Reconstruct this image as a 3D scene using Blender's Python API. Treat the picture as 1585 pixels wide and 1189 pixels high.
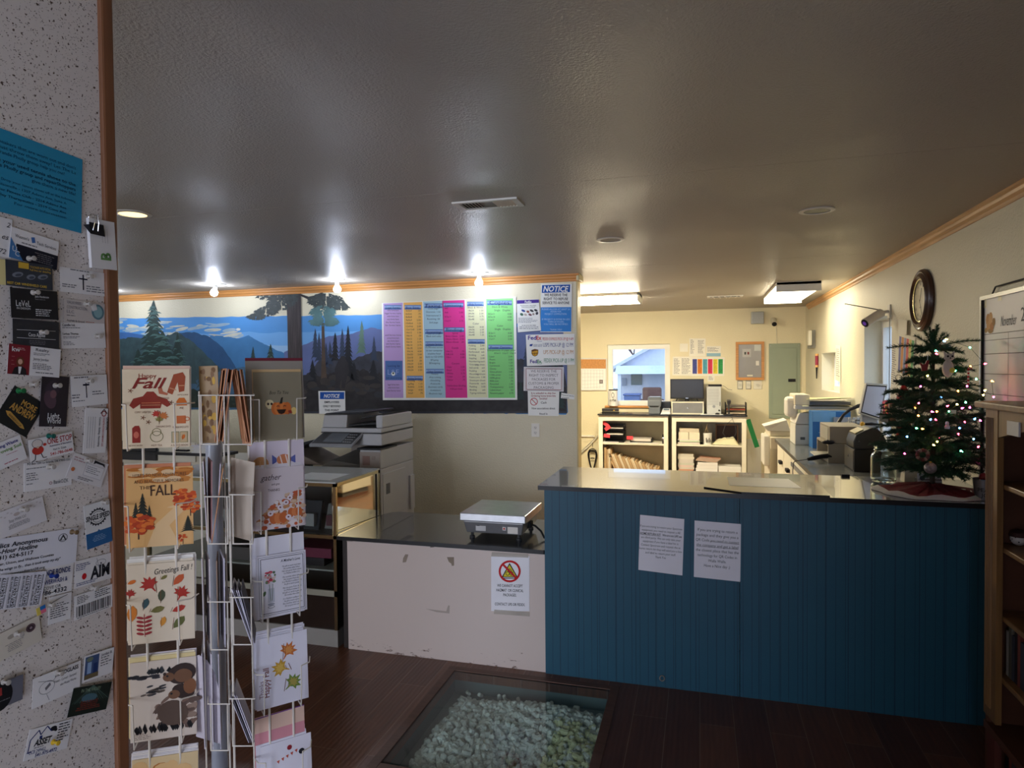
import bpy, bmesh, math, random
from mathutils import Vector, Matrix
random.seed(7)
PI = math.pi
for _o in list(bpy.data.objects): bpy.data.objects.remove(_o)
SC = bpy.context.scene; COL = SC.collection
# ---------------------------------------------------------------- camera
IW, IH = 1585, 1189
FPX = 1020.0
YAW, PITCH, ROLL = 0.27672, 0.023196, -0.0088946
CAMH = 1.645
_F = Vector((-math.sin(YAW)*math.cos(PITCH), math.cos(YAW)*math.cos(PITCH), -math.sin(PITCH)))
_R0 = Vector((math.cos(YAW), math.sin(YAW), 0)); _U0 = _R0.cross(_F)
_R = math.cos(ROLL)*_R0 + math.sin(ROLL)*_U0
_U = -math.sin(ROLL)*_R0 + math.cos(ROLL)*_U0
cam_data = bpy.data.cameras.new('camera'); cam = bpy.data.objects.new('camera', cam_data); COL.objects.link(cam)
cam_data.sensor_fit = 'HORIZONTAL'; cam_data.sensor_width = 36; cam_data.lens = FPX/IW*36
cam_data.clip_start = .05; cam_data.clip_end = 200
cam.matrix_world = Matrix(((_R.x, _U.x, -_F.x, 0), (_R.y, _U.y, -_F.y, 0), (_R.z, _U.z, -_F.z, CAMH), (0, 0, 0, 1)))
SC.camera = cam
# ---------------------------------------------------------------- exposure, sky, daylight
SC.view_settings.view_transform = 'Standard'; SC.view_settings.look = 'None'
SC.view_settings.gamma = 1; SC.view_settings.exposure = 0.10; SC.view_settings.use_curve_mapping = False
world = bpy.data.worlds.new('sky'); SC.world = world; world.use_nodes = True
_bg = world.node_tree.nodes['Background']
_bg.inputs[0].default_value = (.66, .77, 1.0, 1); _bg.inputs[1].default_value = 2.3
def area_light(name, loc, target, sx, sy, power, col):
    l = bpy.data.lights.new(name, 'AREA'); l.shape = 'RECTANGLE'; l.size = sx; l.size_y = sy
    l.energy = power; l.color = col
    o = bpy.data.objects.new(name, l); COL.objects.link(o); o.location = loc
    o.rotation_euler = (Vector(target)-Vector(loc)).to_track_quat('-Z', 'Y').to_euler(); return o
# daylight entering by the shop window behind the viewer
DAYPOW = 42
area_light('window_daylight', (-.08, -2.93, 1.2), (-.3, 0, 1.15), 1.0, 1.8, DAYPOW, (.70, .78, 1))
area_light('shopfront_daylight', (-2.9, -2.93, 1.25), (-2.9, 0, 1.2), 2.5, 1.8, 88, (.86, .89, 1))
area_light('side_door_daylight', (1.32, -1.95, .80), (-1.0, .55, .55), 1.25, 1.3, 26, (.60, .70, 1))
BULB_E, FLUO_E, DOWN_E, XMAS_E = 165, 13, 2.3, 9
# room measures (metres; X along the counters, Y into the room)
CZ = 2.435; RX = 1.36; FY = 9.47; MY = 5.48; NY = -3.0; LX = -7.0; PX = -.99; CY = 3.43

def P(px, py, ax, c):
    d = (px-IW/2)/FPX*_R - (py-IH/2)/FPX*_U + _F
    i = 'XYZ'.index(ax); o = Vector((0, 0, CAMH)); return o + d*((c-o[i])/d[i])
# ---------------------------------------------------------------- materials
def lin(c):
    return tuple((v/255/12.92 if v/255 <= .04045 else ((v/255+.055)/1.055)**2.4) for v in c)
_mc = {}
def mat(col, rough=.55, metal=0, noise=.06, nscale=6, bump=0, bscale=60, stretch=(1, 1, 1), emit=0, trans=0, ior=1.45, alpha=1, coat=0, spec=.5, name=None):
    key = (col, rough, metal, noise, nscale, bump, bscale, stretch, emit, trans, ior, alpha, coat, spec)
    if key in _mc: return _mc[key]
    m = bpy.data.materials.new(name or 'm_%d_%d_%d' % tuple(int(v) for v in col)); m.use_nodes = True
    nt = m.node_tree; b = nt.nodes['Principled BSDF']; c = lin(col)
    b.inputs['Base Color'].default_value = (*c, 1)
    b.inputs['Roughness'].default_value = rough; b.inputs['Metallic'].default_value = metal
    b.inputs['IOR'].default_value = ior; b.inputs['Transmission Weight'].default_value = trans
    b.inputs['Alpha'].default_value = alpha; b.inputs['Coat Weight'].default_value = coat
    b.inputs['Specular IOR Level'].default_value = spec
    if emit:
        b.inputs['Emission Color'].default_value = (*c, 1); b.inputs['Emission Strength'].default_value = emit
    if noise or bump:
        tc = nt.nodes.new('ShaderNodeTexCoord'); mp = nt.nodes.new('ShaderNodeMapping')
        mp.inputs['Scale'].default_value = stretch; nt.links.new(tc.outputs['Object'], mp.inputs[0])
        if noise:
            n = nt.nodes.new('ShaderNodeTexNoise'); n.inputs['Scale'].default_value = nscale; n.inputs['Detail'].default_value = 4
            nt.links.new(mp.outputs[0], n.inputs['Vector'])
            r = nt.nodes.new('ShaderNodeMapRange'); r.inputs['From Min'].default_value = .3; r.inputs['From Max'].default_value = .7
            r.inputs['To Min'].default_value = 1-noise; r.inputs['To Max'].default_value = 1+noise
            nt.links.new(n.outputs['Fac'], r.inputs['Value'])
            h = nt.nodes.new('ShaderNodeHueSaturation'); h.inputs['Color'].default_value = (*c, 1)
            nt.links.new(r.outputs[0], h.inputs['Value']); nt.links.new(h.outputs[0], b.inputs['Base Color'])
        if bump:
            n2 = nt.nodes.new('ShaderNodeTexNoise'); n2.inputs['Scale'].default_value = bscale; n2.inputs['Detail'].default_value = 3
            nt.links.new(mp.outputs[0], n2.inputs['Vector'])
            bp = nt.nodes.new('ShaderNodeBump'); bp.inputs['Strength'].default_value = bump; bp.inputs['Distance'].default_value = .01
            nt.links.new(n2.outputs['Fac'], bp.inputs['Height']); nt.links.new(bp.outputs[0], b.inputs['Normal'])
    _mc[key] = m; return m
def ink(*c): return mat(c, .6, noise=0, spec=.3)
def plastic(*c, rough=.4): return mat(c, rough, noise=.03)
def glow(col, e): return mat(col, .4, noise=0, emit=e)
WHITE = (238, 236, 232); BLACK = (22, 22, 24)
WOOD = mat((196, 140, 84), .45, noise=.22, nscale=9, stretch=(.6, .6, 9), bump=.1, bscale=30, name='oak')
# oak running along X or Y
WOODX = mat((205, 142, 78), .42, noise=.2, nscale=5, stretch=(.5, 12, 12), name='oak_x')
WOODY = mat((205, 158, 104), .42, noise=.2, nscale=5, stretch=(12, .5, 12), name='oak_y')
CHROME = mat((200, 200, 200), .18, 1, noise=0); STEEL = mat((185, 187, 190), .3, 1, noise=.05, nscale=30)
GLASS = mat((240, 250, 246), .02, noise=0, trans=1, ior=1.45)
WIRE = mat((226, 218, 205), .35, noise=.04)
# ---------------------------------------------------------------- mesh builder
class MB:
    def __init__(s): s.v = []; s.f = []; s.fm = []; s.fs = []; s.mats = []
    def mi(s, m):
        if m not in s.mats: s.mats.append(m)
        return s.mats.index(m)
    def add(s, vs, fs, m, smooth=False):
        o = len(s.v); s.v += [tuple(v) for v in vs]; k = s.mi(m)
        for f in fs: s.f.append([i+o for i in f]); s.fm.append(k); s.fs.append(smooth)
    def box(s, x0, x1, y0, y1, z0, z1, m):
        s.add([(x0,y0,z0),(x1,y0,z0),(x1,y1,z0),(x0,y1,z0),(x0,y0,z1),(x1,y0,z1),(x1,y1,z1),(x0,y1,z1)],
              [(3,2,1,0),(4,5,6,7),(0,1,5,4),(1,2,6,5),(2,3,7,6),(3,0,4,7)], m); return s
    def hexa(s, bot, top, m):
        s.add(list(bot)+list(top), [(3,2,1,0),(4,5,6,7),(0,1,5,4),(1,2,6,5),(2,3,7,6),(3,0,4,7)], m); return s
    def rbox(s, c, d, rot, m):
        M = Matrix.Rotation(rot[2],3,'Z') @ Matrix.Rotation(rot[1],3,'Y') @ Matrix.Rotation(rot[0],3,'X')
        vs = []
        for z in (-1,1):
            for x, y in ((-1,-1),(1,-1),(1,1),(-1,1)):
                vs.append(Vector(c)+M@Vector((x*d[0]/2, y*d[1]/2, z*d[2]/2)))
        s.hexa(vs[:4], vs[4:], m); return s
    def prism(s, pts, z0, z1, m, ax='Z', smooth=False):
        n = len(pts)
        def q(a, b, c): return (a,b,c) if ax == 'Z' else ((c,a,b) if ax == 'X' else (a,c,b))
        vs = [q(a,b,z0) for a,b in pts]+[q(a,b,z1) for a,b in pts]
        fs = [list(range(n))[::-1], list(range(n,2*n))]+[(i,(i+1)%n,(i+1)%n+n,i+n) for i in range(n)]
        if ax == 'Y': fs = [f[::-1] for f in fs]
        o = len(s.f); s.add(vs, fs, m)
        if smooth:
            for i in range(o+2, len(s.f)): s.fs[i] = True
        return s
    def cyl(s, p0, p1, r0, m, r1=None, seg=16, cap=True):
        p0, p1 = Vector(p0), Vector(p1); r1 = r0 if r1 is None else r1
        d = (p1-p0).normalized(); a = d.orthogonal().normalized(); b = d.cross(a)
        vs = []
        for p, r in ((p0,r0),(p1,r1)):
            for i in range(seg):
                t = 2*PI*i/seg; vs.append(p+r*(a*math.cos(t)+b*math.sin(t)))
        s.add(vs, [(i,(i+1)%seg,(i+1)%seg+seg,i+seg) for i in range(seg)], m, True)
        if cap: s.add(vs, [list(range(seg))[::-1], list(range(seg,2*seg))], m)
        return s
    def tube(s, pts, r, m, seg=8, closed=False):
        pts = [Vector(p) for p in pts]; n = len(pts); vs = []; prev = None
        for i, p in enumerate(pts):
            if closed: t = (pts[(i+1)%n]-pts[i-1])
            else: t = pts[min(i+1,n-1)]-pts[max(i-1,0)]
            t.normalize()
            a = t.orthogonal().normalized() if prev is None else (prev-t*prev.dot(t)).normalized()
            prev = a; b = t.cross(a)
            rr = r[i] if isinstance(r, (list, tuple)) else r
            vs += [p+rr*(a*math.cos(2*PI*k/seg)+b*math.sin(2*PI*k/seg)) for k in range(seg)]
        fs = []
        for i in range(n if closed else n-1):
            j = (i+1)%n
            for k in range(seg): fs.append((i*seg+k, i*seg+(k+1)%seg, j*seg+(k+1)%seg, j*seg+k))
        s.add(vs, fs, m, True)
        if not closed: s.add(vs, [list(range(seg))[::-1], list(range((n-1)*seg, n*seg))], m)
        return s
    def lathe(s, prof, c, m, seg=24, M=None):
        vs = []; n = len(prof)
        for r, z in prof:
            for i in range(seg):
                v = Vector((max(r,1e-5)*math.cos(2*PI*i/seg), max(r,1e-5)*math.sin(2*PI*i/seg), z))
                if M: v = M@v
                vs.append(v+Vector(c))
        s.add(vs, [(j*seg+i, j*seg+(i+1)%seg, (j+1)*seg+(i+1)%seg, (j+1)*seg+i) for j in range(n-1) for i in range(seg)], m, True); return s
    def ball(s, c, r, m, seg=16, sc=(1,1,1)):
        k = max(6, seg//2); prof = [(math.sin(PI*i/k), -math.cos(PI*i/k)) for i in range(k+1)]
        vs = [(c[0]+r*sc[0]*a*math.cos(2*PI*i/seg), c[1]+r*sc[1]*a*math.sin(2*PI*i/seg), c[2]+r*sc[2]*z) for a, z in prof for i in range(seg)]
        s.add(vs, [(j*seg+i, j*seg+(i+1)%seg, (j+1)*seg+(i+1)%seg, (j+1)*seg+i) for j in range(k) for i in range(seg)], m, True); return s
    def build(s, name, parent=None, loc=None, rot=None, bevel=0, seg=2, sharp=35):
        me = bpy.data.meshes.new(name); me.from_pydata(s.v, [], s.f)
        for m in s.mats: me.materials.append(m)
        me.polygons.foreach_set('material_index', s.fm); me.polygons.foreach_set('use_smooth', s.fs)
        if any(s.fs): me.set_sharp_from_angle(angle=math.radians(sharp))
        me.update()
        o = bpy.data.objects.new(name, me); COL.objects.link(o)
        if parent: o.parent = parent
        if loc: o.location = loc
        if rot: o.rotation_euler = rot
        if bevel:
            b = o.modifiers.new('bevel', 'BEVEL'); b.width = bevel; b.segments = seg; b.limit_method = 'ANGLE'; b.angle_limit = math.radians(40)
        return o
def tag(o, label=None, cat=None, group=None, kind=None):
    if label: o['label'] = label
    if cat: o['category'] = cat
    if group: o['group'] = group
    if kind: o['kind'] = kind
    return o
def thing(name, label, cat, loc=(0,0,0), rotz=0, group=None):
    o = bpy.data.objects.new(name, None); COL.objects.link(o); o.empty_display_size = .05
    o.location = loc; o.rotation_euler = (0,0,rotz); return tag(o, label, cat, group)
def struct(o): return tag(o, kind='structure')
def copy_tree(o, loc=None, rotz=None, label=None, group=None):
    r = o.copy(); COL.objects.link(r)
    if loc: r.location = loc
    if rotz is not None: r.rotation_euler = (0,0,rotz)
    if label: r['label'] = label
    if group: r['group'] = group
    for ch in o.children:
        c = ch.copy(); COL.objects.link(c); c.parent = r
        for g in ch.children:
            d = g.copy(); COL.objects.link(d); d.parent = c
    return r
# ---------------------------------------------------------------- lettering
_tc = {}
def glyphs(t, bold=0, it=0):
    k = (t, bold, it)
    if k in _tc: return _tc[k]
    cu = bpy.data.curves.new('t', 'FONT'); cu.body = t; cu.size = 1; cu.resolution_u = 2; cu.offset = bold*.6; cu.shear = it
    ob = bpy.data.objects.new('t', cu); me = ob.to_mesh()
    vs = [(v.co.x, v.co.y) for v in me.vertices]; fs = [tuple(p.vertices) for p in me.polygons]
    ob.to_mesh_clear(); bpy.data.objects.remove(ob); bpy.data.curves.remove(cu)
    if vs:
        x0 = min(v[0] for v in vs); vs = [((x-x0)/.69, y/.69) for x, y in vs]
    _tc[k] = (vs, fs, max([v[0] for v in vs] or [0])); return _tc[k]
class Sheet:
    """flat printed thing: design units x right, y down; f maps them to room coordinates"""
    def __init__(s, f, thick=.0006, eps=.00035, off=0):
        s.f = f; s.mb = MB(); s.t = thick; s.eps = eps; s.k = 0; s.off = off
        a, b, c = f(0,0), f(100,0), f(0,100); s.n = (c-a).cross(b-a).normalized()
    def pt(s, x, y, d): return s.f(x, y)+s.n*(d+s.off)
    def base(s, pts, m):
        n = len(pts); vs = [s.pt(x,y,0) for x,y in pts]+[s.pt(x,y,s.t) for x,y in pts]
        s.mb.add(vs, [list(range(n)), list(range(n,2*n))[::-1]]+[(i+n,(i+1)%n+n,(i+1)%n,i) for i in range(n)], m); return s
    def brect(s, w, h, m, x=0, y=0): return s.base([(x,y),(x,y+h),(x+w,y+h),(x+w,y)][::-1], m)
    def poly(s, pts, m, lvl=1):
        vs = [s.pt(x,y,s.t+lvl*s.eps) for x,y in pts]
        if ((vs[1]-vs[0]).cross(vs[2]-vs[1])).dot(s.n) < 0 and len(pts) < 5: vs = vs[::-1]
        s.mb.add(vs, [list(range(len(vs)))], m); return s
    def rect(s, x0, y0, x1, y1, m, lvl=1): return s.poly([(x0,y1),(x1,y1),(x1,y0),(x0,y0)], m, lvl)
    def ell(s, cx, cy, rx, ry, m, lvl=1, n=20, rot=0, a0=0, a1=2*PI):
        return s.poly([(cx+rx*math.cos(a)*math.cos(rot)-ry*math.sin(a)*math.sin(rot), cy+rx*math.cos(a)*math.sin(rot)+ry*math.sin(a)*math.cos(rot)) for a in [a0+(a1-a0)*i/n for i in range(n)]], m, lvl)
    def ring(s, cx, cy, r, w, m, lvl=1, n=28, ry=None):
        ry = ry or r; vs = []
        for i in range(n):
            a = 2*PI*i/n; vs += [s.pt(cx+r*math.cos(a), cy+ry*math.sin(a), s.t+lvl*s.eps), s.pt(cx+(r-w)*math.cos(a), cy+(ry-w)*math.sin(a), s.t+lvl*s.eps)]
        s.mb.add(vs, [(2*i, 2*i+1, (2*i+3)%(2*n), (2*i+2)%(2*n)) for i in range(n)], m); return s
    def line(s, pts, w, m, lvl=1):
        for (x0,y0),(x1,y1) in zip(pts, pts[1:]):
            L = math.hypot(x1-x0, y1-y0) or 1; a, b = (y1-y0)/L*w/2, -(x1-x0)/L*w/2
            s.poly([(x0+a,y0+b),(x1+a,y1+b),(x1-a,y1-b),(x0-a,y0-b)], m, lvl)
        return s
    def text(s, t, x, y, h, m, w=None, al='l', bold=0, it=0, rot=0, lvl=2, sx=1):
        vs, fs, W = glyphs(t, bold, it)
        if not vs: return s
        k = h*sx; ky = h
        if w: k = w/max(W,.01); ky = min(max(h, k*.75), k*1.9)
        o = {'l':0,'c':-W*k/2,'r':-W*k}[al]; c, q = math.cos(rot), math.sin(rot); out = []
        for a, b in vs:
            X, Y = o+a*k, -b*ky
            out.append(s.pt(x+X*c-Y*q, y+X*q+Y*c, s.t+lvl*s.eps))
        s.mb.add(out, fs, m); return s
    def scrib(s, x0, y0, x1, y1, n, m, fill=.5, seed=0, al='l', lvl=2):
        r = random.Random(seed); dh = (y1-y0)/n
        for i in range(n):
            y = y0+dh*i; L = (x1-x0)*r.uniform(.6,1); x = x0 if al == 'l' else (x0+x1-L)/2; e = x+L
            while x < e-dh*.3:
                w = dh*r.uniform(.6,2.2); s.rect(x, y, min(x+w,e), y+dh*fill, m, lvl); x += w+dh*.35
        return s
    def build(s, name, label=None, cat=None, group=None, parent=None):
        o = s.mb.build(name, parent)
        if not parent:
            xs = [Vector(v) for v in s.mb.v]; c = sum(xs, Vector())/len(xs); o.data.transform(Matrix.Translation(-c)); o.location = c
        if label or cat: tag(o, label, cat, group)
        return o
def pxmap(ax, c): return lambda x, y: P(x, y, ax, c)
def qmap(tl, tr, bl, w, h):
    tl, tr, bl = Vector(tl), Vector(tr), Vector(bl); u = (tr-tl)/w; v = (bl-tl)/h
    return lambda x, y: tl+u*x+v*y
def pxquad(ax, c, tl, tr, bl, w=100, h=100, square=True):
    a, b, d = P(*tl, ax, c), P(*tr, ax, c), P(*bl, ax, c)
    if square:
        u = b-a; v = d-a; v = v-u*(v.dot(u)/u.dot(u)); d = a+v
    return qmap(a, b, d, w, h)
# ================================================================ SETTING
# floor of dark planks with an opening for the glazed pit
def floor_mat():
    m = bpy.data.materials.new('plank_floor'); m.use_nodes = True; nt = m.node_tree; b = nt.nodes['Principled BSDF']
    g = nt.nodes.new('ShaderNodeNewGeometry'); mp = nt.nodes.new('ShaderNodeMapping'); mp.inputs['Rotation'].default_value = (0,0,PI/2)
    nt.links.new(g.outputs['Position'], mp.inputs[0])
    br = nt.nodes.new('ShaderNodeTexBrick'); nt.links.new(mp.outputs[0], br.inputs['Vector'])
    br.inputs['Scale'].default_value = 1; br.inputs['Brick Width'].default_value = 1.25; br.inputs['Row Height'].default_value = .152
    br.inputs['Mortar Size'].default_value = .0018; br.inputs['Mortar Smooth'].default_value = .3; br.inputs['Bias'].default_value = -.1
    br.inputs['Color1'].default_value = (*lin((106,66,44)),1); br.inputs['Color2'].default_value = (*lin((82,48,33)),1); br.inputs['Mortar'].default_value = (*lin((128,104,88)),1)
    n = nt.nodes.new('ShaderNodeTexNoise'); mp2 = nt.nodes.new('ShaderNodeMapping'); mp2.inputs['Scale'].default_value = (22,1.6,1)
    nt.links.new(g.outputs['Position'], mp2.inputs[0]); nt.links.new(mp2.outputs[0], n.inputs['Vector']); n.inputs['Scale'].default_value = 2.2; n.inputs['Detail'].default_value = 6
    mx = nt.nodes.new('ShaderNodeMixRGB'); mx.blend_type = 'OVERLAY'; mx.inputs[0].default_value = .55
    nt.links.new(br.outputs['Color'], mx.inputs[1]); nt.links.new(n.outputs['Fac'], mx.inputs[2]); nt.links.new(mx.outputs[0], b.inputs['Base Color'])
    b.inputs['Roughness'].default_value = .3
    w = nt.nodes.new('ShaderNodeTexWave'); w.wave_type = 'BANDS'; w.bands_direction = 'X'; w.inputs['Scale'].default_value = 14; w.inputs['Distortion'].default_value = 2
    nt.links.new(g.outputs['Position'], w.inputs['Vector'])
    bp = nt.nodes.new('ShaderNodeBump'); bp.inputs['Strength'].default_value = .12; bp.inputs['Distance'].default_value = .004
    nt.links.new(w.outputs['Fac'], bp.inputs['Height']); nt.links.new(bp.outputs[0], b.inputs['Normal']); return m
GX0, GX1, GY0, GY1 = -1.285, -.44, 2.46, 3.335
FM = floor_mat(); mb = MB()
mb.box(LX-.2, GX0, NY-.2, FY+.2, -.05, 0, FM); mb.box(GX1, RX+.2, NY-.2, FY+.2, -.05, 0, FM)
mb.box(GX0, GX1, NY-.2, GY0, -.05, 0, FM); mb.box(GX0, GX1, GY1, FY+.2, -.05, 0, FM)
struct(mb.build('floor'))
# ceiling: rolled texture paint, joints between panels
def ceil_mat():
    m = bpy.data.materials.new('textured_ceiling'); m.use_nodes = True; nt = m.node_tree; b = nt.nodes['Principled BSDF']
    g = nt.nodes.new('ShaderNodeNewGeometry')
    n = nt.nodes.new('ShaderNodeTexNoise'); n.inputs['Scale'].default_value = 125; n.inputs['Detail'].default_value = 5; nt.links.new(g.outputs['Position'], n.inputs['Vector'])
    n3 = nt.nodes.new('ShaderNodeTexNoise'); n3.inputs['Scale'].default_value = 1.3; n3.inputs['Detail'].default_value = 4; nt.links.new(g.outputs['Position'], n3.inputs['Vector'])
    r = nt.nodes.new('ShaderNodeMapRange'); r.inputs['From Min'].default_value = .3; r.inputs['From Max'].default_value = .7; r.inputs['To Min'].default_value = .34; r.inputs['To Max'].default_value = .52
    nt.links.new(n3.outputs['Fac'], r.inputs['Value']); nt.links.new(r.outputs[0], b.inputs['Roughness'])
    h = nt.nodes.new('ShaderNodeHueSaturation'); h.inputs['Color'].default_value = (*lin((176,168,156)),1)
    r2 = nt.nodes.new('ShaderNodeMapRange'); r2.inputs['From Min'].default_value = .3; r2.inputs['From Max'].default_value = .7; r2.inputs['To Min'].default_value = .94; r2.inputs['To Max'].default_value = 1.05
    nt.links.new(n3.outputs['Fac'], r2.inputs['Value']); nt.links.new(r2.outputs[0], h.inputs['Value']); nt.links.new(h.outputs[0], b.inputs['Base Color'])
    bp = nt.nodes.new('ShaderNodeBump'); bp.inputs['Strength'].default_value = .8; bp.inputs['Distance'].default_value = .006
    nt.links.new(n.outputs['Fac'], bp.inputs['Height']); nt.links.new(bp.outputs[0], b.inputs['Normal']); return m
CM = ceil_mat(); mb = MB(); ys = [NY-.2, .36, 2.78, 5.2, 7.6, FY+.2]
for a, b in zip(ys, ys[1:]): mb.box(LX-.2, RX+.2, a, b-.004, CZ, CZ+.1, CM)
mb.box(LX-.2, RX+.2, NY-.2, FY+.2, CZ+.09, CZ+.12, CM)
struct(mb.build('ceiling'))
# walls
def wall_mat(col, name, b=.35, rough=.5):
    return mat(col, rough, noise=.03, nscale=2, bump=b, bscale=85, name=name)
CREAM = wall_mat((232,222,188), 'cream_wall'); CREAM2 = wall_mat((228,220,192), 'mural_wall'); RW = wall_mat((226,220,196), 'right_wall')
def wall_holes(name, ax, c0, c1, a0, a1, z0, z1, holes, m, m2=None):
    """wall slab between c0..c1 on axis ax, spanning a0..a1, with rectangular holes (h0,h1,zb,zt)"""
    mb = MB()
    def bx(p, q, zb, zt):
        if q-p < 1e-4 or zt-zb < 1e-4: return
        if ax == 'X': mb.box(c0, c1, p, q, zb, zt, m)
        else: mb.box(p, q, c0, c1, zb, zt, m)
    cur = a0
    for h0, h1, zb, zt in sorted(holes):
        bx(cur, h0, z0, z1); bx(h0, h1, z0, zb); bx(h0, h1, zt, z1); cur = h1
    bx(cur, a1, z0, z1); return struct(mb.build(name))
W1 = (-1.262, -.392, 1.105, 1.975)             # far wall window
W2 = (5.42, 6.25, 1.0, 2.02); W3 = (7.27, 8.28, 1.37, 1.79)   # right wall windows
wall_holes('wall_far', 'Y', FY, FY+.14, LX-.14, RX+.2, -.04, CZ+.04, [W1], CREAM)
wall_holes('wall_right', 'X', RX, RX+.2, NY-.14, FY, -.04, CZ+.04, [(-2.6, -1.3, .1, 1.5), W2, W3], RW)
wall_holes('wall_near', 'Y', NY-.14, NY, LX-.14, RX, -.04, CZ+.04, [(-.6, .45, .2, 2.2), (-4.2, -1.6, .3, 2.2)], CREAM)
struct(MB().box(.32, RX, -.5, -.38, -.04, CZ+.04, CREAM).build('wall_added_shade'))  # unseen wall added behind the viewer to keep daylight off the counter's right side
struct(MB().box(LX-.14, LX, NY, FY, -.04, CZ+.04, CREAM).build('wall_side'))
struct(MB().box(LX, -.985, MY, MY+.13, -.04, CZ+.04, CREAM2).build('wall_middle'))
def speck_mat():
    m = bpy.data.materials.new('speckled_tile'); m.use_nodes = True; nt = m.node_tree; b = nt.nodes['Principled BSDF']
    g = nt.nodes.new('ShaderNodeNewGeometry'); prev = None
    for sc, th, wd in ((150, .30, .06), (330, .30, .05)):
        ns = nt.nodes.new('ShaderNodeTexNoise'); ns.inputs['Scale'].default_value = sc*.9; nt.links.new(g.outputs['Position'], ns.inputs['Vector'])
        va = nt.nodes.new('ShaderNodeVectorMath'); va.operation = 'MULTIPLY_ADD'; nt.links.new(ns.outputs['Color'], va.inputs[0])
        va.inputs[1].default_value = (.008,)*3; nt.links.new(g.outputs['Position'], va.inputs[2])
        v = nt.nodes.new('ShaderNodeTexVoronoi'); v.inputs['Scale'].default_value = sc; nt.links.new(va.outputs[0], v.inputs['Vector'])
        r = nt.nodes.new('ShaderNodeMapRange'); r.inputs['From Min'].default_value = th-wd; r.inputs['From Max'].default_value = th; nt.links.new(v.outputs['Distance'], r.inputs['Value'])
        # only some cells carry a speck
        sp = nt.nodes.new('ShaderNodeSeparateColor'); nt.links.new(v.outputs['Color'], sp.inputs[0])
        gt = nt.nodes.new('ShaderNodeMath'); gt.operation = 'GREATER_THAN'; gt.inputs[1].default_value = .5 if sc < 200 else .62; nt.links.new(sp.outputs[0], gt.inputs[0])
        iv = nt.nodes.new('ShaderNodeMath'); iv.operation = 'SUBTRACT'; iv.inputs[0].default_value = 1; nt.links.new(gt.outputs[0], iv.inputs[1])
        mxm = nt.nodes.new('ShaderNodeMath'); mxm.operation = 'MAXIMUM'; nt.links.new(r.outputs[0], mxm.inputs[0]); nt.links.new(iv.outputs[0], mxm.inputs[1])
        if prev:
            mn = nt.nodes.new('ShaderNodeMath'); mn.operation = 'MINIMUM'; nt.links.new(prev.outputs[0], mn.inputs[0]); nt.links.new(mxm.outputs[0], mn.inputs[1]); prev = mn
        else: prev = mxm
    mx = nt.nodes.new('ShaderNodeMixRGB'); nt.links.new(prev.outputs[0], mx.inputs[0])
    mx.inputs[1].default_value = (*lin((92,74,62)),1); mx.inputs[2].default_value = (*lin((222,212,204)),1)
    nt.links.new(mx.outputs[0], b.inputs['Base Color']); b.inputs['Roughness'].default_value = .7
    bp = nt.nodes.new('ShaderNodeBump'); bp.inputs['Strength'].default_value = .4; bp.inputs['Distance'].default_value = .002
    nt.links.new(prev.outputs[0], bp.inputs['Height']); nt.links.new(bp.outputs[0], b.inputs['Normal']); return m
PE = P(150, 594, 'X', PX).y; PE2 = P(183, 594, 'X', PX).y
PE = P(164, 594, 'X', PX).y
struct(MB().box(PX-.14, PX, NY, PE, -.04, CZ+.04, speck_mat()).build('wall_left'))
# trims
tw = mat((128,84,56), .45, noise=.22, nscale=6, stretch=(6,6,.5), name='brown_corner_wood')
struct(MB().box(PX-.145, PX+.008, PE, PE2, -.02, CZ+.02, tw).build('trim_1', bevel=.004))
def crown(name, ax, a0, a1, c, sgn, m, hh=.062, dd=.035):
    prof = [(0,0),(dd,0),(dd,-.012),(dd*.75,-.02),(dd*.65,-.034),(dd*.3,-.046),(dd*.28,-.054),(.006,-hh),(0,-hh)]
    mb = MB()
    if ax == 'X': mb.prism([(c+sgn*p, CZ+z) for p, z in prof], a0, a1, m, 'X')
    else: mb.prism([(c+sgn*p, CZ+z) for p, z in prof], a0, a1, m, 'Y')
    return struct(mb.build(name))
crown('trim_2', 'X', LX, -.962, MY, -1, WOODX)
crown('trim_3', 'Y', NY, FY-.25, RX, -1, WOODY)
struct(MB().box(-.99, -.978, MY-.004, MY+.14, 0, CZ-.06, mat((216,196,140),.5,name='corner_bead')).build('trim_4'))
struct(MB().box(-.985, -.955, MY-.03, MY+.16, CZ-.06, CZ, mat((222,208,160),.5)).build('trim_5', bevel=.01))
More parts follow.
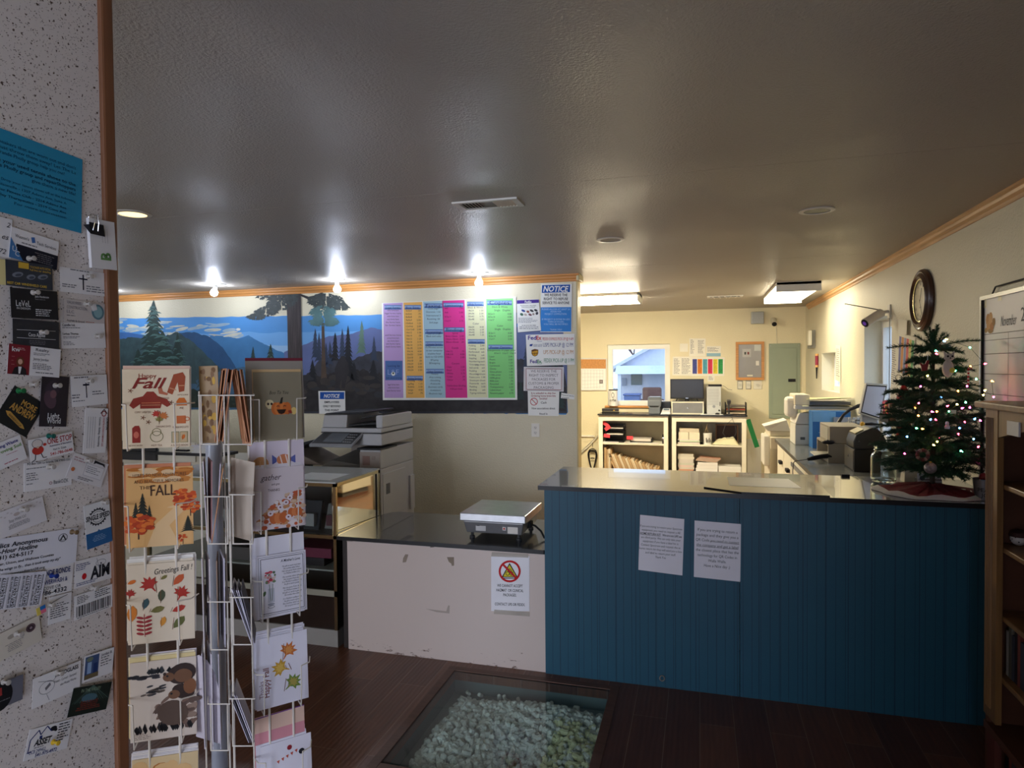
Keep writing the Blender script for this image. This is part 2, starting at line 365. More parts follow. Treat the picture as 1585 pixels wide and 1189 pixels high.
# windows
FRAME = mat((236,236,232), .4, noise=.02)
PANE = mat((235,245,250), .0, noise=0, trans=1, ior=1.0, spec=.2)
def pane_mat():
    m = bpy.data.materials.new('window_glass'); m.use_nodes = True; nt = m.node_tree; nt.nodes.clear()
    o = nt.nodes.new('ShaderNodeOutputMaterial'); t = nt.nodes.new('ShaderNodeBsdfTransparent'); t.inputs[0].default_value = (.93,.96,.97,1)
    g = nt.nodes.new('ShaderNodeBsdfGlossy'); g.inputs['Roughness'].default_value = .02; mx = nt.nodes.new('ShaderNodeMixShader'); fr = nt.nodes.new('ShaderNodeFresnel'); fr.inputs[0].default_value = 1.45
    ge = nt.nodes.new('ShaderNodeNewGeometry'); iv = nt.nodes.new('ShaderNodeMath'); iv.operation = 'SUBTRACT'; iv.inputs[0].default_value = 1; nt.links.new(ge.outputs['Backfacing'], iv.inputs[1]); mu = nt.nodes.new('ShaderNodeMath'); mu.operation = 'MULTIPLY'; nt.links.new(fr.outputs[0], mu.inputs[0]); nt.links.new(iv.outputs[0], mu.inputs[1]); nt.links.new(mu.outputs[0], mx.inputs[0]); nt.links.new(t.outputs[0], mx.inputs[1]); nt.links.new(g.outputs[0], mx.inputs[2]); nt.links.new(mx.outputs[0], o.inputs[0]); return m
PANEM = pane_mat()
def window(name, ax, c, a0, a1, z0, z1, fw=.055, mull=None):
    mb = MB()
    def bx(b, p, q, zb, zt, d0, d1, m):
        if ax == 'X': b.box(c+d0, c+d1, p, q, zb, zt, m)
        else: b.box(p, q, c+d0, c+d1, zb, zt, m)
    bx(mb,a0,a1,z0,z0+fw,-.03,.03,FRAME); bx(mb,a0,a1,z1-fw,z1,-.03,.03,FRAME); bx(mb,a0,a0+fw,z0+fw,z1-fw,-.03,.03,FRAME); bx(mb,a1-fw,a1,z0+fw,z1-fw,-.03,.03,FRAME)
    for q in (mull or []): bx(mb,q-.02,q+.02,z0+fw,z1-fw,-.025,.025,FRAME)
    o = struct(mb.build(name)); g = MB(); bx(g,a0+fw,a1-fw,z0+fw,z1-fw,-.003,.003,PANEM); g.build('pane', o); return o
window('window_1', 'Y', FY+.07, W1[0], W1[1], W1[2], W1[3], .07)
window('window_2', 'X', RX+.16, W2[0], W2[1], W2[2], W2[3], .06)
window('window_3', 'X', RX+.16, W3[0], W3[1], W3[2], W3[3], .045, [7.75])
window('window_5', 'Y', NY-.07, -4.2, -1.6, .3, 2.2, .05, [-2.9])
window('window_6', 'X', RX+.1, -2.6, -1.3, .1, 1.5, .05)
window('window_4', 'Y', NY-.07, -.6, .45, .2, 2.2, .05)
struct(MB().box(W1[0]-.04, W1[1]+.04, FY-.035, FY+.05, W1[2]-.03, W1[2], WOODX).build('trim_6', bevel=.006))
# glazed pit in the floor: walls, ledge, glass, frame
pitm = mat((96,112,112), .6, noise=.1, name='pit_wall'); ledge = mat((140,150,148), .5, noise=.1)
mb = MB(); D = -.34
for a in ((GX0-.02,GX0,GY0,GY1),(GX1,GX1+.02,GY0,GY1),(GX0,GX1,GY0-.02,GY0),(GX0,GX1,GY1,GY1+.02)): mb.box(*a, D, -.05, pitm)
mb.box(GX0, GX1, GY0, GY1, D-.02, D, pitm)
mb.box(GX0, GX1, GY1-.05, GY1, -.13, -.115, ledge); mb.box(GX0, GX0+.05, GY0, GY1-.05, -.13, -.115, ledge)
struct(mb.build('trim_7'))
tm = mat((92,62,46), .45, noise=.2, nscale=8, stretch=(1,8,1)); mb = MB(); tw_ = .045
mb.box(GX0-tw_,GX0,GY0-tw_,GY1+tw_,-.01,.004,tm); mb.box(GX1,GX1+tw_,GY0-tw_,GY1+tw_,-.01,.004,tm)
mb.box(GX0,GX1,GY0-tw_,GY0,-.01,.004,tm); mb.box(GX0,GX1,GY1,GY1+tw_,-.01,.004,tm)
struct(mb.build('trim_8', bevel=.002))
def pitglass():
    m = bpy.data.materials.new('floor_glass'); m.use_nodes = True; nt = m.node_tree; nt.nodes.clear()
    o = nt.nodes.new('ShaderNodeOutputMaterial'); t = nt.nodes.new('ShaderNodeBsdfTransparent'); t.inputs[0].default_value = (.90,.95,.93,1)
    g = nt.nodes.new('ShaderNodeBsdfGlossy'); g.inputs['Roughness'].default_value = .04; mx = nt.nodes.new('ShaderNodeMixShader'); fr = nt.nodes.new('ShaderNodeFresnel'); fr.inputs[0].default_value = 1.5
    ge = nt.nodes.new('ShaderNodeNewGeometry'); iv = nt.nodes.new('ShaderNodeMath'); iv.operation = 'SUBTRACT'; iv.inputs[0].default_value = 1; nt.links.new(ge.outputs['Backfacing'], iv.inputs[1]); mu = nt.nodes.new('ShaderNodeMath'); mu.operation = 'MULTIPLY'; nt.links.new(fr.outputs[0], mu.inputs[0]); nt.links.new(iv.outputs[0], mu.inputs[1]); nt.links.new(mu.outputs[0], mx.inputs[0]); nt.links.new(t.outputs[0], mx.inputs[1]); nt.links.new(g.outputs[0], mx.inputs[2]); nt.links.new(mx.outputs[0], o.inputs[0]); return m
tag(MB().box(GX0+.001, GX1-.001, GY0+.001, GY1-.001, -.012, 0, pitglass()).build('floor_glass'), 'square green-tinted glass pane set flush in the plank floor over packing peanuts', 'glass pane')
# packing peanuts
pn = mat((226,232,228), .7, noise=.05, bump=.3, bscale=120, name='foam'); pn2 = mat((224,226,186), .7, noise=.05)
def peanut(mb, c, s, r, m):
    M = Matrix.Rotation(r.uniform(0,6.3),3,'Z')@Matrix.Rotation(r.uniform(0,6.3),3,'X')@Matrix.Rotation(r.uniform(0,6.3),3,'Y')
    vs = []; L = s*r.uniform(1.0,1.5); n = 6; bend = s*r.uniform(-.35,.35)
    rows = ((-L*.5,.45),(-L*.42,.8),(0,.72+.2*r.random()),(L*.42,.8),(L*.5,.45))
    for k, (z, q) in enumerate(rows):
        for i in range(n):
            vs.append(Vector(c)+M@Vector((q*s*.5*math.cos(2*PI*i/n)+bend*(abs(z)/L), q*s*.5*math.sin(2*PI*i/n), z)))
    fs = [(j*n+i, j*n+(i+1)%n, (j+1)*n+(i+1)%n, (j+1)*n+i) for j in range(4) for i in range(n)]
    mb.add(vs, fs, m, False); mb.add(vs, [list(range(n))[::-1], list(range(4*n,5*n))], m)
r = random.Random(3); mb = MB()
for i in range(2700):
    x = r.uniform(GX0+.012, GX1-.012); y = r.uniform(GY0+.012, GY1-.03)
    edge = min((x-GX0)/.14, (GY1-y)/.16, 1); top = -.135+.075*min(1,edge)+.018*math.sin(9*x+2)*math.cos(8*y)
    if (x-GX0) < .05 or (GY1-y) < .06: top = -.142
    peanut(mb, (x, y, top-r.random()**1.5*.05), r.uniform(.027,.036), r, pn2 if (x > -.66 and y < 3.1 and r.random() < .7) else pn)
mb.box(GX0+.01, GX1-.01, GY0+.01, GY1-.06, D, -.20, pn)
tag(mb.build('packing_peanuts', sharp=50), 'heap of white foam packing peanuts under the floor glass', 'packing peanuts', kind='stuff')
for i, (px, py) in enumerate(((732,1063),(750,1067),(788,1070),(808,1074),(859,1078),(897,1085),(778,1072))):
    q = P(px, py, 'Z', -.105); q.y = GY1-.028; m2 = MB(); peanut(m2, (0,0,0), .026, r, pn)
    o = m2.build('packing_peanut', loc=(q.x, q.y, -.101)); tag(o, 'single white foam peanut lying on the ledge at the back of the floor pit', 'packing peanut', 'loose peanuts on the pit ledge')
# ================================================================ LAMPS AND CEILING FITTINGS
bulbm = glow((225,235,255), BULB_E)
whitep = mat((225,222,214), .4, noise=.03)
def bulb_lamp(x, y, tilt, label):
    t = thing('ceiling_bulb_lamp', label, 'lamp', (x,y,CZ), 0, 'bare bulb lamps along the mural wall')
    MB().lathe([(0,0),(.082,0),(.08,-.006),(.05,-.012),(0,-.012)], (0,0,0), whitep, 28).build('canopy', t)
    ax = Vector((tilt*.5, -.1*tilt, -1)).normalized(); M = Vector((0,0,-1)).rotation_difference(ax).to_matrix()
    MB().lathe([(0,-.01),(.017,-.01),(.019,-.045),(.017,-.05),(0,-.05)], (0,0,0), whitep, 18, M).build('socket', t)
    MB().lathe([(.0001,-.112),(.016,-.110),(.028,-.100),(.033,-.084),(.029,-.068),(.018,-.052),(.014,-.046)], (0,0,0), bulbm, 16, M).build('bulb', t)
for x, y, tl, lb in ((-4.21,5.04,-.9,'bare white bulb on ceiling, leftmost in view, above the lone fir'), (-3.04,5.14,0,'bare white bulb lamp on ceiling above the painted tall pines'), (-1.737,5.16,-.1,'bare white bulb lamp on ceiling above the coloured price board'), (-5.5,5.05,0,'bare white bulb lamp at the far left end of the mural wall')): bulb_lamp(x, y, tl, lb)
fl = glow((255,244,214), FLUO_E)
def fluo(x0, x1, y0, y1, label, fl=fl):
    t = thing('fluorescent_ceiling_light', label, 'ceiling light', ((x0+x1)/2,(y0+y1)/2,CZ)); hx, hy = (x1-x0)/2, (y1-y0)/2
    MB().box(-hx,hx,-hy,hy,-.03,0,whitep).build('housing', t, bevel=.004)
    if hx > hy: pts = [(-hy+.01,-.03),(hy-.01,-.03),(hy-.02,-.075),(hy-.06,-.09),(-hy+.06,-.09),(-hy+.02,-.075)]; mb = MB().prism([(a,b) for a,b in pts], -hx+.02, hx-.02, fl, 'X')
    else: pts = [(-hx+.01,-.03),(hx-.01,-.03),(hx-.02,-.075),(hx-.06,-.09),(-hx+.06,-.09),(-hx+.02,-.075)]; mb = MB().prism(pts, -hy+.02, hy-.02, fl, 'Y')
    mb.build('diffuser', t)
    for a in (0, 1):
        e = MB()
        if hx > hy: e.box(-hx+a*(2*hx-.02),-hx+.02+a*(2*hx-.02),-hy,hy,-.092,0,whitep)
        else: e.box(-hx,hx,-hy+a*(2*hy-.02),-hy+.02+a*(2*hy-.02),-.092,0,whitep)
        e.build('end_cap', t)
fluo(-1.86, -.60, 7.0, 7.4, 'long fluorescent light on ceiling behind the mural wall end', glow((255,240,206), FLUO_E*6))
fluo(.70, 1.09, 6.65, 7.9, 'wide wraparound fluorescent light on ceiling near the right wall')
def can(x, y, lit, label):
    t = thing('recessed_light', label, 'ceiling light', (x,y,CZ))
    MB().lathe([(.066,-.0005),(.084,-.0005),(.086,-.004),(.064,-.007),(.064,-.001)], (0,0,0), whitep, 32).build('trim_ring', t)
    m = glow((255,222,150), DOWN_E) if lit else mat((84,82,80), .35, noise=.05)
    MB().cyl((0,0,-.004),(0,0,-.0015),.066,m,seg=32).build('lens', t)
can(-2.71,2.66,True,'lit warm recessed ceiling light beside the wooden corner trim'); can(.577,3.66,False,'unlit recessed ceiling light, nearer the right wall'); can(-.523,4.09,False,'unlit recessed ceiling light above the blue counter, left one')
def vent(x0, x1, y0, y1, label, n):
    t = thing('ceiling_vent', label, 'vent', ((x0+x1)/2,(y0+y1)/2,CZ)); a, b = (x1-x0)/2, (y1-y0)/2
    MB().box(-a,a,-b,-b+.02,-.008,0,whitep).box(-a,a,b-.02,b,-.008,0,whitep).box(-a,-a+.03,-b+.02,b-.02,-.008,0,whitep).box(a-.03,a,-b+.02,b-.02,-.008,0,whitep).build('frame', t)
    MB().box(-a+.03,a-.03,-b+.02,b-.02,-.002,0,mat((30,30,30),.6)).build('duct_opening', t)
    mb = MB(); w = (2*a-.06)/n
    for i in range(n):
        if n > 6 and n*.36 < i < n*.62: continue
        xx = -a+.03+w*(i+.5); mb.rbox((xx,0,-.006),(w*.75,2*b-.04,.0015),(0,(.6 if i < n/2 else -.6),0),whitep)
    if n > 6: mb.box(-a+.03+w*n*.38,-a+.03+w*n*.62,-b+.02,b-.02,-.006,-.003,mat((120,110,104),.5))
    mb.build('louvers', t)
vent(-1.125,-.805,2.94,3.09,'white louvered vent in the ceiling in front of the price board',16)
vent(.09,.47,7.7,7.85,'thin dark slotted vent in the far ceiling',5)
vent(-2.60,-2.26,1.92,2.07,'white ceiling vent at the top of the wooden corner trim',5)
# ================================================================ MURAL WALL
def cmap(ox, oy, s, ax, c): return lambda x, y: P(ox+x/s, oy+y/s, ax, c)
def zz(x, y0, y1, a, r): return [(x+r.uniform(-a,a), y0+(y1-y0)*i/12) for i in range(13)]
S = Sheet(pxmap('Y', MY-.0005), thick=.0004, eps=.0003); r = random.Random(5)
def edge(x0, x1, ya, yb, amp, n=60): return [(x0+(x1-x0)*i/n, ya+(yb-ya)*i/n+r.uniform(-amp,amp)) for i in range(n+1)]
sky = mat((84,150,214), .6, noise=.12, nscale=1.1); sky2 = mat((112,170,226), .6, noise=.1, nscale=2); sky3 = mat((150,190,228), .6, noise=.1, nscale=2)
S.base(edge(120,800,494,484,.7)+edge(800,866,500,520,1,10)+[(878,570),(877,600)]+[(879,638)]+edge(876,120,641,632,1.2,90), sky)
S.poly([(120,520)]+edge(120,590,518,512,2,30)+[(590,600),(120,600)], sky2, 1)
S.poly([(120,535)]+edge(120,590,536,534,2,30)+[(590,600),(120,600)], sky3, 1.5)
cl = [mat((206,206,190), .6, noise=.1, nscale=8), mat((160,186,204), .6, noise=.1, nscale=8)]
for i in range(46):
    x = r.uniform(180,372); y = 494+ (x-180)*.05+r.uniform(0,22); S.ell(x, y, r.uniform(5,20), r.uniform(1,3.2), cl[r.random()<.45], 2+i*.04, 12, r.uniform(-.25,.15))
S.ell(369,510,3.4,2,mat((232,232,222),.6), 4.2, 12)
def hill(pts, m, lvl, base=640, jag=0):
    out = []
    for (x0,y0),(x1,y1) in zip(pts, pts[1:]):
        n = max(2, int(abs(x1-x0)/3)); out += [(x0+(x1-x0)*i/n, y0+(y1-y0)*i/n+(r.uniform(-jag,jag) if i else 0)) for i in range(n)]
    out.append(pts[-1]); S.poly(out+[(pts[-1][0],base),(pts[0][0],base)], m, lvl)
hill([(120,512),(200,515),(260,525),(300,548)], mat((64,110,172),.6,noise=.08), 3.2, 560)
hill([(325,520),(345,520),(370,524),(385,519),(400,528),(430,543),(470,556),(480,590)], mat((66,124,176),.6,noise=.1), 3.4, 600, .6)
hill([(440,545),(480,530),(510,520),(540,518),(575,507),(600,512),(660,520),(870,500),(878,560)], mat((98,112,160),.6,noise=.1), 3.5, 600, .6)
hill([(270,515),(300,514),(325,522),(345,538),(360,560),(372,580),(380,600)], mat((44,86,130),.6,noise=.15), 3.8, 620, 1)
hill([(120,520),(170,524),(250,522),(275,514),(300,530),(318,548),(335,565),(360,588),(380,600)], mat((58,82,88),.6,noise=.25,nscale=12), 4.1, 630, 1.4)
hill([(250,610),(300,590),(345,574),(375,568),(420,575),(470,572)], mat((70,104,132),.6,noise=.15), 4.3, 634, .5)
hill([(120,600),(220,592),(290,600),(340,612),(420,612),(470,590)], mat((44,56,50),.6,noise=.35,nscale=15), 4.6, 631, 2)
hill([(466,590),(500,552),(540,560),(575,545),(620,540),(700,560),(800,555),(870,560),(878,600)], mat((60,62,72),.6,noise=.3,nscale=10), 4.5, 640, 2)
hill([(466,585),(520,578),(560,572),(590,580),(640,590),(720,600),(800,590),(876,600)], mat((44,42,44),.6,noise=.35,nscale=16), 4.9, 637, 3)
def fir(cx, yt, yb, w, m, m2, lvl, n=None, tr=.0):
    n = n or max(6, int((yb-yt)/6)); L = [(cx,yt)]; Rr = []
    for i in range(1, n+1):
        t = i/n; y = yt+(yb-yt)*t; ww = w*t**.8*r.uniform(.75,1.1)
        L.append((cx-ww, y+r.uniform(0,2))); L.append((cx-ww*.45, y-(yb-yt)/n*.3))
        ww = w*t**.8*r.uniform(.75,1.1); Rr.append((cx+ww, y+r.uniform(0,2))); Rr.append((cx+ww*.45, y-(yb-yt)/n*.3))
    S.poly(L+Rr[::-1], m, lvl)
    if m2:
        for i in range(n*3):
            t = r.uniform(.08,1); y = yt+(yb-yt)*t; x = cx+r.uniform(-.8,.8)*w*t**.8; q = w*.22*r.uniform(.5,1.2)
            S.poly([(x-q,y+q*.45),(x-q*.3,y-.5),(x+q*.4,y),(x+q,y+q*.4),(x,y+q*.25)], m2, lvl+.6+i*.01)
dk = mat((38,58,56),.6,noise=.2,nscale=20); dk2 = mat((74,108,104),.6,noise=.2); dk3 = mat((30,34,40),.6,noise=.2); bl = mat((52,64,86),.6); gn = mat((92,120,106),.6,noise=.2)
for x, yt, yb, w in ((191,545,600,7),(208,540,600,8),(222,552,600,7),(300,545,596,8),(312,560,600,8)): fir(x,yt,yb,w,mat((56,78,82),.6),None,4.4)
fir(238,464,568,30,dk,dk2,5.4,12); fir(252,512,596,44,dk,dk2,5.2,10); fir(275,515,610,24,dk,dk2,5.0,10); fir(214,540,600,26,dk,dk2,5.1,8)
fir(392,536,563,6.5,dk,None,5.2); fir(419,532,566,9,dk,gn,5.2)
for x, yt, yb, w, m in ((488,508,555,8,bl),(494,514,560,7,bl),(519,514,560,9,dk3),(530,508,560,8,bl),(539,503,590,13,dk3),(560,496,548,9,gn),(579,520,560,7,bl),(484,556,600,11,dk3),(578,556,600,14,dk3),(505,530,570,7,bl),(511,528,565,7,bl),(548,560,590,10,dk3),(806,590,620,9,dk),(815,530,575,8,bl),(868,600,634,10,dk),(852,560,600,7,bl),(860,556,600,9,dk)): fir(x,yt,yb,w,m,None,5.3)
# the two big trunks reaching to the cornice
bark = mat((74,66,66),.65,noise=.45,nscale=7,stretch=(9,9,.6)); bark2 = mat((88,72,60),.6,noise=.3)
S.poly([(443,452),(466,452),(467,520),(469,580),(474,634),(446,634),(446,560),(445,500)], bark, 6.2)
for i in range(16):
    x = 446+i*1.4; S.poly([(x,455),(x+.5,455),(x+1.4+r.uniform(0,1),r.uniform(560,632)),(x+.8,r.uniform(500,560))], mat((44,40,44),.6), 6.5+i*.01)
S.poly([(498,500),(502,500),(504,560),(507,595),(497,595),(498,550)], bark2, 6.1)
S.poly([(465,455),(480,460),(500,452),(500,456),(480,465),(465,458)], mat((50,48,50),.6), 6.0)
nd = mat((62,70,70),.6,noise=.3,nscale=30); nt_ = mat((82,116,118),.6,noise=.3)
def needles(cx, cy, rx, ry, n, m, lvl, sl=0):
    for i in range(int(n*3.2)):
        a = r.uniform(0,2*PI); q = r.random()**.6; x = cx+rx*q*math.cos(a); y = cy+ry*q*math.sin(a)+sl*(x-cx); b = r.uniform(3,7)*(1 if x > cx else -1)
        S.poly([(x,y-1.6),(x+b*.6,y-.8),(x+b,y+2.4),(x+b*.5,y+1.4),(x+b*.1,y+2.6)], m, lvl+i*.004)
needles(436,468,22,12,60,nd,6.3,-.3); needles(412,482,18,7,46,nd,6.3,-.2); needles(396,490,10,4,20,nd,6.4); needles(430,459,30,5,30,nd,6.3)
needles(505,466,26,11,90,nd,6.3,.05); needles(500,484,17,10,60,nt_,6.6); needles(502,497,20,7,50,nt_,6.7); needles(528,474,9,5,20,nd,6.4)
# boulders and the standing woodsman
for i in range(34): S.ell(r.uniform(466,590), r.uniform(584,612), r.uniform(4,10), r.uniform(2.5,6), mat((62,56,54),.6,noise=.2) if i%3 else mat((50,52,58),.6), 6.0+i*.01, 10)
wm = mat((46,44,48),.6,noise=.2)
S.poly([(523,560),(528,553),(534,554),(539,562),(541,575),(537,584),(534,601),(529,601),(529,586),(525,601),(518,601),(520,584),(518,572)], wm, 6.9)
S.ell(531,554,4.2,3,wm,7.0,12); S.poly([(511,549),(525,556),(538,562),(537,564),(524,558),(511,551)], wm, 7.1); S.poly([(509,549),(512,547),(515,553),(511,555)], wm, 7.1)
S.build('mural', 'painted mountain forest mural with tall pines on the cream wall', 'mural')
# ---------------------------------------------------------------- price board
K = cmap(570,420,4.247,'Y',MY-.004); S = Sheet(K, thick=.004)
S.base([(97,847),(980,845),(972,168),(90,210)][::-1][::-1], plastic(244,244,240))
tx = ink(60,56,70); hb = ink(84,116,176)
cols = [((100,228,232,108),832,(196,164,216)),((232,356,372,250),832,(244,188,100)),((362,495,510,378),832,(172,206,220)),((487,634,653,510),832,(228,62,150)),((643,768,785,655),830,(238,238,196)),((775,953,967,790),832,(140,220,134))]
for k, ((x0,x1,x3,x2),yb,c) in enumerate(cols):
    yt = 212-k*6; S.poly([(x0,yt),(x1,yt-5),(x3,yb),(x2,yb)], ink(*c), 1)
heads = [(0,225,'Legal Forms'),(1,225,'Box Sizes'),(1,690,'Packing Services'),(2,215,'Faxing'),(2,385,'Scanning'),(2,465,'Computer Services'),(2,645,'Other Services'),(3,210,'Laminating'),(3,372,'Binding'),(4,203,'Wide Format'),(4,450,'Additional Services'),(5,196,'Copies'),(5,486,'Poster Options')]
def colx(k, y):
    (x0,x1,x3,x2),yb,_ = cols[k]; t = (y-205)/(yb-205); return x0+(x2-x0)*t+6, x1+(x3-x1)*t-8
for k, y, t in heads:
    a, b = colx(k, y+10); S.rect(a+2, y-3, b, y+27, hb, 2); S.rect(a+2, y+2, b, y+16, ink(150,178,222), 3); S.text(t, (a+b)/2, y+22, 15, ink(30,34,70), w=(b-a)*.8, al='c', lvl=4)
def rows(k, y0, y1, n, t1, t2, seed, m=tx):
    q = random.Random(seed); wl = t1.split()
    for i in range(n):
        y = y0+(y1-y0)*i/n; a, b = colx(k, y); S.text(wl[i%len(wl)], a+8, y, 11, m, lvl=2)
        if t2: S.text(q.choice(t2.split()), b-4, y, 11, m, al='r', lvl=2)
num = '.50 .75 1.25 1.50 2.00 2.50 3.75 4.00'
for y0, y1, n, s_ in ((262,380,6,1),(425,520,5,2),(750,810,3,3)):
    for i in range(n): a, b = colx(0, y0); S.text('Notary forms and legal printed while you wait ask the clerk for help today please'.split()[(i*2+s_)%14]+' forms here', (a+b)/2, y0+(y1-y0)*i/n, 11, tx, al='c', w=(b-a)*random.Random(i+s_).uniform(.6,.95))
S.rect(113,588,226,716,hb,2); S.text('Lasting by', 170, 628, 14, ink(40,50,90), al='c', lvl=3); S.text('L&F', 166, 680, 34, ink(150,170,215), al='c', lvl=3); S.ell(166,674,13,13,ink(236,236,230),4); S.ell(166,670,6,6,ink(60,70,60),5); S.text('Ask about pricing', 170, 706, 10, ink(40,50,90), al='c', lvl=3)
rows(1,265,675,20,'4x4x4 6x6x6 8x8x8 9x9x9 10x8x6 12x9x6 12x12x8 14x12 14x14 16x12 16x16 18x14 18x18 20x16 20x20 22x18 24x18 24x24 28x28 30x24',num,2); rows(1,724,826,5,'Packing Lg.Bag Bubble Large Small',num,3)
for y0, y1, n, tt in ((250,365,5,'Local_page Domestic_1.50 International_3 Receiving_.50 2nd_page'),(415,450,2,'Scan_to_email Black_and_color'),(505,630,6,'15_Minutes_access to_our_computer anytime_hour burn_to_CD_DVD $Typing $Designing'),(680,830,7,'Notary -Key_cutting -Shredding -Postcards -Business_cards -Invitations -Business_tags')):
    for i in range(n): y = y0+(y1-y0)*i/n; a, b = colx(2, y); S.text(tt.split()[i].replace('_',' '), (a+b)/2, y, 11, tx, al='c')
pk = ink(110,14,70)
rows(3,248,360,4,'3x5 4x6 8.5x11 11x17',num,4,pk); S.text('Spiral', 572, 412, 12, pk, al='c'); rows(3,432,490,3,'8mm-12mm 14mm-18mm 20mm-25mm',num,5,pk); S.text('Comb', 572, 510, 12, pk, al='c'); rows(3,532,590,3,'1/4-1/2 5/8-3/4 7/8-1',num,6,pk); S.text('Covers', 575, 612, 12, pk, al='c'); rows(3,634,740,5,'Clear Black White Color Other',num,7,pk); S.text('Carbonless Binding', 580, 757, 11, pk, al='c'); S.text('4.50 per form', 580, 778, 10, pk, al='c')
S.text('Black & White', 705, 244, 12, tx, al='c'); rows(4,264,340,4,'18x24 24x36 30x42 36x48',num,8); S.text('Color', 709, 350, 12, tx, al='c'); rows(4,372,440,4,'18x24 24x36 30x42 36x48',num,9)
rows(4,494,826,16,'Folding Cutting Perforated Drilling Stapling Numbering Trimming 3x5.cards Padding Mounting Foam.core Sheets Postcards Padding Binding Typing','each per.sheet minimum ask 2.00 1.00',10)
S.text('Black & White', 866, 240, 12, tx, al='c'); S.text('Single   Duplex', 882, 262, 12, tx, al='c'); rows(5,286,345,3,'8.5x11 8.5x14 11x17',num,11); S.text('Color', 868, 364, 12, tx, al='c'); S.text('Single   Duplex', 885, 386, 12, tx, al='c'); rows(5,412,470,3,'8.5x11 8.5x14 11x17',num,12)
S.text('Enlargements on paper price', 876, 524, 11, tx, al='c'); S.text('8.5x11  11x17  13x19', 900, 544, 11, tx, al='c'); rows(5,566,826,13,'Laser Photo Bright Cardstock Glossy Gloss.photo 110lb.cover 100lb.gloss 80lb.text Recycled Transparency Label.sheet Resume.paper',num,13)
S.text('Single  Duplex', 300, 800, 1, tx)
S.build('price_board', 'large white price board with six coloured columns on the mural wall', 'price board')
# ---------------------------------------------------------------- notices
def notice(S): pass
W_ = plastic(240,240,236); BL = ink(28,84,170); BK = ink(30,30,34)
S = Sheet(cmap(800,430,4.755,'Y',MY-.003), thick=.002)
S.base([(172,400),(402,402),(405,45),(180,45)], W_)
S.poly([(186,55),(393,50),(391,106),(184,112)], BL, 1); S.text('NOTICE', 288, 102, 40, W_, w=188, al='c', bold=.04, it=.25, lvl=2)
for i, t in enumerate(('WE RESERVE THE','RIGHT TO REFUSE','SERVICE TO ANYONE')): S.text(t, 288, 136+i*29, 19, BK, w=(170,178,198)[i], al='c', bold=.03)
S.poly([(176,218),(402,216),(400,396),(173,396)], ink(58,138,220), 1)
for i, (y, t) in enumerate(((238,'PLEASE ALLOW AT LEAST 24'),(255,'HOURS FOR'),(273,'PROJECT COMPLETION.'),(312,'IF PROJECT IS DONE IN LESS'),(330,'THAN 24 HOURS,'),(348,'YOU WILL BE NOTIFIED.'),(388,'THANK YOU!'))): S.text(t, 288, y, 12, ink(190,220,250), al='c', w=min(205,len(t)*8.6))
S.build('notice_sign', 'blue and white NOTICE sign reserving the right to refuse service', 'sign')
S = Sheet(cmap(800,430,4.755,'Y',MY-.0065), thick=.0008); S.base([(8,402),(178,388),(162,158),(-2,164)], W_)
S.poly([(0,166),(162,160),(163,184),(1,192)], ink(70,44,140), 1); S.text('FedEx', 84, 184, 14, W_, al='c', bold=.04)
S.text('We are not able to take packages', 84, 208, 8, BK, al='c', w=118); S.text('Certain batteries and liquids', 84, 220, 8, BK, al='c', w=100)
for x, y, a, b, c in ((48,243,16,8,(50,70,150)),(82,250,12,9,(150,90,80)),(110,243,16,8,(60,60,64)),(140,240,14,8,(50,54,60)),(36,270,13,10,(70,110,90)),(64,272,12,8,(190,180,170)),(98,272,14,8,(120,80,90)),(148,262,10,12,(60,60,70)),(122,268,9,8,(160,150,140))): S.ell(x,y,a,b,ink(*c),2+x*.002,10,.4)
S.scrib(12,295,160,336,5,ink(150,150,156),.45,3); S.scrib(14,348,164,384,3,ink(130,130,136),.4,4,'c')
S.build('shipping_notice', 'white carrier flyer with purple header and battery pictures, left of NOTICE sign', 'notice')
S = Sheet(cmap(800,430,4.755,'Y',MY-.005), thick=.001); S.base([(75,650),(427,640),(425,412),(66,420)], W_)
pu, orr, na, gr, br = ink(78,52,150), ink(226,84,50), ink(34,56,130), ink(34,130,84), ink(112,70,34)
S.text('Fed', 82, 456, 29, pu, w=62, bold=.04); S.text('Ex', 145, 456, 29, ink(210,60,60), w=36, bold=.04); S.text('Express', 185, 470, 8, pu, al='r')
S.text('FEDEX EXPRESS PICK-UP @ 9 AM', 190, 460, 33, ink(200,40,46), w=226)
S.poly([(96,490),(118,487),(112,504),(94,504)], ink(40,70,150), 1); S.text('UNITED STATES', 122, 498, 8, na, w=64); S.text('POSTAL SERVICE', 122, 508, 8, na, w=64); S.text('USPS PICK-UP @ 12 PM', 194, 508, 32, na, w=220)
S.poly([(108,532),(133,524),(158,530),(158,556),(150,572),(133,580),(116,572),(108,558)], br, 1); S.poly([(112,545),(154,536),(154,557),(147,568),(133,575),(119,569),(112,558)], ink(226,170,50), 2); S.text('ups', 133, 562, 17, br, al='c', bold=.04, lvl=3, w=38)
S.text('UPS PICK-UP @ 12 PM', 196, 562, 30, ink(196,140,70), w=220)
S.text('Fed', 98, 628, 25, pu, w=50, bold=.04); S.text('Ex.', 150, 628, 25, gr, w=36, bold=.04); S.text('Ground', 182, 638, 7, gr, al='r'); S.text('FEDEX PICK-UP @ 3 PM', 200, 622, 30, gr, w=220)
S.build('pickup_times_sign', 'white sign listing carrier pick-up times in red, blue, tan and green', 'sign')
S = Sheet(cmap(800,430,4.755,'Y',MY-.0035), thick=.001); S.base([(50,832),(344,838),(346,658),(52,656)], plastic(236,232,234)); rd = ink(150,80,84)
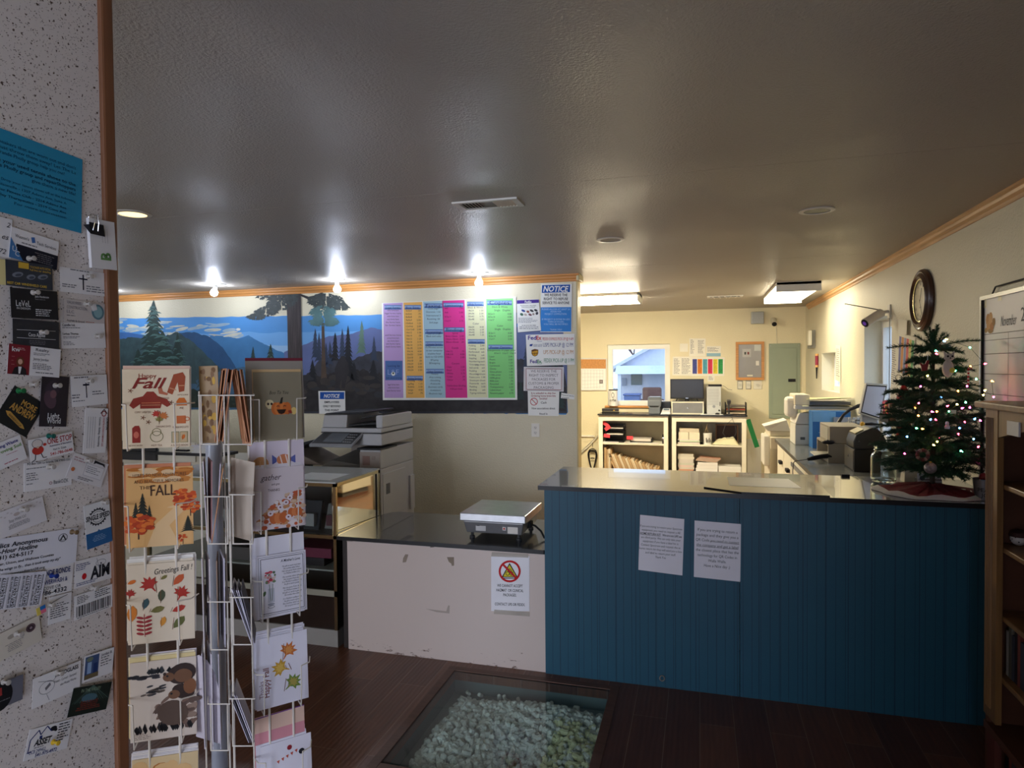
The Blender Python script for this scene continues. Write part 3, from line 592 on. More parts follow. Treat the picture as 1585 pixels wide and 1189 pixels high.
S.line([(68,670),(330,672),(328,826),(70,822),(68,670)], 4, rd, 1); S.line([(60,664),(338,666),(336,832),(62,828),(60,664)], 2, BK, 1)
for i, t in enumerate(('WE RESERVE THE','RIGHT TO INSPECT','PACKAGES FOR','CUSTOMS & PROPER','PACKAGING')): S.text(t, 198, 697+i*30, 19, ink(110,104,108), w=(190,214,172,226,144)[i], al='c')
S.build('inspection_notice', 'framed white notice on the right to inspect packages for customs', 'notice')
S = Sheet(cmap(800,430,4.755,'Y',MY-.005), thick=.001); S.base([(84,1014),(308,1018),(312,838),(80,832)], W_); dr = ink(150,40,48)
for i, t in enumerate(('It is unlawful to ship live','Ordering home brew kits','locality!')): S.text(t, 196, 856+i*20, 14, dr, al='c', w=(178,180,56)[i], bold=.02)
S.ring(126,912,28,5,ink(190,60,66),1); S.line([(108,892),(146,932)],5,ink(190,60,66),2); S.text('Cash',198,926,15,BK,al='c',it=.2,bold=.02); S.text('New associations about',196,968,14,BK,al='c',w=172,bold=.02); S.text('fraud is',196,1008,14,BK,al='c',bold=.02)
S.build('fraud_notice', 'white notice with red crossed circle taped below the inspection notice', 'notice')
S = Sheet(cmap(800,430,4.755,'Y',MY-.003), thick=.001); S.base([(324,886),(424,896),(424,862),(328,846)], W_); S.text('Personal checks',330,866,10,BK,w=90,rot=.12); S.text('not accepted',332,884,10,BK,w=50,rot=.1)
S.build('small_label', 'tiny white strip label beside the inspection notice at the wall edge', 'label')
S = Sheet(cmap(170,410,3.686,'Y',MY-.003), thick=.0015); S.base([(1195,850),(1345,852),(1342,720),(1190,720)], W_)
S.rect(1200,726,1338,766,BL,1); S.text('NOTICE',1267,758,20,W_,w=92,al='c',bold=.04,it=.25,lvl=2)
for i, t in enumerate(('EMPLOYEES','ONLY BEYOND','THIS POINT')): S.text(t,1267,789+i*23,11,BK,w=(84,100,82)[i],al='c',bold=.04)
S.build('employees_sign', 'small NOTICE EMPLOYEES ONLY BEYOND THIS POINT sign over the copier', 'sign')
# sockets
def outlet(px, py, lb):
    q = P(px, py, 'Y', MY); t = thing('wall_outlet', lb, 'outlet', (q.x, MY, q.z))
    MB().box(-.036,.036,-.006,0,-.058,.058,plastic(236,232,222)).build('cover_plate', t, bevel=.003)
    for dz in (.022,-.022):
        f = MB().prism([(.016*math.cos(a)*1.05, dz+.0145*math.sin(a)) for a in [i*PI/8 for i in range(16)]], -.0085, -.006, plastic(226,222,212), 'Y').build('receptacle', t)
        MB().box(-.007,-.005,-.0092,-.0084,dz-.002,dz+.008,BK).box(.005,.007,-.0092,-.0084,dz-.002,dz+.008,BK).box(-.002,.002,-.0092,-.0084,dz-.01,dz-.006,BK).build('slots', f)
outlet(829,666,'white double wall outlet below the posted notices'); outlet(633,657,'white double wall outlet half hidden behind the copier')
# faint smoke marks and scuff on the wall right of the counter are left to the paint texture
# ================================================================ COUNTERS
def bead_mat():
    m = bpy.data.materials.new('blue_beadboard'); m.use_nodes = True; nt = m.node_tree; b = nt.nodes['Principled BSDF']
    g = nt.nodes.new('ShaderNodeNewGeometry'); s = nt.nodes.new('ShaderNodeSeparateXYZ'); nt.links.new(g.outputs['Position'], s.inputs[0])
    def mth(op, a, bb):
        n = nt.nodes.new('ShaderNodeMath'); n.operation = op
        for i, v in enumerate((a,bb)):
            if isinstance(v, (int,float)): n.inputs[i].default_value = v
            else: nt.links.new(v, n.inputs[i])
        return n.outputs[0]
    gs = []
    for per, ph in ((.042,0),(.1,.02)):
        f = mth('FRACT', mth('DIVIDE', mth('ADD', s.outputs[0], 10+ph), per), 0); gs.append(mth('LESS_THAN', f, .06 if per < .05 else .035))
    gr = mth('MAXIMUM', gs[0], gs[1])
    n = nt.nodes.new('ShaderNodeTexNoise'); n.inputs['Scale'].default_value = 3; nt.links.new(g.outputs['Position'], n.inputs['Vector'])
    mx = nt.nodes.new('ShaderNodeMixRGB'); mx.inputs[1].default_value = (*lin((20,76,98)),1); mx.inputs[2].default_value = (*lin((24,84,106)),1); nt.links.new(n.outputs['Fac'], mx.inputs[0])
    m2 = nt.nodes.new('ShaderNodeMixRGB'); m2.inputs[2].default_value = (*lin((8,42,66)),1); nt.links.new(mth('MULTIPLY',gr,.7), m2.inputs[0]); nt.links.new(mx.outputs[0], m2.inputs[1]); nt.links.new(m2.outputs[0], b.inputs['Base Color'])
    bp = nt.nodes.new('ShaderNodeBump'); bp.invert = True; bp.inputs['Strength'].default_value = .6; bp.inputs['Distance'].default_value = .003; nt.links.new(gr, bp.inputs['Height']); nt.links.new(bp.outputs[0], b.inputs['Normal'])
    b.inputs['Roughness'].default_value = .5; return m
BB = bead_mat(); TOP = mat((56,58,64), .2, noise=.22, nscale=5, coat=.7, spec=.8, name='black_laminate'); TEDGE = mat((20,20,24), .35, noise=.05)
def slab(pts, z0, z1, name, parent, m=TOP, e=TEDGE, bev=.004):
    n = len(pts); mb = MB(); vs = [(x,y,z0) for x,y in pts]+[(x,y,z1) for x,y in pts]
    mb.add(vs, [list(range(n))[::-1]], e); mb.add(vs, [list(range(n,2*n))], m); mb.add(vs, [(i,(i+1)%n,(i+1)%n+n,i+n) for i in range(n)], e)
    return mb.build(name, parent, bevel=bev)
def rectm(a,b,c,d): return [(a,c),(b,c),(b,d),(a,d)]
t = thing('reception_counter', 'tall blue beadboard counter with a black laminate top', 'counter', (0,0,0))
SEAM = P(1145,960,'Y',CY).x
MB().box(-.80,SEAM-.0015,CY,CY+.02,.0,.995,BB).build('front_panel', t); MB().box(SEAM+.0015,RX-.002,CY+.001,CY+.02,.0,.995,BB).build('front_panel', t)
MB().box(-.80,-.78,CY+.02,4.02,0,.995,mat((24,92,126),.5)).build('side_panel', t); MB().box(-.78,.72,4.0,4.02,0,.995,mat((222,216,200),.5)).build('back_panel', t)
slab(rectm(-.83,RX-.002,CY-.025,4.10), .997, 1.02, 'countertop', t)
MB().box(.60,.72,4.02,4.06,0,.995,mat((222,216,200),.5)).build('back_rail', t)
MB().tube([(P(1025,1063,'Y',CY).x+.012*math.cos(a), CY-.006, .05+.014*math.sin(a)) for a in [i*PI/8 for i in range(16)]], .003, mat((150,140,130),.4,.6), 6, True).build('pull_ring', t)
# low counter
t = thing('low_counter', 'low white-fronted counter with black laminate top, scuffed', 'counter', (0,0,0))
def scuff():
    m = bpy.data.materials.new('scuffed_white'); m.use_nodes = True; nt = m.node_tree; b = nt.nodes['Principled BSDF']
    g = nt.nodes.new('ShaderNodeNewGeometry'); n = nt.nodes.new('ShaderNodeTexNoise'); n.inputs['Scale'].default_value = 26; n.inputs['Detail'].default_value = 6; n.inputs['Roughness'].default_value = .7
    mp = nt.nodes.new('ShaderNodeMapping'); mp.inputs['Scale'].default_value = (.6,1,1.6); nt.links.new(g.outputs['Position'], mp.inputs[0]); nt.links.new(mp.outputs[0], n.inputs['Vector'])
    s = nt.nodes.new('ShaderNodeSeparateXYZ'); nt.links.new(g.outputs['Position'], s.inputs[0])
    h = nt.nodes.new('ShaderNodeMapRange'); h.inputs['From Min'].default_value = 0; h.inputs['From Max'].default_value = .16; h.inputs['To Min'].default_value = .565; h.inputs['To Max'].default_value = .72; nt.links.new(s.outputs[2], h.inputs['Value'])
    d = nt.nodes.new('ShaderNodeMath'); d.operation = 'SUBTRACT'; nt.links.new(n.outputs['Fac'], d.inputs[0]); nt.links.new(h.outputs[0], d.inputs[1])
    r = nt.nodes.new('ShaderNodeMapRange'); r.inputs['From Min'].default_value = 0; r.inputs['From Max'].default_value = .04; nt.links.new(d.outputs[0], r.inputs['Value'])
    mx = nt.nodes.new('ShaderNodeMixRGB'); mx.inputs[1].default_value = (*lin((214,198,190)),1); mx.inputs[2].default_value = (*lin((120,98,86)),1); nt.links.new(r.outputs[0], mx.inputs[0])
    nt.links.new(mx.outputs[0], b.inputs['Base Color']); b.inputs['Roughness'].default_value = .5; return m
fp = MB().box(-1.995,-.802,CY+.012,CY+.035,.0,.642,scuff()).build('front_panel', t)
MB().box(-2.03,-2.0,CY+.02,CY+.06,0,.642,mat((52,44,42),.5)).build('corner_post', t)
pts = [(-2.06,CY),(-.802,CY),(-.802,4.13),(-1.98,4.13),(-2.03,4.10),(-2.06,4.03)]
slab(pts, .645, .668, 'countertop', t); MB().box(-2.0,-1.97,CY+.06,4.05,0,.642,mat((70,62,58),.5)).build('side_panel', t)
# old tape scraps and pencil marks on the low counter
def scrap(pts, c, lb):
    S = Sheet(cmap(520,760,4.1,'Y',CY+.0115), thick=.0003); S.base(pts, mat(c,.5,noise=.1)); S.build('tape_scrap', lb, 'tape', 'old tape scraps on the low counter front')
scrap([(423,455),(445,452),(460,404),(440,402),(426,428)], (150,134,120), 'brown torn tape scrap on low white counter, left of the pair')
scrap([(735,476),(750,474),(749,420),(704,420),(716,450),(732,462)], (140,124,106), 'triangular brown tape scrap on low white counter, right of the pair')
scrap([(68,322),(106,322),(106,306),(68,305)], (160,146,136), 'grey tape scrap at top left corner of low white counter')
scrap([(598,360),(622,358),(626,338),(600,340)], (112,96,84), 'small dark tape scrap just under the low counter edge')
scrap([(568,748),(700,764),(712,726),(722,728),(720,778),(640,770)], (176,162,152), 'pale bracket-shaped tape remnant low on white counter front')
# hazmat notice
S = Sheet(cmap(520,760,4.1,'Y',CY+.010), thick=.0006); S.base([(985,762),(1228,764),(1228,415),(985,412)], plastic(238,236,242))
tp = mat((196,188,176), .2, noise=.1, alpha=.6); S.poly([(985,416),(1222,424),(1222,400),(990,388)], tp, 6); S.poly([(1002,780),(1230,796),(1230,768),(1006,752)], tp, 6)
S.poly([(1052,548),(1102,456),(1155,548)], BK, 1); S.poly([(1062,543),(1102,468),(1145,543)], ink(226,206,50), 2)
for a in (-PI/2, PI/6, 5*PI/6): S.ring(1102+14*math.cos(a), 518+12*math.sin(a), 13, 3.5, BK, 3+abs(a)*.1, 16)
S.line([(1058,554),(1150,554)],5,BK,1); S.ring(1103,510,70,13,ink(196,26,34),4); S.line([(1056,462),(1150,558)],13,ink(196,26,34),5)
for i, (t2, w) in enumerate((('WE CANNOT ACCEPT',162),('HAZMAT  OR CLINICAL',172),('PACKAGES.',84),(None,0),('CONTACT UPS OR FEDEX.',192))):
    if t2: S.text(t2, 1104, 610+i*29.5, 17, BK, w=w, al='c', bold=.02, rot=.03)
S.build('hazmat_notice', 'white taped notice with red crossed biohazard symbol on low counter', 'notice')
# two letters on the blue front
K = cmap(830,700,4.284,'Y',CY-.002)
S = Sheet(K, thick=.0005); S.base([(677,780),(969,818),(982,444),(689,415)], plastic(236,232,240))
L1 = ['If you are trying to return your Spectrum','equipment you need to request a AE','HOME RETURN KIT.  We are not UPS we','are third party. We can only take your','equipment if you have a label for it.','Contact Spectrum and request the at','home return kit they will send you a box','and label to return your stuff.','Thank You']
for i, t2 in enumerate(L1): S.text(t2, 828-i*.6, 506+i*24.8, 14, ink(60,58,66), w=(280,256,276,262,238,262,284,202,70)[i], al='c', rot=.095, bold=.03 if i in (2,) else 0)
S.line([(690,545),(822,558)],1.5,BK,2)
S.build('posted_letter', 'white return-kit letter on blue counter front, left of the two', 'notice', 'letters on the blue counter')
S = Sheet(K, thick=.0005); S.base([(1045,827),(1353,860),(1358,477),(1050,453)], plastic(236,232,240))
L2 = ['If you are trying to return a','package and they give you a','QR Code you need to contact','the company and get a label','the closest place that has the','technology for QR Codes in','Walla Walla.','Have a Nice day :)']
for i, t2 in enumerate(L2): S.text(t2, 1202-i*.6, 531+i*33.5, 18, ink(54,52,60), w=(266,278,288,278,286,262,120,172)[i], al='c', rot=.085)
S.line([(1150,592),(1346,612)],1.8,BK,2); S.line([(1062,622),(1340,645)],1.8,BK,2)
S.build('posted_letter', 'white package-return letter on blue counter front, right of the two', 'notice', 'letters on the blue counter')
# writing mat with paper on top
ZT = 1.0201
def tp_(px, py, z=ZT): q = P(px, py, 'Z', z); return (q.x, q.y)
m_ = [tp_(1088,755,ZT+.006),tp_(1110,738,ZT+.006),tp_(1248,741,ZT+.006),tp_(1266,769,ZT+.006),tp_(1135,762,ZT+.006)]
t = thing('counter_mat', 'grey writing mat with a black edge on the blue counter top', 'mat', (0,0,0))
pts = [(.022,3.53),(.075,3.98),(.62,3.98),(.60,3.425),(.20,3.425)]; slab(pts, ZT, ZT+.006, 'mat_sheet', t, mat((140,140,126),.2,noise=.1,coat=.6), TEDGE, .001)
pp = [tp_(1128,746,ZT+.007),tp_(1215,744,ZT+.007),tp_(1226,765,ZT+.007),tp_(1132,758,ZT+.007)]
mb = MB(); mb.prism([(.15,3.60),(.50,3.60),(.47,3.88),(.15,3.88)], ZT+.0062, ZT+.0068, plastic(226,222,206)); tag(mb.build('paper_sheet'), 'blank cream paper lying on the counter mat', 'paper')
# ---------------------------------------------------------------- parcel scale on low counter
t = thing('parcel_scale', 'grey steel parcel scale standing on the low black countertop', 'scale', (-1.13,3.74,.668))
q = MB(); q.hexa([(-.165,-.17,.035),(.165,-.17,.035),(.165,.17,.035),(-.165,.17,.035)],[(-.18,-.185,.105),(.18,-.185,.105),(.18,.185,.105),(-.18,.185,.105)],mat((132,132,134),.4,.5)); q.build('body', t, bevel=.006)
MB().box(-.195,.195,-.20,.20,.108,.152,mat((188,190,194),.28,.9,noise=.08,nscale=20)).build('platform', t, bevel=.004)
for x in (-.14,.14):
    for y in (-.14,.14): MB().lathe([(0,0),(.016,0),(.016,.01),(.009,.014),(.009,.036),(0,.036)],(x,y,0),mat((50,50,52),.5),14).build('foot', t)
MB().box(-.105,-.045,-.1795,-.178,.05,.098,mat((200,198,196),.5)).box(-.1,-.082,-.18,-.1795,.078,.092,BK).build('rating_label', t); MB().box(.085,.145,-.18,-.178,.044,.098,mat((220,214,204),.5)).build('paper_label', t)
MB().box(.055,.075,-.18,-.178,.06,.08,mat((214,206,204),.5)).box(.06,.07,-.1805,-.18,.065,.075,ink(190,60,50)).build('sticker', t)
q = MB(); q.tube([(.165,-.02,.07),(.21,-.03,.06),(.25,-.05,.035),(.28,-.1,.012)], .006, BK); q.build('cable', t); MB().box(.168,.19,-.06,.0,.05,.085,BK).build('connector', t, bevel=.004)
# ================================================================ PINNED CARDS ON THE SPECKLED WALL
CR = {1:(0,150,3.963), 2:(0,400,4.953), 3:(0,620,4.953), 4:(0,780,5.405), 5:(0,980,5.69)}
_pn = [0]
def card(k, tl, tr, bl, w=100, h=60, m=None, th=.0004, lift=None):
    ox, oy, s = CR[k]; _pn[0] += 1
    if lift is None: lift = .001+.0007*(_pn[0]%9)
    c = PX+lift; f = pxquad('X', c, (ox+tl[0]/s, oy+tl[1]/s), (ox+tr[0]/s, oy+tr[1]/s), (ox+bl[0]/s, oy+bl[1]/s), w, h)
    S = Sheet(f, thick=th, eps=.00022); S.brect(w, h, m or plastic(236,232,230)); return S
dk_ = ink(40,40,46); gy = ink(120,118,122); wt = ink(225,225,225); nav = ink(34,48,110)
def fin(S, name, label, cat='card'): return S.build(name, label, cat)
S = card(1,(-300,75),(505,385),(-300,625),200,150,plastic(40,142,178),lift=.002); tq = ink(16,60,84)
for i,(t,b,w) in enumerate((('sneakers that are worn out and don\'t',0,128),('just throw them away? Let The La',0,124),('Grande Pholly group help you out!',0,108),('Donate your used tennis shoes to the',.03,150),('La Grande Pholly group and repairShoppers',.02,156),('give them a new life!',0,74),('Drop your tennis shoes off at the following',0,120),('Nelsonville - 1307 Adams Ave, Suite A',0,112),('Indoor Fitness Club - 2214 Adams Ave',.02,118),('Valley Therapeutics - 2519 Cove Ave',.02,114),('For more information',0,84))): S.text(t,188-(20 if i in(2,) else 0)-(4*(i>6)*4),26+i*9.5+(i>2)*5+(i>5)*4,6.2 if i<6 else 4.6,tq,w=w,al='r',bold=b)
fin(S,'paper_flyer','blue paper flyer with black lettering at the top of the speckled wall','flyer')
S = card(1,(-120,700),(75,755),(-120,950),60,80); S.text('es',54,44,11,dk_,al='r',it=.3); S.text('2',56,18,10,dk_,al='r',it=.3); S.text('72',50,74,10,dk_,al='r',it=.3); fin(S,'handwritten_note','pale handwritten note cut off at the left edge under the blue flyer','note')
S = card(2,(-120,-10),(40,10),(-120,190),60,80,plastic(232,216,150)); fin(S,'yellow_note','pale yellow note at the left edge beside the dark car card','note')
S = card(1,(70,795),(362,890),(63,985)); S.rect(12,30,100,60,ink(24,26,40),1); S.poly([(0,20),(28,60),(0,60)],ink(70,120,170),2); S.text('U',5,46,10,wt,lvl=3); S.text('C',11,54,10,wt,lvl=3); S.text("Weston's",8,18,6.5,dk_,w=28); S.text('Tech Services',52,20,6.5,dk_,w=42); S.poly([(40,9),(47,7),(50,17),(43,20)],ink(70,110,170),1); S.scrib(50,36,92,56,5,gy,.4,2,'c'); S.scrib(22,24,70,28,1,gy,.5,3); fin(S,'business_card',"tech services card, white over navy with blue corner, below the blue flyer")
S = card(2,(40,5),(398,60),(45,205),m=plastic(50,56,66)); S.rect(26,2,48,16,ink(210,170,60),1); S.text('TOUCHLESS AUTO DETAIL',50,12,5,ink(220,180,60),w=46); S.text('Full line car detailing',50,19,5,ink(220,180,60),w=46); S.text('BEST CAR WINDSHIELD CARE',2,56,5.5,ink(226,190,70),w=84,bold=.02)
for x,y,a in ((24,32,12),(52,34,10),(78,30,12)): S.ell(x,y,a,6,ink(120,126,136),1+x*.01,14,-.3); S.ell(x+1,y+1,a*.6,3,ink(70,76,88),3,12,-.3)
fin(S,'business_card','dark car detailing card with yellow lettering under the tech card')
S = card(2,(75,222),(437,255),(88,455),m=plastic(24,26,32)); S.text('LeVeL',10,36,12,wt,w=30); S.text('IN DESIGN',11,42,4,wt,w=28); S.text('Julie Henderson',50,16,4.5,wt,w=30); S.scrib(50,19,84,23,1,gy,.4,1); S.scrib(50,40,86,56,4,wt,.4,2); fin(S,'business_card','black business card reading LeVeL')
S = card(2,(95,460),(450,490),(118,690),m=plastic(44,46,52)); S.line([(8,22),(92,20)],.7,wt,1); S.line([(8,38),(92,38)],.7,wt,1); S.text('Coco Appeal',50,34,7.5,wt,w=36,al='c',bold=.02); S.scrib(26,42,76,52,3,gy,.4,3,'c'); fin(S,'business_card','charcoal business card with thin white lines under the black LeVeL card')
S = card(2,(66,652),(465,700),(62,885)); S.rect(0,0,40,60,ink(126,34,44),1); S.text('kw',6,14,9,wt,bold=.03); S.scrib(16,6,36,12,2,ink(200,150,150),.4,1)
S.ell(22,34,7.5,10,ink(110,60,40),2,16); S.ell(22,34,4.2,5.6,ink(220,170,146),3,14); S.poly([(8,60),(12,47),(20,43),(26,43),(33,48),(35,60)],ink(40,34,38),2.5); S.poly([(19,44),(25,44),(23,58),(20,58)],ink(232,228,228),3)
for i in range(3): S.scrib(6,24+i*8,12,28+i*8,1,ink(170,100,104),.3,i)
S.text('Realty',50,9,6,dk_,w=26); S.scrib(46,13,78,19,2,gy,.4,2); S.text('Jenny Jordan',46,28,5.5,dk_,w=30); S.scrib(46,34,84,48,4,gy,.45,4); S.scrib(52,52,88,56,1,gy,.5,2); fin(S,'business_card','red and white realty card with a portrait, at left under the charcoal card')
def cross(S,x,y,h): S.rect(x-1.3,y,x+1.3,y+h,ink(24,22,44),1); S.rect(x-h*.24,y+h*.24,x+h*.24,y+h*.33,ink(24,22,44),1)
S = card(2,(458,62),(824,118),(448,252)); cross(S,46,12,38); S.scrib(20,2,80,7,1,gy,.5,8); S.scrib(3,40,32,50,2,gy,.45,2); S.scrib(52,38,96,56,3,gy,.4,3); fin(S,'business_card','white card with a black cross, upper one beside the dark car card')
S = card(2,(490,305),(802,350),(482,490),m=plastic(206,196,190)); S.text('VALKYRIES',6,12,7.5,gy,w=34); S.text('CONSTRUCTION',6,24,7.5,gy,w=48); S.text('LLC',6,35,7.5,gy); S.scrib(6,40,36,44,1,gy,.5,1); S.text('Asphalt & Gravel',6,56,5,dk_,w=42); S.ell(82,24,16,20,ink(96,130,140),1,20); S.ell(82,24,11,15,ink(140,176,180),2,20); S.poly([(62,8),(76,2),(80,18),(68,24)],ink(226,224,222),3); S.scrib(52,52,84,55,1,ink(170,90,80),.5,3); fin(S,'business_card','grey construction card with round teal picture beside the LeVeL card')
S = card(2,(462,492),(800,500),(462,692)); S.text('Candle Ink',3,8,5.5,dk_,w=28,bold=.02); S.scrib(3,11,62,14,1,gy,.5,1); S.text('Larissa Thomas',3,28,5,dk_,w=34,bold=.02); S.scrib(3,32,40,38,2,gy,.4,2); S.scrib(3,44,28,54,3,gy,.4,3); fin(S,'business_card','plain white business card right of the charcoal card')
S = card(3,(322,-198),(530,-180),(320,200),60,110,plastic(44,38,46)); S.ell(24,30,15,22,ink(66,56,66),1,18,.4); S.ell(20,52,13,20,ink(88,66,76),2,18,-.3); S.ell(26,40,7,9,ink(120,86,92),3,14); S.text('Light',17,92,11,wt,w=26,bold=.02); S.text('World',16,103,11,wt,w=30,bold=.02); S.scrib(22,106,42,109,1,gy,.5,1); fin(S,'business_card','dark upright card reading Light World')
S = card(2,(112,975),(345,1120),(-60,1230),100,100,plastic(26,30,32),lift=.0008); ye=ink(196,150,72); S.text('MORE',40,34,15,ye,w=46,bold=.04,rot=0); S.text('ANDREW',18,56,18,ye,w=74,bold=.04); S.poly([(14,66),(26,62),(74,76),(84,84),(72,86),(24,74)],ye,1); S.text('BARBERSHOP',26,73,6,dk_,w=46,rot=.27,lvl=3); fin(S,'business_card','black card with gold hand lettering pinned askew, left of the Light World card')
S = card(2,(540,905),(815,890),(528,1145)); cross(S,40,8,36); S.scrib(8,2,64,7,1,gy,.5,8); S.scrib(0,36,22,46,2,gy,.45,2); S.scrib(56,32,96,42,2,gy,.4,3); S.scrib(2,48,50,52,1,gy,.4,3); fin(S,'business_card','white card with a black cross, lower one beside the Light World card')
S = card(3,(655,55),(828,62),(665,405),60,100); S.line([(40,12),(49,2),(58,12)],2,ink(40,36,40),1); S.ring(49,12,6.5,2,ink(160,50,50),1)
for x,t,c in ((56,'GORDON',ink(40,36,40)),(47,'CONSTRUCTION COMPANY, LLC',ink(180,60,60)),(37,'Concrete - Building - Remodeling',ink(60,60,66))): S.text(t,x,20,6 if x>50 else 4.6,c,w=(28 if x>50 else 66),rot=PI/2,bold=.03)
for x in (8,14,20,26): S.scrib(x,20,x+2,90,22,gy,.5,x)
fin(S,'business_card','white construction card turned sideways beside the wooden corner trim')
S = card(3,(-160,385),(150,262),(-130,590),130,100); S.text('Reducing Waste',118,22,12,ink(50,50,130),al='r',w=96,bold=.03); S.text('Improving Soil',124,42,12,ink(100,150,60),al='r',w=100,bold=.03); S.scrib(70,54,124,58,1,ink(190,110,130),.5,4); S.scrib(56,84,104,90,1,ink(180,60,90),.5,6); fin(S,'business_card','white card with blue and green waste and soil lettering at left edge')
S = card(3,(215,305),(550,238),(222,478)); S.text('ONE STOP',40,22,17,ink(170,40,44),w=58,bold=.02); S.text('Automotive & Recreation',44,30,5,ink(40,40,90),w=52,bold=.02); S.text('Karl A. Eslale',52,42,6,dk_,w=30); S.text('541-786-0648',44,54,8,ink(190,50,50),w=52,bold=.02); S.ell(18,32,13,12,ink(196,60,50),1,18); S.ell(18,14,12,10,ink(226,214,206),1.2,18); S.ring(18,14,12,1,dk_,2,18); S.ell(18,24,3,3,ink(230,190,160),3,10); S.line([(12,42),(10,56),(2,60)],2,dk_,1); S.line([(24,42),(28,55),(36,55)],2,dk_,1); S.ell(34,20,4,4,ink(196,60,50),2,10); fin(S,'business_card','white card with red ONE STOP lettering under the Light World card')
S = card(3,(183,482),(548,440),(192,703)); S.text('PO Box 1201 La Grande, OR 97850-1201',6,5,4.5,dk_,w=90,bold=.02); S.scrib(4,12,44,15,1,gy,.5,2); S.scrib(4,22,30,40,4,gy,.4,3); S.scrib(4,44,24,47,1,gy,.5,1); S.text('BankOZK',60,52,8,ink(50,50,56),w=32); S.ring(54,49,3.2,1,ink(150,60,60),1,12); fin(S,'business_card','white bank card with thin grey text below the ONE STOP card')
S = card(3,(572,398),(832,490),(490,582),m=plastic(228,222,220)); S.scrib(4,8,40,20,2,ink(190,150,150),.4,3); S.rect(40,14,92,44,ink(190,186,190),1); S.rect(41,15,91,43,ink(232,228,228),2); S.scrib(44,20,84,38,4,gy,.3,4,lvl=3); S.poly([(58,2),(88,4),(92,12),(84,8),(64,8),(58,12)],dk_,3); S.ell(10,38,5,5,ink(206,120,70),2,10); S.scrib(30,50,80,58,2,gy,.4,5); fin(S,'business_card','pale tilted card with a small black lamp drawing right of the bank card')
S = card(3,(-60,880),(325,735),(-20,1075),130,75,plastic(228,222,222)); S.text('Stay With Us!',56,40,9,gy,w=44,al='c'); 
for i in range(14): S.ell(10+i*8.5,10+(i%3)*5,3,2.4,ink(206,198,196),1,8)
S.ell(56,22,8,5,ink(190,176,170),2,12); S.scrib(30,46,86,60,4,gy,.4,5,'c'); fin(S,'business_card','pale grey card with faint dotted border above the hotline paper')
S = card(4,(-210,325),(652,196),(-180,655),160,70,plastic(232,230,236),lift=.0015); 
for i,(t,w,b,it) in enumerate((('Alcoholics Anonymous',108,.04,.1),('24-Hour Hotline',68,.04,.3),('(541) 624-5117',60,.04,0),('Serving Baker, Union, and Wallowa Counties',112,.03,0),('"gave me the wings to fly... then it took away my sky"',118,.03,.25),('Local Website: oregonaadistrict28.org',96,.03,0))): S.text(t,122-(14,30,36,2,-10,16)[i],17+i*10.4,(8,8,7,4.6,4.8,4.6)[i],dk_,w=w,al='r',bold=b,it=it)
S.ring(134,16,8,1,dk_,1); S.poly([(134,9),(128,21),(140,21)],dk_,2); S.poly([(134,14),(131,20),(137,20)],wt,3); fin(S,'hotline_paper','white Alcoholics Anonymous hotline paper with bold black lettering','paper')
for i,(a,b) in enumerate(((288,390),(195,290),(95,195),(-10,95))):
    S = card(4,(a,570+ (288-a)*.09),(b,562+(288-a)*.09),(a+12,850+(288-a)*.12),30,90,plastic(230,228,236)); 
    for j,x in enumerate((6,12,19,24)): S.text(('aa oregon district 28','Serving three Counties','(541) 624-5117','Alcoholics Anonymous')[j],x,88,3.4 if j!=2 else 5,dk_,w=80,rot=-PI/2,bold=.02)
    fin(S,'tear_off_strip','white tear-off phone strip, %s of the row under the hotline paper' % ('rightmost','second from the right','third from the right','leftmost')[i],'paper strip')['group'] = 'tear-off strips'
S = card(3,(640,812),(835,755),(698,1135),60,110,plastic(232,230,228)); S.rect(0,72,60,110,ink(44,98,150),1); S.ring(30,36,20,3,dk_,1,24); S.ring(30,36,14,1,dk_,1,24)
for i in range(20): a=2*PI*i/20; S.ell(30+21*math.cos(a),36+21*math.sin(a),1.8,1.8,dk_,1.4,6)
S.rect(4,27,56,43,plastic(232,230,228),2); S.text('SINGLE SPEED',30,41,13,dk_,w=56,al='c',bold=.06,it=.1,lvl=3); S.poly([(26,73),(30,68),(34,73)],ink(44,98,150),1); S.scrib(14,82,46,98,4,ink(150,180,210),.35,3,'c',2); fin(S,'business_card','white and blue SINGLE SPEED card with a chainring emblem')
S = card(4,(385,525),(615,480),(400,775),70,70); S.text('GRANDE RONDE',62,22,12,nav,al='r',w=84,bold=.04); S.text('POWERWASH &',56,42,10,nav,al='r',w=70,bold=.03); S.text('COVE OR',40,54,7,dk_,al='r'); S.text('786-4332',56,66,10,dk_,al='r',w=64,bold=.03); fin(S,'business_card','white power wash card with blue curved lettering, left of AIM card')
S = card(4,(628,483),(940,405),(636,708)); 
S.text('AIM',40,48,26,dk_,w=52,bold=.06); S.ell(24,38,6,7,ink(200,34,40),1,18); S.ring(68,16,14,.8,gy,1,20,7); S.line([(56,4),(64,30)],.8,gy,1); S.ell(68,18,2,2,dk_,2,8); S.scrib(2,8,40,24,4,ink(80,84,130),.4,5); S.scrib(4,50,80,58,2,ink(80,84,130),.4,7); fin(S,'business_card','white AIM card with a red dot and black letters')
S = card(4,(412,785),(600,735),(436,1005),60,70); S.line([(4,16),(30,8),(48,4)],1.4,dk_,1); S.scrib(4,20,54,60,7,dk_,.35,4); fin(S,'address_card','white card with black typed address lines under the power wash card')
S = card(4,(622,775),(938,668),(632,975)); 
q=random.Random(4); x=4
while x<94: w=q.choice((1,1,2,3)); S.rect(x,28,x+w,54,BK,1); x+=w+q.choice((1,1.5,2.5))
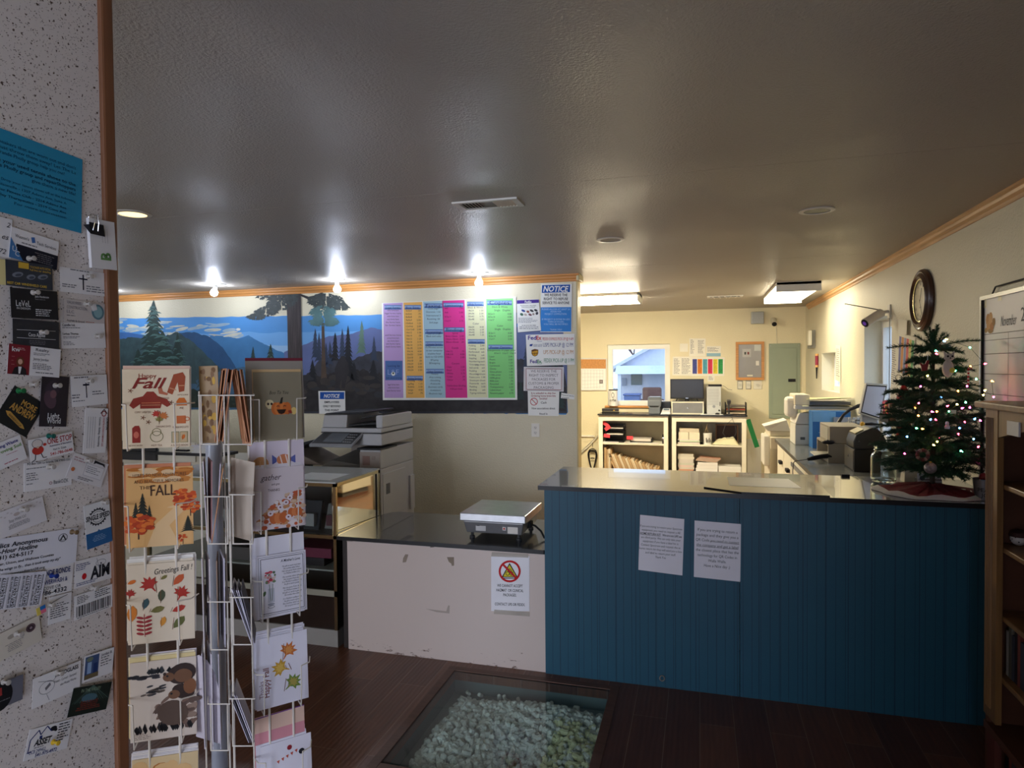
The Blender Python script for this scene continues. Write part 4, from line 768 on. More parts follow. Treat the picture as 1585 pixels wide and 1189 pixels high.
S.scrib(6,4,38,24,5,dk_,.4,3); S.scrib(52,4,94,24,4,dk_,.4,9); S.scrib(6,56,92,59,1,dk_,.5,2); fin(S,'library_card','white card with a large black barcode beside the wooden trim')
S = card(4,(-90,1130),(325,932),(-20,1330),130,75,plastic(216,206,190)); S.ell(104,24,13,12,ink(96,76,82),1,20); S.ell(104,24,8,7,ink(60,46,54),2,16); S.ell(104,24,4,4,ink(160,140,150),3,8); S.ell(52,22,10,6,ink(170,160,146),1,14); S.scrib(30,40,86,64,5,gy,.3,5,'c'); fin(S,'business_card','cream card with a brown bird nest picture pinned askew low on wall')
S = card(5,(292,405),(712,240),(328,652)); S.ring(28,28,16,.8,gy,1,20,13); S.line([(10,10),(40,20),(56,4)],.8,gy,1); S.line([(28,42),(34,56)],.8,gy,1); S.poly([(24,28),(34,20),(36,26),(26,34)],gy,1); S.text('AUTOGLASS',44,14,8,dk_,w=50,bold=.04); S.text('Tinted - Curved - Stamped',42,26,5,dk_,w=48); S.text('also Mosaic Works',56,36,5,dk_,w=34); fin(S,'business_card','white AUTOGLASS card with a faint line drawing low on the wall')
S = card(5,(745,208),(1005,122),(757,430),90,70); S.rect(3,4,44,64,ink(70,90,130),1); S.rect(10,20,22,50,ink(150,176,210),2); S.rect(28,26,40,60,ink(40,60,110),2); S.ell(16,12,10,6,ink(120,130,110),2.5,12); S.rect(3,52,44,64,ink(110,96,70),3); S.text('Jordan B.',50,14,7,dk_,w=34,bold=.02); S.scrib(50,18,86,46,4,dk_,.3,4); fin(S,'business_card','white card with a blue street photo at left, by wooden trim')
S = card(5,(648,488),(985,428),(612,742),m=plastic(34,42,36)); 
for i in range(16): S.line([(50,-2+2),(4+i*6.2,34)],.9,ink(96,120,108) if i%2 else ink(70,92,84),1+i*.01)
S.ell(46,26,20,9,ink(74,104,116),2,18); S.text('IN THE VALLEY',46,12,7,ink(150,170,140),al='c',w=50,lvl=3); S.scrib(16,32,80,52,5,ink(120,56,46),.5,3,'c',3); fin(S,'photo_card','dark green forest light photo card low on the speckled wall')
S = card(5,(-90,475),(205,360),(-90,705),m=plastic(112,112,122)); S.ell(30,32,38,34,ink(26,26,30),1,26); S.poly([(0,10),(34,12),(36,30),(0,32)],ink(160,56,54),2); S.scrib(20,42,60,46,1,gy,.5,2,lvl=3); fin(S,'business_card','grey card with a black disc cut off at the left edge')
S = card(5,(262,852),(640,752),(227,1125)); S.line([(6,46),(6,22),(22,6),(28,16),(40,2),(52,14)],2.2,nav,1); S.line([(4,46),(14,46)],2.2,nav,1); S.rect(26,18,32,24,nav,2); S.text('ASSET',16,36,12,dk_,w=40,bold=.06,it=.2); S.scrib(18,39,52,42,1,gy,.5,1); S.ell(56,10,8,5,BK,1,12); S.ell(62,14,4,3,BK,1.2,8); S.text('CCB 249402',8,50,7,nav,w=38); S.text('541-975-4972',24,58.5,7,nav,w=50,bold=.03); S.scrib(68,4,98,42,7,dk_,.4,5); fin(S,'business_card','white ASSET card with a blue house outline at the bottom of the wall')
# stack of cards held by a binder clip
S = card(1,(528,742),(684,772),(520,1045),60,110,plastic(226,222,220),th=.006,lift=.004); gB = ink(104,150,84)
S.text('B',46,90,24,gB,rot=-PI/2,bold=.03,al='l'); S.text('8',44,86,15,gB,rot=-PI/2,bold=.0); 
for x in (28,34,40): S.scrib(x,20,x+1.6,52,12,gy,.4,x)
fin(S,'card_stack','stack of white cards with green B hanging beside the wooden trim','card stack')
q0 = P(150,344,'X',PX+.014); t = thing('binder_clip','black binder clip holding the white card stack by the trim','binder clip',(PX+.004,q0.y,q0.z-.006))
MB().prism([(-.0035,0),(.0095,0),(.0085,.004),(.0115,-.016),(.0105,-.0165),(.007,0),(-.003,-.002)][:4],-.014,.014,BK,'Y').build('clip_body', t)
MB().tube([(.009,-.008,-.012),(.014,-.008,.004),(.012,-.006,.016),(.012,.0,.018),(.014,.0,.004),(.009,.002,-.012)],.0007,CHROME,6).build('wire_handle', t); MB().tube([(-.001,-.009,0),(.004,-.010,.014),(.004,-.006,.019),(.004,.006,.019),(-.001,.01,0)],.0007,CHROME,6).build('wire_handle', t)
# pins
clear = mat((214,206,196), .15, noise=0, trans=.35); 
def pin(k, x, y, m, lb, c=.006):
    ox, oy, s = CR[k]; p = P(ox+x/s, oy+y/s, 'X', PX+c); M = Matrix.Rotation(PI/2,3,'Y')
    o = MB().lathe([(.0001,-.003),(.0006,-.002),(.0006,0),(.0042,0),(.0042,.0012),(.0022,.0025),(.002,.008),(.0038,.0098),(.0038,.0112),(.0001,.0116)],(0,0,0),m,12,M).build('pushpin', loc=(PX+c+.0005,p.y,p.z)); tag(o, lb, 'pushpin', 'pushpins in the speckled wall')
for k,x,y,m,lb in ((1,175,992,clear,'clear pushpin in the tech services card'),(2,250,262,clear,'clear pushpin at top of the LeVeL card'),(2,315,568,clear,'clear pushpin in the charcoal card'),(2,665,140,clear,'clear pushpin beside the upper black cross'),(2,655,350,clear,'clear pushpin in the grey construction card'),(2,735,598,clear,'clear pushpin at right of the plain white card'),(2,240,968,clear,'clear pushpin alone on the wall below the realty card'),(2,140,1015,mat((30,110,60),.3,noise=0),'green pushpin in black gold-lettered card'),(2,420,975,clear,'clear pushpin at top of the Light World card'),(2,668,940,clear,'clear pushpin in the lower black cross card'),(3,370,272,mat((20,90,80),.3,noise=0),'dark green pushpin above the ONE STOP lettering'),(3,372,508,clear,'clear pushpin in the bank card'),(3,660,460,clear,'clear pushpin in the pale tilted card'),(3,785,780,clear,'clear pushpin over the SINGLE SPEED card'),(3,165,835,clear,'clear pushpin in the pale dotted card'),(3,548,1008,mat((150,126,96),.4,.6,noise=0),'brass pushpin right of the hotline paper'),(4,430,600,mat((30,50,120),.3,noise=0),'blue pushpin in the power wash card'),(4,770,705,clear,'clear pushpin at top of the barcode card'),(4,405,845,clear,'clear pushpin beside the multicoloured paper flag'),(4,135,1090,clear,'clear pushpin in the cream nest card'),(5,500,350,clear,'clear pushpin in the AUTOGLASS card'),(5,25,430,clear,'clear pushpin in the grey disc card'),(5,465,960,mat((214,176,50),.3,noise=0),'yellow pushpin in the ASSET card')): pin(k,x,y,m,lb)
S = card(4,(300,880),(375,840),(322,935),30,24,ink(226,200,90),lift=.009); S.rect(12,0,30,12,ink(40,110,180),1); S.rect(12,12,30,24,ink(220,110,130),1); fin(S,'paper_flag','tiny yellow, blue and pink paper flag pinned under the power wash card','paper flag')
# ================================================================ SPINNER RACK OF GREETING CARDS
def lat(px, w):                       # point on plan at picture column px, w metres out along the view axis
    u = (px-IW/2)/FPX*w; f = Vector((-math.sin(YAW), math.cos(YAW))); rr = Vector((math.cos(YAW), math.sin(YAW))); p = rr*u+f*w; return Vector((p.x, p.y, 0))
POLE = lat(329, 1.66); rack = thing('card_rack', 'white wire spinner rack full of greeting cards beside the speckled wall', 'card rack', (POLE.x, POLE.y, 0))
def rl(p): return Vector((p[0]-POLE.x, p[1]-POLE.y, p[2]))
tubem = mat((176,182,196), .3, noise=.03)
MB().cyl((0,0,.02),(0,0,1.50),.0195,tubem,seg=24).build('pole', rack)
MB().lathe([(0,.0),(.24,.0),(.24,.012),(.05,.03),(.03,.05),(0,.05)],(0,0,0),mat((60,60,62),.5),36).build('base', rack)
DA = Vector((.85,.527,0)).normalized(); DD = Vector((.66,.751,0)).normalized(); DB = Vector((.60,-.80,0)).normalized()
A0 = lat(189,1.47); D0 = lat(385,1.585)
def pocket(o, u, w, z, d=.034, hgt=.10, backrails=True):
    """wire pocket: o = left bottom corner at back, u = width direction, z bottom"""
    n = u.cross(Vector((0,0,1))); m = MB(); rr = .0016
    if n.dot(-o) < 0: n = -n
    def q(a, b, c): return rl(o+u*a+n*b+Vector((0,0,z+c)))
    for a in (w*.12, w*.82): m.tube([q(a,0,.0),q(a,d,-.002),q(a,d+.004,hgt*.5),q(a,d+.006,hgt)], rr, WIRE, 6)
    m.tube([q(-.004,.0,hgt),q(.0,d*.9,hgt),q(w*.12,d+.006,hgt)], rr, WIRE, 6); m.tube([q(w*.82,d+.006,hgt),q(w*1.0,d*.9,hgt),q(w+.01,0,hgt)], rr, WIRE, 6)
    if backrails:
        for a in (w*.28, w*.74): m.tube([q(a,-.003,-.05),q(a,-.003,.15)], .0022, WIRE, 6)
    return m.build('wire_pocket', rack), n
def vert(p, z0, z1, r=.0022, m=WIRE): MB().tube([rl((p.x,p.y,z0)), rl((p.x,p.y,z1))], r, m, 6).build('frame_wire', rack)
W5, H5 = .137, .178
def gcard(o, u, n, z, w=W5, h=H5, lean=.05, fold=.0012, col=(236,232,228), du=0, dz=0, out=.006, tilt=0):
    """greeting card standing in a pocket; returns a Sheet in 100 x 140 design units"""
    Z = Vector((0,0,1)); up = (Z-n*0+(-n)*lean).normalized(); uu = u*math.cos(tilt)+up*math.sin(tilt); vv = up*math.cos(tilt)-u*math.sin(tilt)
    tl = o+u*du+n*out+Vector((0,0,z+dz))+vv*h; f = qmap(tl, tl+uu*w, tl-vv*h, 100, 140)
    S = Sheet(f, thick=fold, eps=.0003); S.brect(100, 140, plastic(*col)); return S
def stack(o, u, n, z, k, cols, lb, grp, dzs=None, h=H5, w=W5):
    for i in range(k):
        S = gcard(o, u, n, z, w, h, .05, .0009, cols[i%len(cols)], du=random.uniform(-.002,.003), dz=(dzs[i] if dzs else random.uniform(.002,.012)), out=.0042-.0018*i-.001, tilt=random.uniform(-.012,.012))
        S.build('greeting_card', lb, 'greeting card', grp)
red, orn, brn, olv, grn, ltb = ink(150,54,40), ink(212,112,42), ink(128,78,50), ink(120,112,60), ink(86,104,60), ink(206,180,140)
def leafp(S, x, y, s, a, m, lvl=2, kind='l'):
    c, q = math.cos(a), math.sin(a)
    if kind == 'l': P_ = [(0,-1),(.42,-.55),(.5,0),(.36,.5),(0,1),(-.36,.5),(-.5,0),(-.42,-.55)]
    else: P_ = [(0,-1),(.18,-.5),(.5,-.72),(.42,-.3),(.95,-.3),(.6,.05),(.8,.3),(.35,.32),(.1,.5),(.04,1),(-.04,1),(-.1,.5),(-.35,.32),(-.8,.3),(-.6,.05),(-.95,-.3),(-.42,-.3),(-.5,-.72),(-.18,-.5)]
    S.poly([(x+s*(px*c-py*q), y+s*(px*q+py*c)) for px, py in P_], m, lvl); S.line([(x-s*.9*-q*-1, y-s*.9*c),(x-q*s*1.2*1, y+c*s*1.2)], s*.06, brn, lvl+.5)
ZA = [P(238,692,'Z',1).z]*0
def zpx(py, w): return CAMH-(py-IH/2+math.tan(PITCH)*FPX*1.0)/FPX*w
# ---- left column (faces the viewer)
def zat(px, py, o, u):   # height of picture point on the vertical plane through o along u
    n = u.cross(Vector((0,0,1))); d = (px-IW/2)/FPX*_R-(py-IH/2)/FPX*_U+_F; t = (o-Vector((0,0,0))).dot(n)/Vector((d.x,d.y,0)).dot(n); return CAMH+d.z*t
tiersA = [zat(240,y,A0,DA) for y in (693,845,993,1143,1292)]; tiersD = [zat(425,y,D0,DD) for y in (680,818,952,1092,1225)]
nA = pocket(A0, DA, W5, tiersA[0])[1]
for z in tiersA[1:]: pocket(A0, DA, W5, z)
nD = pocket(D0, DD, .125, tiersD[0])[1]
for z in tiersD[1:]: pocket(D0, DD, .125, z)
for a in (.28,.74): vert(A0+DA*W5*a-nA*.003, .30, tiersA[0]+.10, .0028); vert(D0+DD*.125*a-nD*.003, .30, tiersD[0]+.12, .0028)
ga = 'cards standing behind in the left rack column'; gd = 'cards standing behind in the right rack column'
# Happy Fall
S = gcard(A0,DA,nA,tiersA[0],col=(232,214,184)); S.text('Happy',24,16,8,red,w=26); S.text('Fall',14,34,18,ink(136,40,34),w=52,it=.35,bold=.03)
S.poly([(16,52),(30,48),(36,40),(46,40),(52,48),(66,54),(72,64),(66,68),(58,62),(56,70),(26,70),(26,62),(16,70),(10,64)],red,1); S.line([(28,60),(56,60)],1.4,ink(206,120,80),2); S.line([(28,64),(56,64)],1,ink(206,150,110),2)
S.poly([(76,10),(90,6),(94,14),(92,40),(84,42),(82,24),(74,46),(66,42)],ink(166,80,50),1); S.line([(70,34),(80,38)],1.6,ink(210,150,110),2); S.line([(84,30),(93,30)],1.6,ink(210,150,110),2)
S.poly([(52,32),(58,32),(60,40),(68,44),(66,47),(54,44)],ink(190,110,80),1); S.text('WARM SOCKS',60,54,3.4,brn,al='c',w=18); S.text('KNITTED SCARVES',90,48,3.4,brn,al='c',w=16); S.text('COMFY SWEATERS',30,78,3.6,brn,al='c',w=24)
for x,y in ((12,38),(72,60),(30,86),(38,94)):
    for k in range(5): a=k*2*PI/5; S.line([(x,y),(x+4*math.cos(a),y+4*math.sin(a))],1.2,brn,1)
leafp(S,50,80,8,-.4,ink(190,60,50),2,'m'); leafp(S,60,84,9,.5,ink(206,120,60),2.6,'m'); leafp(S,54,90,7,0,ink(140,130,70),3.1,'m'); S.text('CHANGING LEAVES',60,104,3.4,brn,al='c',w=22)
S.poly([(80,58),(84,52),(92,52),(96,60),(96,66),(80,66)],orn,1); S.text('PIE',88,72,3.4,brn,al='c'); S.rect(80,84,94,98,ink(206,110,60),1); S.ring(96,90,4,1.4,ink(206,110,60),1,12); S.text('PUMPKIN SPICE LATTE',86,106,3.2,brn,al='c',w=24)
S.poly([(14,104),(18,100),(24,100),(26,106),(26,130),(14,130)],ink(150,44,36),1); S.ell(20,116,4,6,ink(206,110,90),2,12); S.text('RED WINE SANGRIA',19,136,3.2,brn,al='c',w=20); S.ring(50,120,10,1,olv,1,18); S.ring(50,112,7,1,olv,1,14); S.text('HOT TEA',50,137,3.4,brn,al='c',w=16); S.rect(72,112,84,132,ink(150,150,120),1); S.rect(85,112,97,132,ink(160,150,110),1); S.rect(73.5,113.5,83,131,ltb,2); S.rect(86,113.5,95.5,131,ltb,2); leafp(S,90,122,5,.3,orn,3); S.text('A GOOD BOOK',84,138,3.2,brn,al='c',w=26)
S.build('greeting_card','cream Happy Fall card with sweater and scarf, top of left rack column','greeting card')
stack(A0,DA,nA,tiersA[0],3,[(226,190,170),(236,226,206),(222,190,120)],'plain card edge showing behind the Happy Fall card',ga,[.008,.006,.003])
# new adventures
S = gcard(A0,DA,nA,tiersA[1],col=(226,176,110),du=.003)
q = random.Random(2)
for i in range(26): S.ell(q.uniform(10,90),q.uniform(2,26),q.uniform(8,18),q.uniform(2,5),(ink(200,130,60),ink(224,190,146),ink(186,112,44))[i%3],1+i*.01,10)
S.poly([(30,140),(44,100),(70,74),(60,72),(80,66),(90,74),(64,104),(80,140)],ink(232,196,146),1.4)
def bigtree(x,y,rr_,n,lv):
    for i in range(n): a=q.uniform(0,6.3); d=rr_*q.random()**.6; S.ell(x+d*math.cos(a),y+.8*d*math.sin(a),rr_*.26,rr_*.17,(ink(206,84,36),ink(180,62,30),ink(226,120,50))[i%3],lv+i*.006,8)
    S.line([(x,y+rr_*.4),(x,y+rr_*1.25)],rr_*.09,ink(70,44,34),lv-.3)
def pine(x,yt,yb,w):
    L=[(x,yt)];R_=[]
    for i in range(1,9): t=i/8; y=yt+(yb-yt)*t; L+= [(x-w*t,y),(x-w*t*.4,y-2)]; R_+=[(x+w*t,y),(x+w*t*.4,y-2)]
    S.poly(L+R_[::-1],ink(44,48,40),1.8)
pine(24,44,96,14); pine(14,60,100,10); pine(34,66,106,9); pine(92,88,118,12)
bigtree(18,98,22,60,2.5); bigtree(86,56,18,44,2.5); bigtree(96,72,14,30,2.6); bigtree(84,128,9,14,2.8)
S.text("HERE'S TO NEW ADVENTURES",10,16,5.6,ink(90,60,40),w=80); S.text('AND BEAUTIFUL MEMORIES',12,27,5.6,ink(90,60,40),w=74); S.text('THIS',20,38,6,ink(90,60,40)); S.text('FALL',36,50,19,ink(70,46,34),w=38,lvl=3.5)
S.build('greeting_card','orange autumn trees card reading FALL, second in left rack column','greeting card')
stack(A0,DA,nA,tiersA[1],3,[(206,130,90),(232,216,190),(226,214,200)],'pale card edge showing behind the orange FALL card',ga,[.008,.005,.010])
# vintage fall leaves
S = gcard(A0,DA,nA,tiersA[2],col=(226,210,186),du=.002); S.text("Greetings Fall !",40,20,10,ink(50,40,40),w=58,it=.3,rot=-.08)
for x,y,s_,a,m_,k_ in ((6,30,7,1.2,orn,'l'),(32,36,16,-.6,ink(176,52,44),'m'),(54,26,6,1,olv,'l'),(76,32,12,.7,ink(196,90,50),'l'),(4,50,9,.2,ink(170,50,44),'m'),(50,58,11,.1,ink(76,84,62),'l'),(80,56,14,.4,ink(176,52,40),'m'),(26,70,10,.3,ink(60,88,96),'l'),(6,86,15,.1,ink(214,128,50),'l'),(44,82,11,1.3,ink(120,114,62),'l'),(76,84,11,1.2,ink(180,60,48),'l'),(52,104,9,.3,ink(220,150,60),'l'),(76,108,13,.7,ink(100,104,58),'l')): leafp(S,x,y,s_,a,m_,2,k_)
for i in range(5):
    for sd in (-1,1): S.ell(24+sd*6,94+i*7,6,2.4,ink(160,52,56),2,10,sd*-.3)
S.line([(24,88),(25,128)],1,ink(160,52,56),2)
S.build('greeting_card','cream card scattered with red and green leaves, third in left column','greeting card')
stack(A0,DA,nA,tiersA[2],6,[(226,212,190),(236,232,224),(240,236,230)],'white card edge showing behind the leaf card',ga,[.004,.008,.012,.006,.014,.016])
# squirrels painting (turned sideways)
S = gcard(A0,DA,nA,tiersA[3],col=(214,200,186),du=.002); dkb=ink(56,42,38); gbr=ink(116,82,60); sm=ink(60,60,66)
for i in range(60): S.ell(q.uniform(35,98),q.uniform(70,122),q.uniform(4,12),q.uniform(2,6),(ink(120,96,84),ink(146,124,110),ink(96,78,70))[i%3],1+i*.005,8,q.uniform(-1,0))
for i in range(26): x=q.uniform(0,98); S.poly([(x-3,118),(x,108+q.uniform(0,8)),(x+4,122),(x+1,128),(x-2,121)],ink(36,34,36),2)
for i in range(14): x=q.uniform(0,40); S.ell(x,24+x*.12+q.uniform(-2,4),q.uniform(5,9),q.uniform(1.5,3),sm,2,8)
for i in range(12): x=q.uniform(28,60); S.poly([(x-4,20),(x,12+q.uniform(-2,3)),(x+4,20),(x,24)],ink(50,54,58),2.2)
S.ell(78,28,22,18,dkb,2.5,18,-.3); S.ell(80,32,14,12,gbr,3,16); S.ell(58,32,9,8,gbr,3.2,14); S.ell(56,30,2,2,BK,4,8); S.ell(52,26,2.5,3,dkb,3.4,8); S.ell(80,60,18,13,dkb,2.6,16,.4); S.ell(66,64,9,8,gbr,3.3,14); S.ell(62,62,2,2,BK,4,8); S.ell(90,52,10,14,ink(130,86,58),2.9,14); S.ell(64,96,24,22,ink(92,74,64),2.4,18,.5)
for i in range(20): S.ell(q.uniform(16,50),q.uniform(44,60),q.uniform(3,8),1.8,(sm,ink(110,98,90))[i%2],2.1,8,-.2)
S.scrib(6,126,30,138,4,ink(110,90,80),.3,3)
S.build('greeting_card','painted brown squirrel landscape card turned sideways in left rack column','greeting card')
stack(A0,DA,nA,tiersA[3],4,[(226,206,150),(232,220,190),(238,230,214),(214,206,210)],'cream card edge showing behind the squirrel card',ga,[.010,.012,.006,.016])
S = gcard(A0,DA,nA,tiersA[4],col=(222,196,150),du=.002); 
for i in range(40): S.ell(q.uniform(10,80),q.uniform(14,110),q.uniform(6,16),q.uniform(6,14),(ink(206,150,80),ink(190,120,60),ink(226,186,130))[i%3],1+i*.005,10)
S.build('greeting_card','golden watercolour card at the bottom of the left rack column','greeting card')
stack(A0,DA,nA,tiersA[4],5,[(232,226,226),(226,222,226),(236,230,226)],'white card edge behind the golden watercolour card',ga,[.004,.006,.009,.012,.014])
# ---- right column
WD = .122
S = gcard(D0,DD,nD,tiersD[0],w=WD*.94,h=.165,col=(146,136,112),du=.010); S.text('Boo To You',52,46,7,ink(56,50,44),al='c',w=40,it=.3)
S.ell(32,66,9,9,ink(222,206,160),1,16); S.ell(29,66,2.3,2.8,dkb,2,8); S.ell(36,66,2.3,2.8,dkb,2,8); S.rect(28,71,36,76,ink(222,206,160),1.2)
for i,dx in enumerate((-12,-6,0,6,12)): S.ell(56+dx,76,9,13,(ink(206,110,50),ink(222,130,64))[i%2],1.5+i*.1,16)
S.poly([(52,66),(56,54),(60,52),(58,66)],ink(50,46,36),2.6); S.line([(46,72),(49,70),(52,72)],1.2,BK,3); S.line([(60,72),(63,70),(66,72)],1.2,BK,3); S.poly([(46,78),(66,78),(62,86),(56,88),(50,86)],ink(50,30,20),3); S.ell(82,82,6,8,ink(226,196,120),2.8,12); leafp(S,74,84,6,.6,red,3,'m')
S.build('greeting_card','olive Boo To You card with skull and pumpkin, top of right column','greeting card')
S = gcard(D0,DD,nD,tiersD[0],w=WD*.96,h=.172,col=(214,180,130),du=.008,out=.003); S.build('greeting_card','tan card standing directly behind the Boo To You card','greeting card')
S = gcard(D0,DD,nD,tiersD[0],w=WD*1.12,h=.20,col=(150,142,130),du=-.006,out=.0005); S.rect(0,0,100,5,ink(110,36,50),1); S.build('greeting_card','tall grey card with maroon top edge, behind the Boo To You card','greeting card')
def pale(S): return S
S = gcard(D0,DD,nD,tiersD[1],w=WD*1.1,h=.215,col=(226,212,222),du=-.004,out=.001); S.ell(22,36,14,12,ink(206,150,100),1,18); S.text('1',20,40,10,ink(226,180,130),lvl=2); S.poly([(42,22),(50,28),(50,34),(42,38)],ink(96,104,170),1); S.poly([(84,24),(76,28),(76,34),(84,38)],ink(96,104,170),1); S.ell(63,31,13,9,ink(206,128,86),1.5,18); S.line([(56,24),(60,38)],2,ink(236,220,214),2); S.line([(66,23),(70,38)],2,ink(236,220,214),2)
S.build('greeting_card','tall pale pink card with a wrapped candy, behind the gather card','greeting card')
S = gcard(D0,DD,nD,tiersD[1],w=WD*.97,h=.150,col=(226,212,214),du=.008,out=.006); S.text('gather',12,28,13,ink(80,60,60),w=42,it=.35); S.text('and give',34,40,5,ink(80,60,60),w=16); S.text('THANKS',26,54,6,ink(80,60,60),w=24)
for i in range(130):
    x=q.uniform(4,98); y=max(q.uniform(60,138), 128-x*1.1); S.ell(x,min(y,138),q.uniform(3,7),q.uniform(2,6),(ink(206,150,104),ink(222,190,160),ink(180,110,70),ink(196,96,60),ink(236,224,220))[i%5],1+i*.003,7)
for x,y,s_ in ((46,116,16),(80,106,13)):
    for i,dx in enumerate((-.6,0,.6)): S.ell(x+dx*s_,y,s_*.55,s_*.8,(ink(206,110,60),ink(222,134,80))[i%2],2.5+i*.1,14)
    S.line([(x,y-s_*.7),(x+2,y-s_*1.1)],2,brn,3)
for x,y in ((30,104),(50,92),(62,82),(70,72),(66,116)): S.ell(x,y,6,6,ink(236,222,226),3.2,10); S.ell(x,y,2,2,ink(120,60,60),3.5,8)
S.build('greeting_card','gather and give thanks card with pumpkins, second in right rack column','greeting card')
stack(D0,DD,nD,tiersD[1],2,[(232,222,228),(226,218,222)],'white card edge behind the gather card',gd,[.003,.008],.15,WD)
S = gcard(D0,DD,nD,tiersD[2],w=WD*1.05,h=.195,col=(232,228,236),du=-.002,out=.001); S.build('envelope','white envelope standing behind the Mother card in right column','envelope')
S = gcard(D0,DD,nD,tiersD[2],w=WD*.97,h=.150,col=(236,232,240),du=.010,out=.006); ln=ink(60,58,70); S.line([(8,8),(94,8),(94,132),(8,132),(8,8)],1.2,ln,1); S.line([(4,4),(97,4),(97,136),(4,136),(4,4)],.7,ln,1); S.text("A Mother's Love",48,20,6,ln,w=40,it=.3,bold=.02)
for b_ in range(4):
    for i in range(4): S.text(('No gift on earth is greater','She soothes when others','Her joy goes from dawn','Is a Mothers endless love')[(i+b_)%4],70,32+b_*25+i*5.6,3.6,ln,al='c',w=(38,34,40,32)[i],it=.25)
for i in range(22): S.ell(26+q.uniform(-11,11),48+q.uniform(-14,14),q.uniform(2,5),q.uniform(2,4),(ink(206,70,90),ink(222,150,150),ink(96,120,90),ink(226,200,190),ink(120,140,104))[i%5],2+i*.01,8)
S.ell(14,86,3,6,ink(90,120,84),2,8,.3); S.rect(21,76,34,108,ink(206,206,216),1); S.line([(24,66),(26,104)],1,ink(96,120,90),2.4); S.line([(31,66),(29,104)],1,ink(96,120,90),2.4); S.ell(27,112,7,3,ink(170,170,182),2,12); S.ring(27,118,7,1,gy,2,14,3)
S.build('greeting_card',"white framed card titled A Mother's Love with a vase of flowers",'greeting card')
stack(D0,DD,nD,tiersD[2],3,[(236,232,240),(226,222,232)],"white card edge behind the Mother's Love card",gd,[-.004,.003,.006],.15,WD)
S = gcard(D0,DD,nD,tiersD[3],w=WD*1.02,h=.172,col=(236,232,242),du=.004,out=.006); S.text('Happy Fall',24,118,11,ink(130,70,60),w=58,rot=-PI/2,bold=.02); S.text('Thanks',14,118,9,ink(140,110,110),w=34,rot=-PI/2)
for x,y,s_,a,m1,m2 in ((62,34,19,.5,ink(206,116,60),ink(222,150,80)),(46,66,19,-1.2,ink(206,160,60),ink(222,184,90)),(70,100,19,.9,ink(120,146,70),ink(176,160,80))): leafp(S,x,y,s_,a,m1,2,'m'); leafp(S,x,y,s_*.6,a,m2,3,'m')
S.build('greeting_card','white card with three maple leaves, fourth in the right rack column','greeting card')
stack(D0,DD,nD,tiersD[3],6,[(236,232,242),(228,224,234)],'white card edge behind the three maple leaves card',gd,[.002,.005,.009,.006,.012,.015],.172,WD)
S = gcard(D0,DD,nD,tiersD[4],w=WD*1.0,h=.18,col=(222,150,160),du=-.002,out=.001,dz=.012); S.rect(0,0,100,30,ink(232,196,176),1); S.line([(0,2),(100,0)],2,ink(110,60,130),2); S.text("valentine's day",30,60,6,ink(236,190,196),w=46); S.build('greeting_card',"pink valentine's day card standing at the bottom of the right column",'greeting card')
S = gcard(D0,DD,nD,tiersD[4],w=WD*1.0,h=.125,col=(236,232,242),du=.012,out=.006,dz=-.004); 
for i in range(5): S.poly([(30+i*9,52-i*4),(36+i*9,50-i*4),(34+i*9,60-i*4)],ink(196,80,60),2)
S.ell(56,24,5,7,ink(150,40,50),2,10); S.ell(80,44,6,8,dk_,2,10); S.build('greeting_card','white card with tiny party flags at bottom of right rack column','greeting card')
stack(D0,DD,nD,tiersD[4],5,[(236,232,242),(228,224,234)],'white card edge behind the party flag card',gd,[.006,.01,.012,.016,.02],.12,WD)
# ---- front arm: edge-on pockets with envelopes
FR = lat(350, 1.46); vert(lat(352,1.50), .30, 1.62, .0026); vert(lat(345,1.53), .30, 1.60, .0018); vert(lat(308,1.50), .30, 1.6, .0018); vert(lat(383,1.56), .35, 1.55, .0018)
vd = lambda px: lat(px,1).normalized()
def looppocket(pxl, pxr, pyt, pyb, w0, w1):
    a, b = lat(pxl,w0), lat(pxr,w0); c = lat((pxl+pxr)/2,w1)
    za = zat((pxl+pxr)/2,pyt,a,(b-a).normalized()); zb = zat((pxl+pxr)/2,pyb,a,(b-a).normalized()); a2=lat(pxl+1,w1); b2=lat(pxr-1,w1); m=MB()
    def q2(p,z): return rl((p.x,p.y,z))
    m.tube([q2(a2,za),q2(a,za),q2(b,za),q2(b2,za)],.0016,WIRE,6); m.tube([q2(a2,zb),q2(a.lerp(b,.1),zb),q2(a.lerp(b,.9),zb),q2(b2,zb)],.0016,WIRE,6)
    for t_ in (.12,.9): p=a.lerp(b,t_); m.tube([q2(p,za),q2(p,zb)],.0015,WIRE,6)
    m.build('wire_pocket', rack); return za, zb
def fanned(pxs, pyt, pyb, cols, w0, depth, label, name='envelope', grp=None, dz=0):
    """cards seen nearly edge on; each item (x at bottom, x at top)"""
    for i,(xb,xt) in enumerate(pxs):
        a = lat(xb, w0); b = lat(xt, w0); dirv = (lat(xb,1)-Vector((0,0,0))).normalized(); away = (dirv+Vector((math.cos(YAW),math.sin(YAW),0))*(-.10 if i%2 else .04)).normalized()
        u = (lat(400,1)-lat(200,1)).normalized(); z1 = zat(xt,pyt+random.uniform(-2,3),a,u); z0 = zat(xb,pyb,a,u); T = .0022
        mb = MB(); s_ = u*T; bot=[a,a+s_,a+s_+away*depth,a+away*depth]; top=[b,b+s_,b+s_+away*depth,b+away*depth]
        mb.hexa([(v.x,v.y,z0) for v in bot],[(v.x,v.y,z1) for v in top],mat(cols[i%len(cols)],.6,noise=.04)); c=(a+b)/2
        o = mb.build(name); ctr=Vector((c.x,c.y,(z0+z1)/2)); o.data.transform(Matrix.Translation(-ctr)); o.location=ctr; tag(o,label,'envelope' if name=='envelope' else 'greeting card',grp)
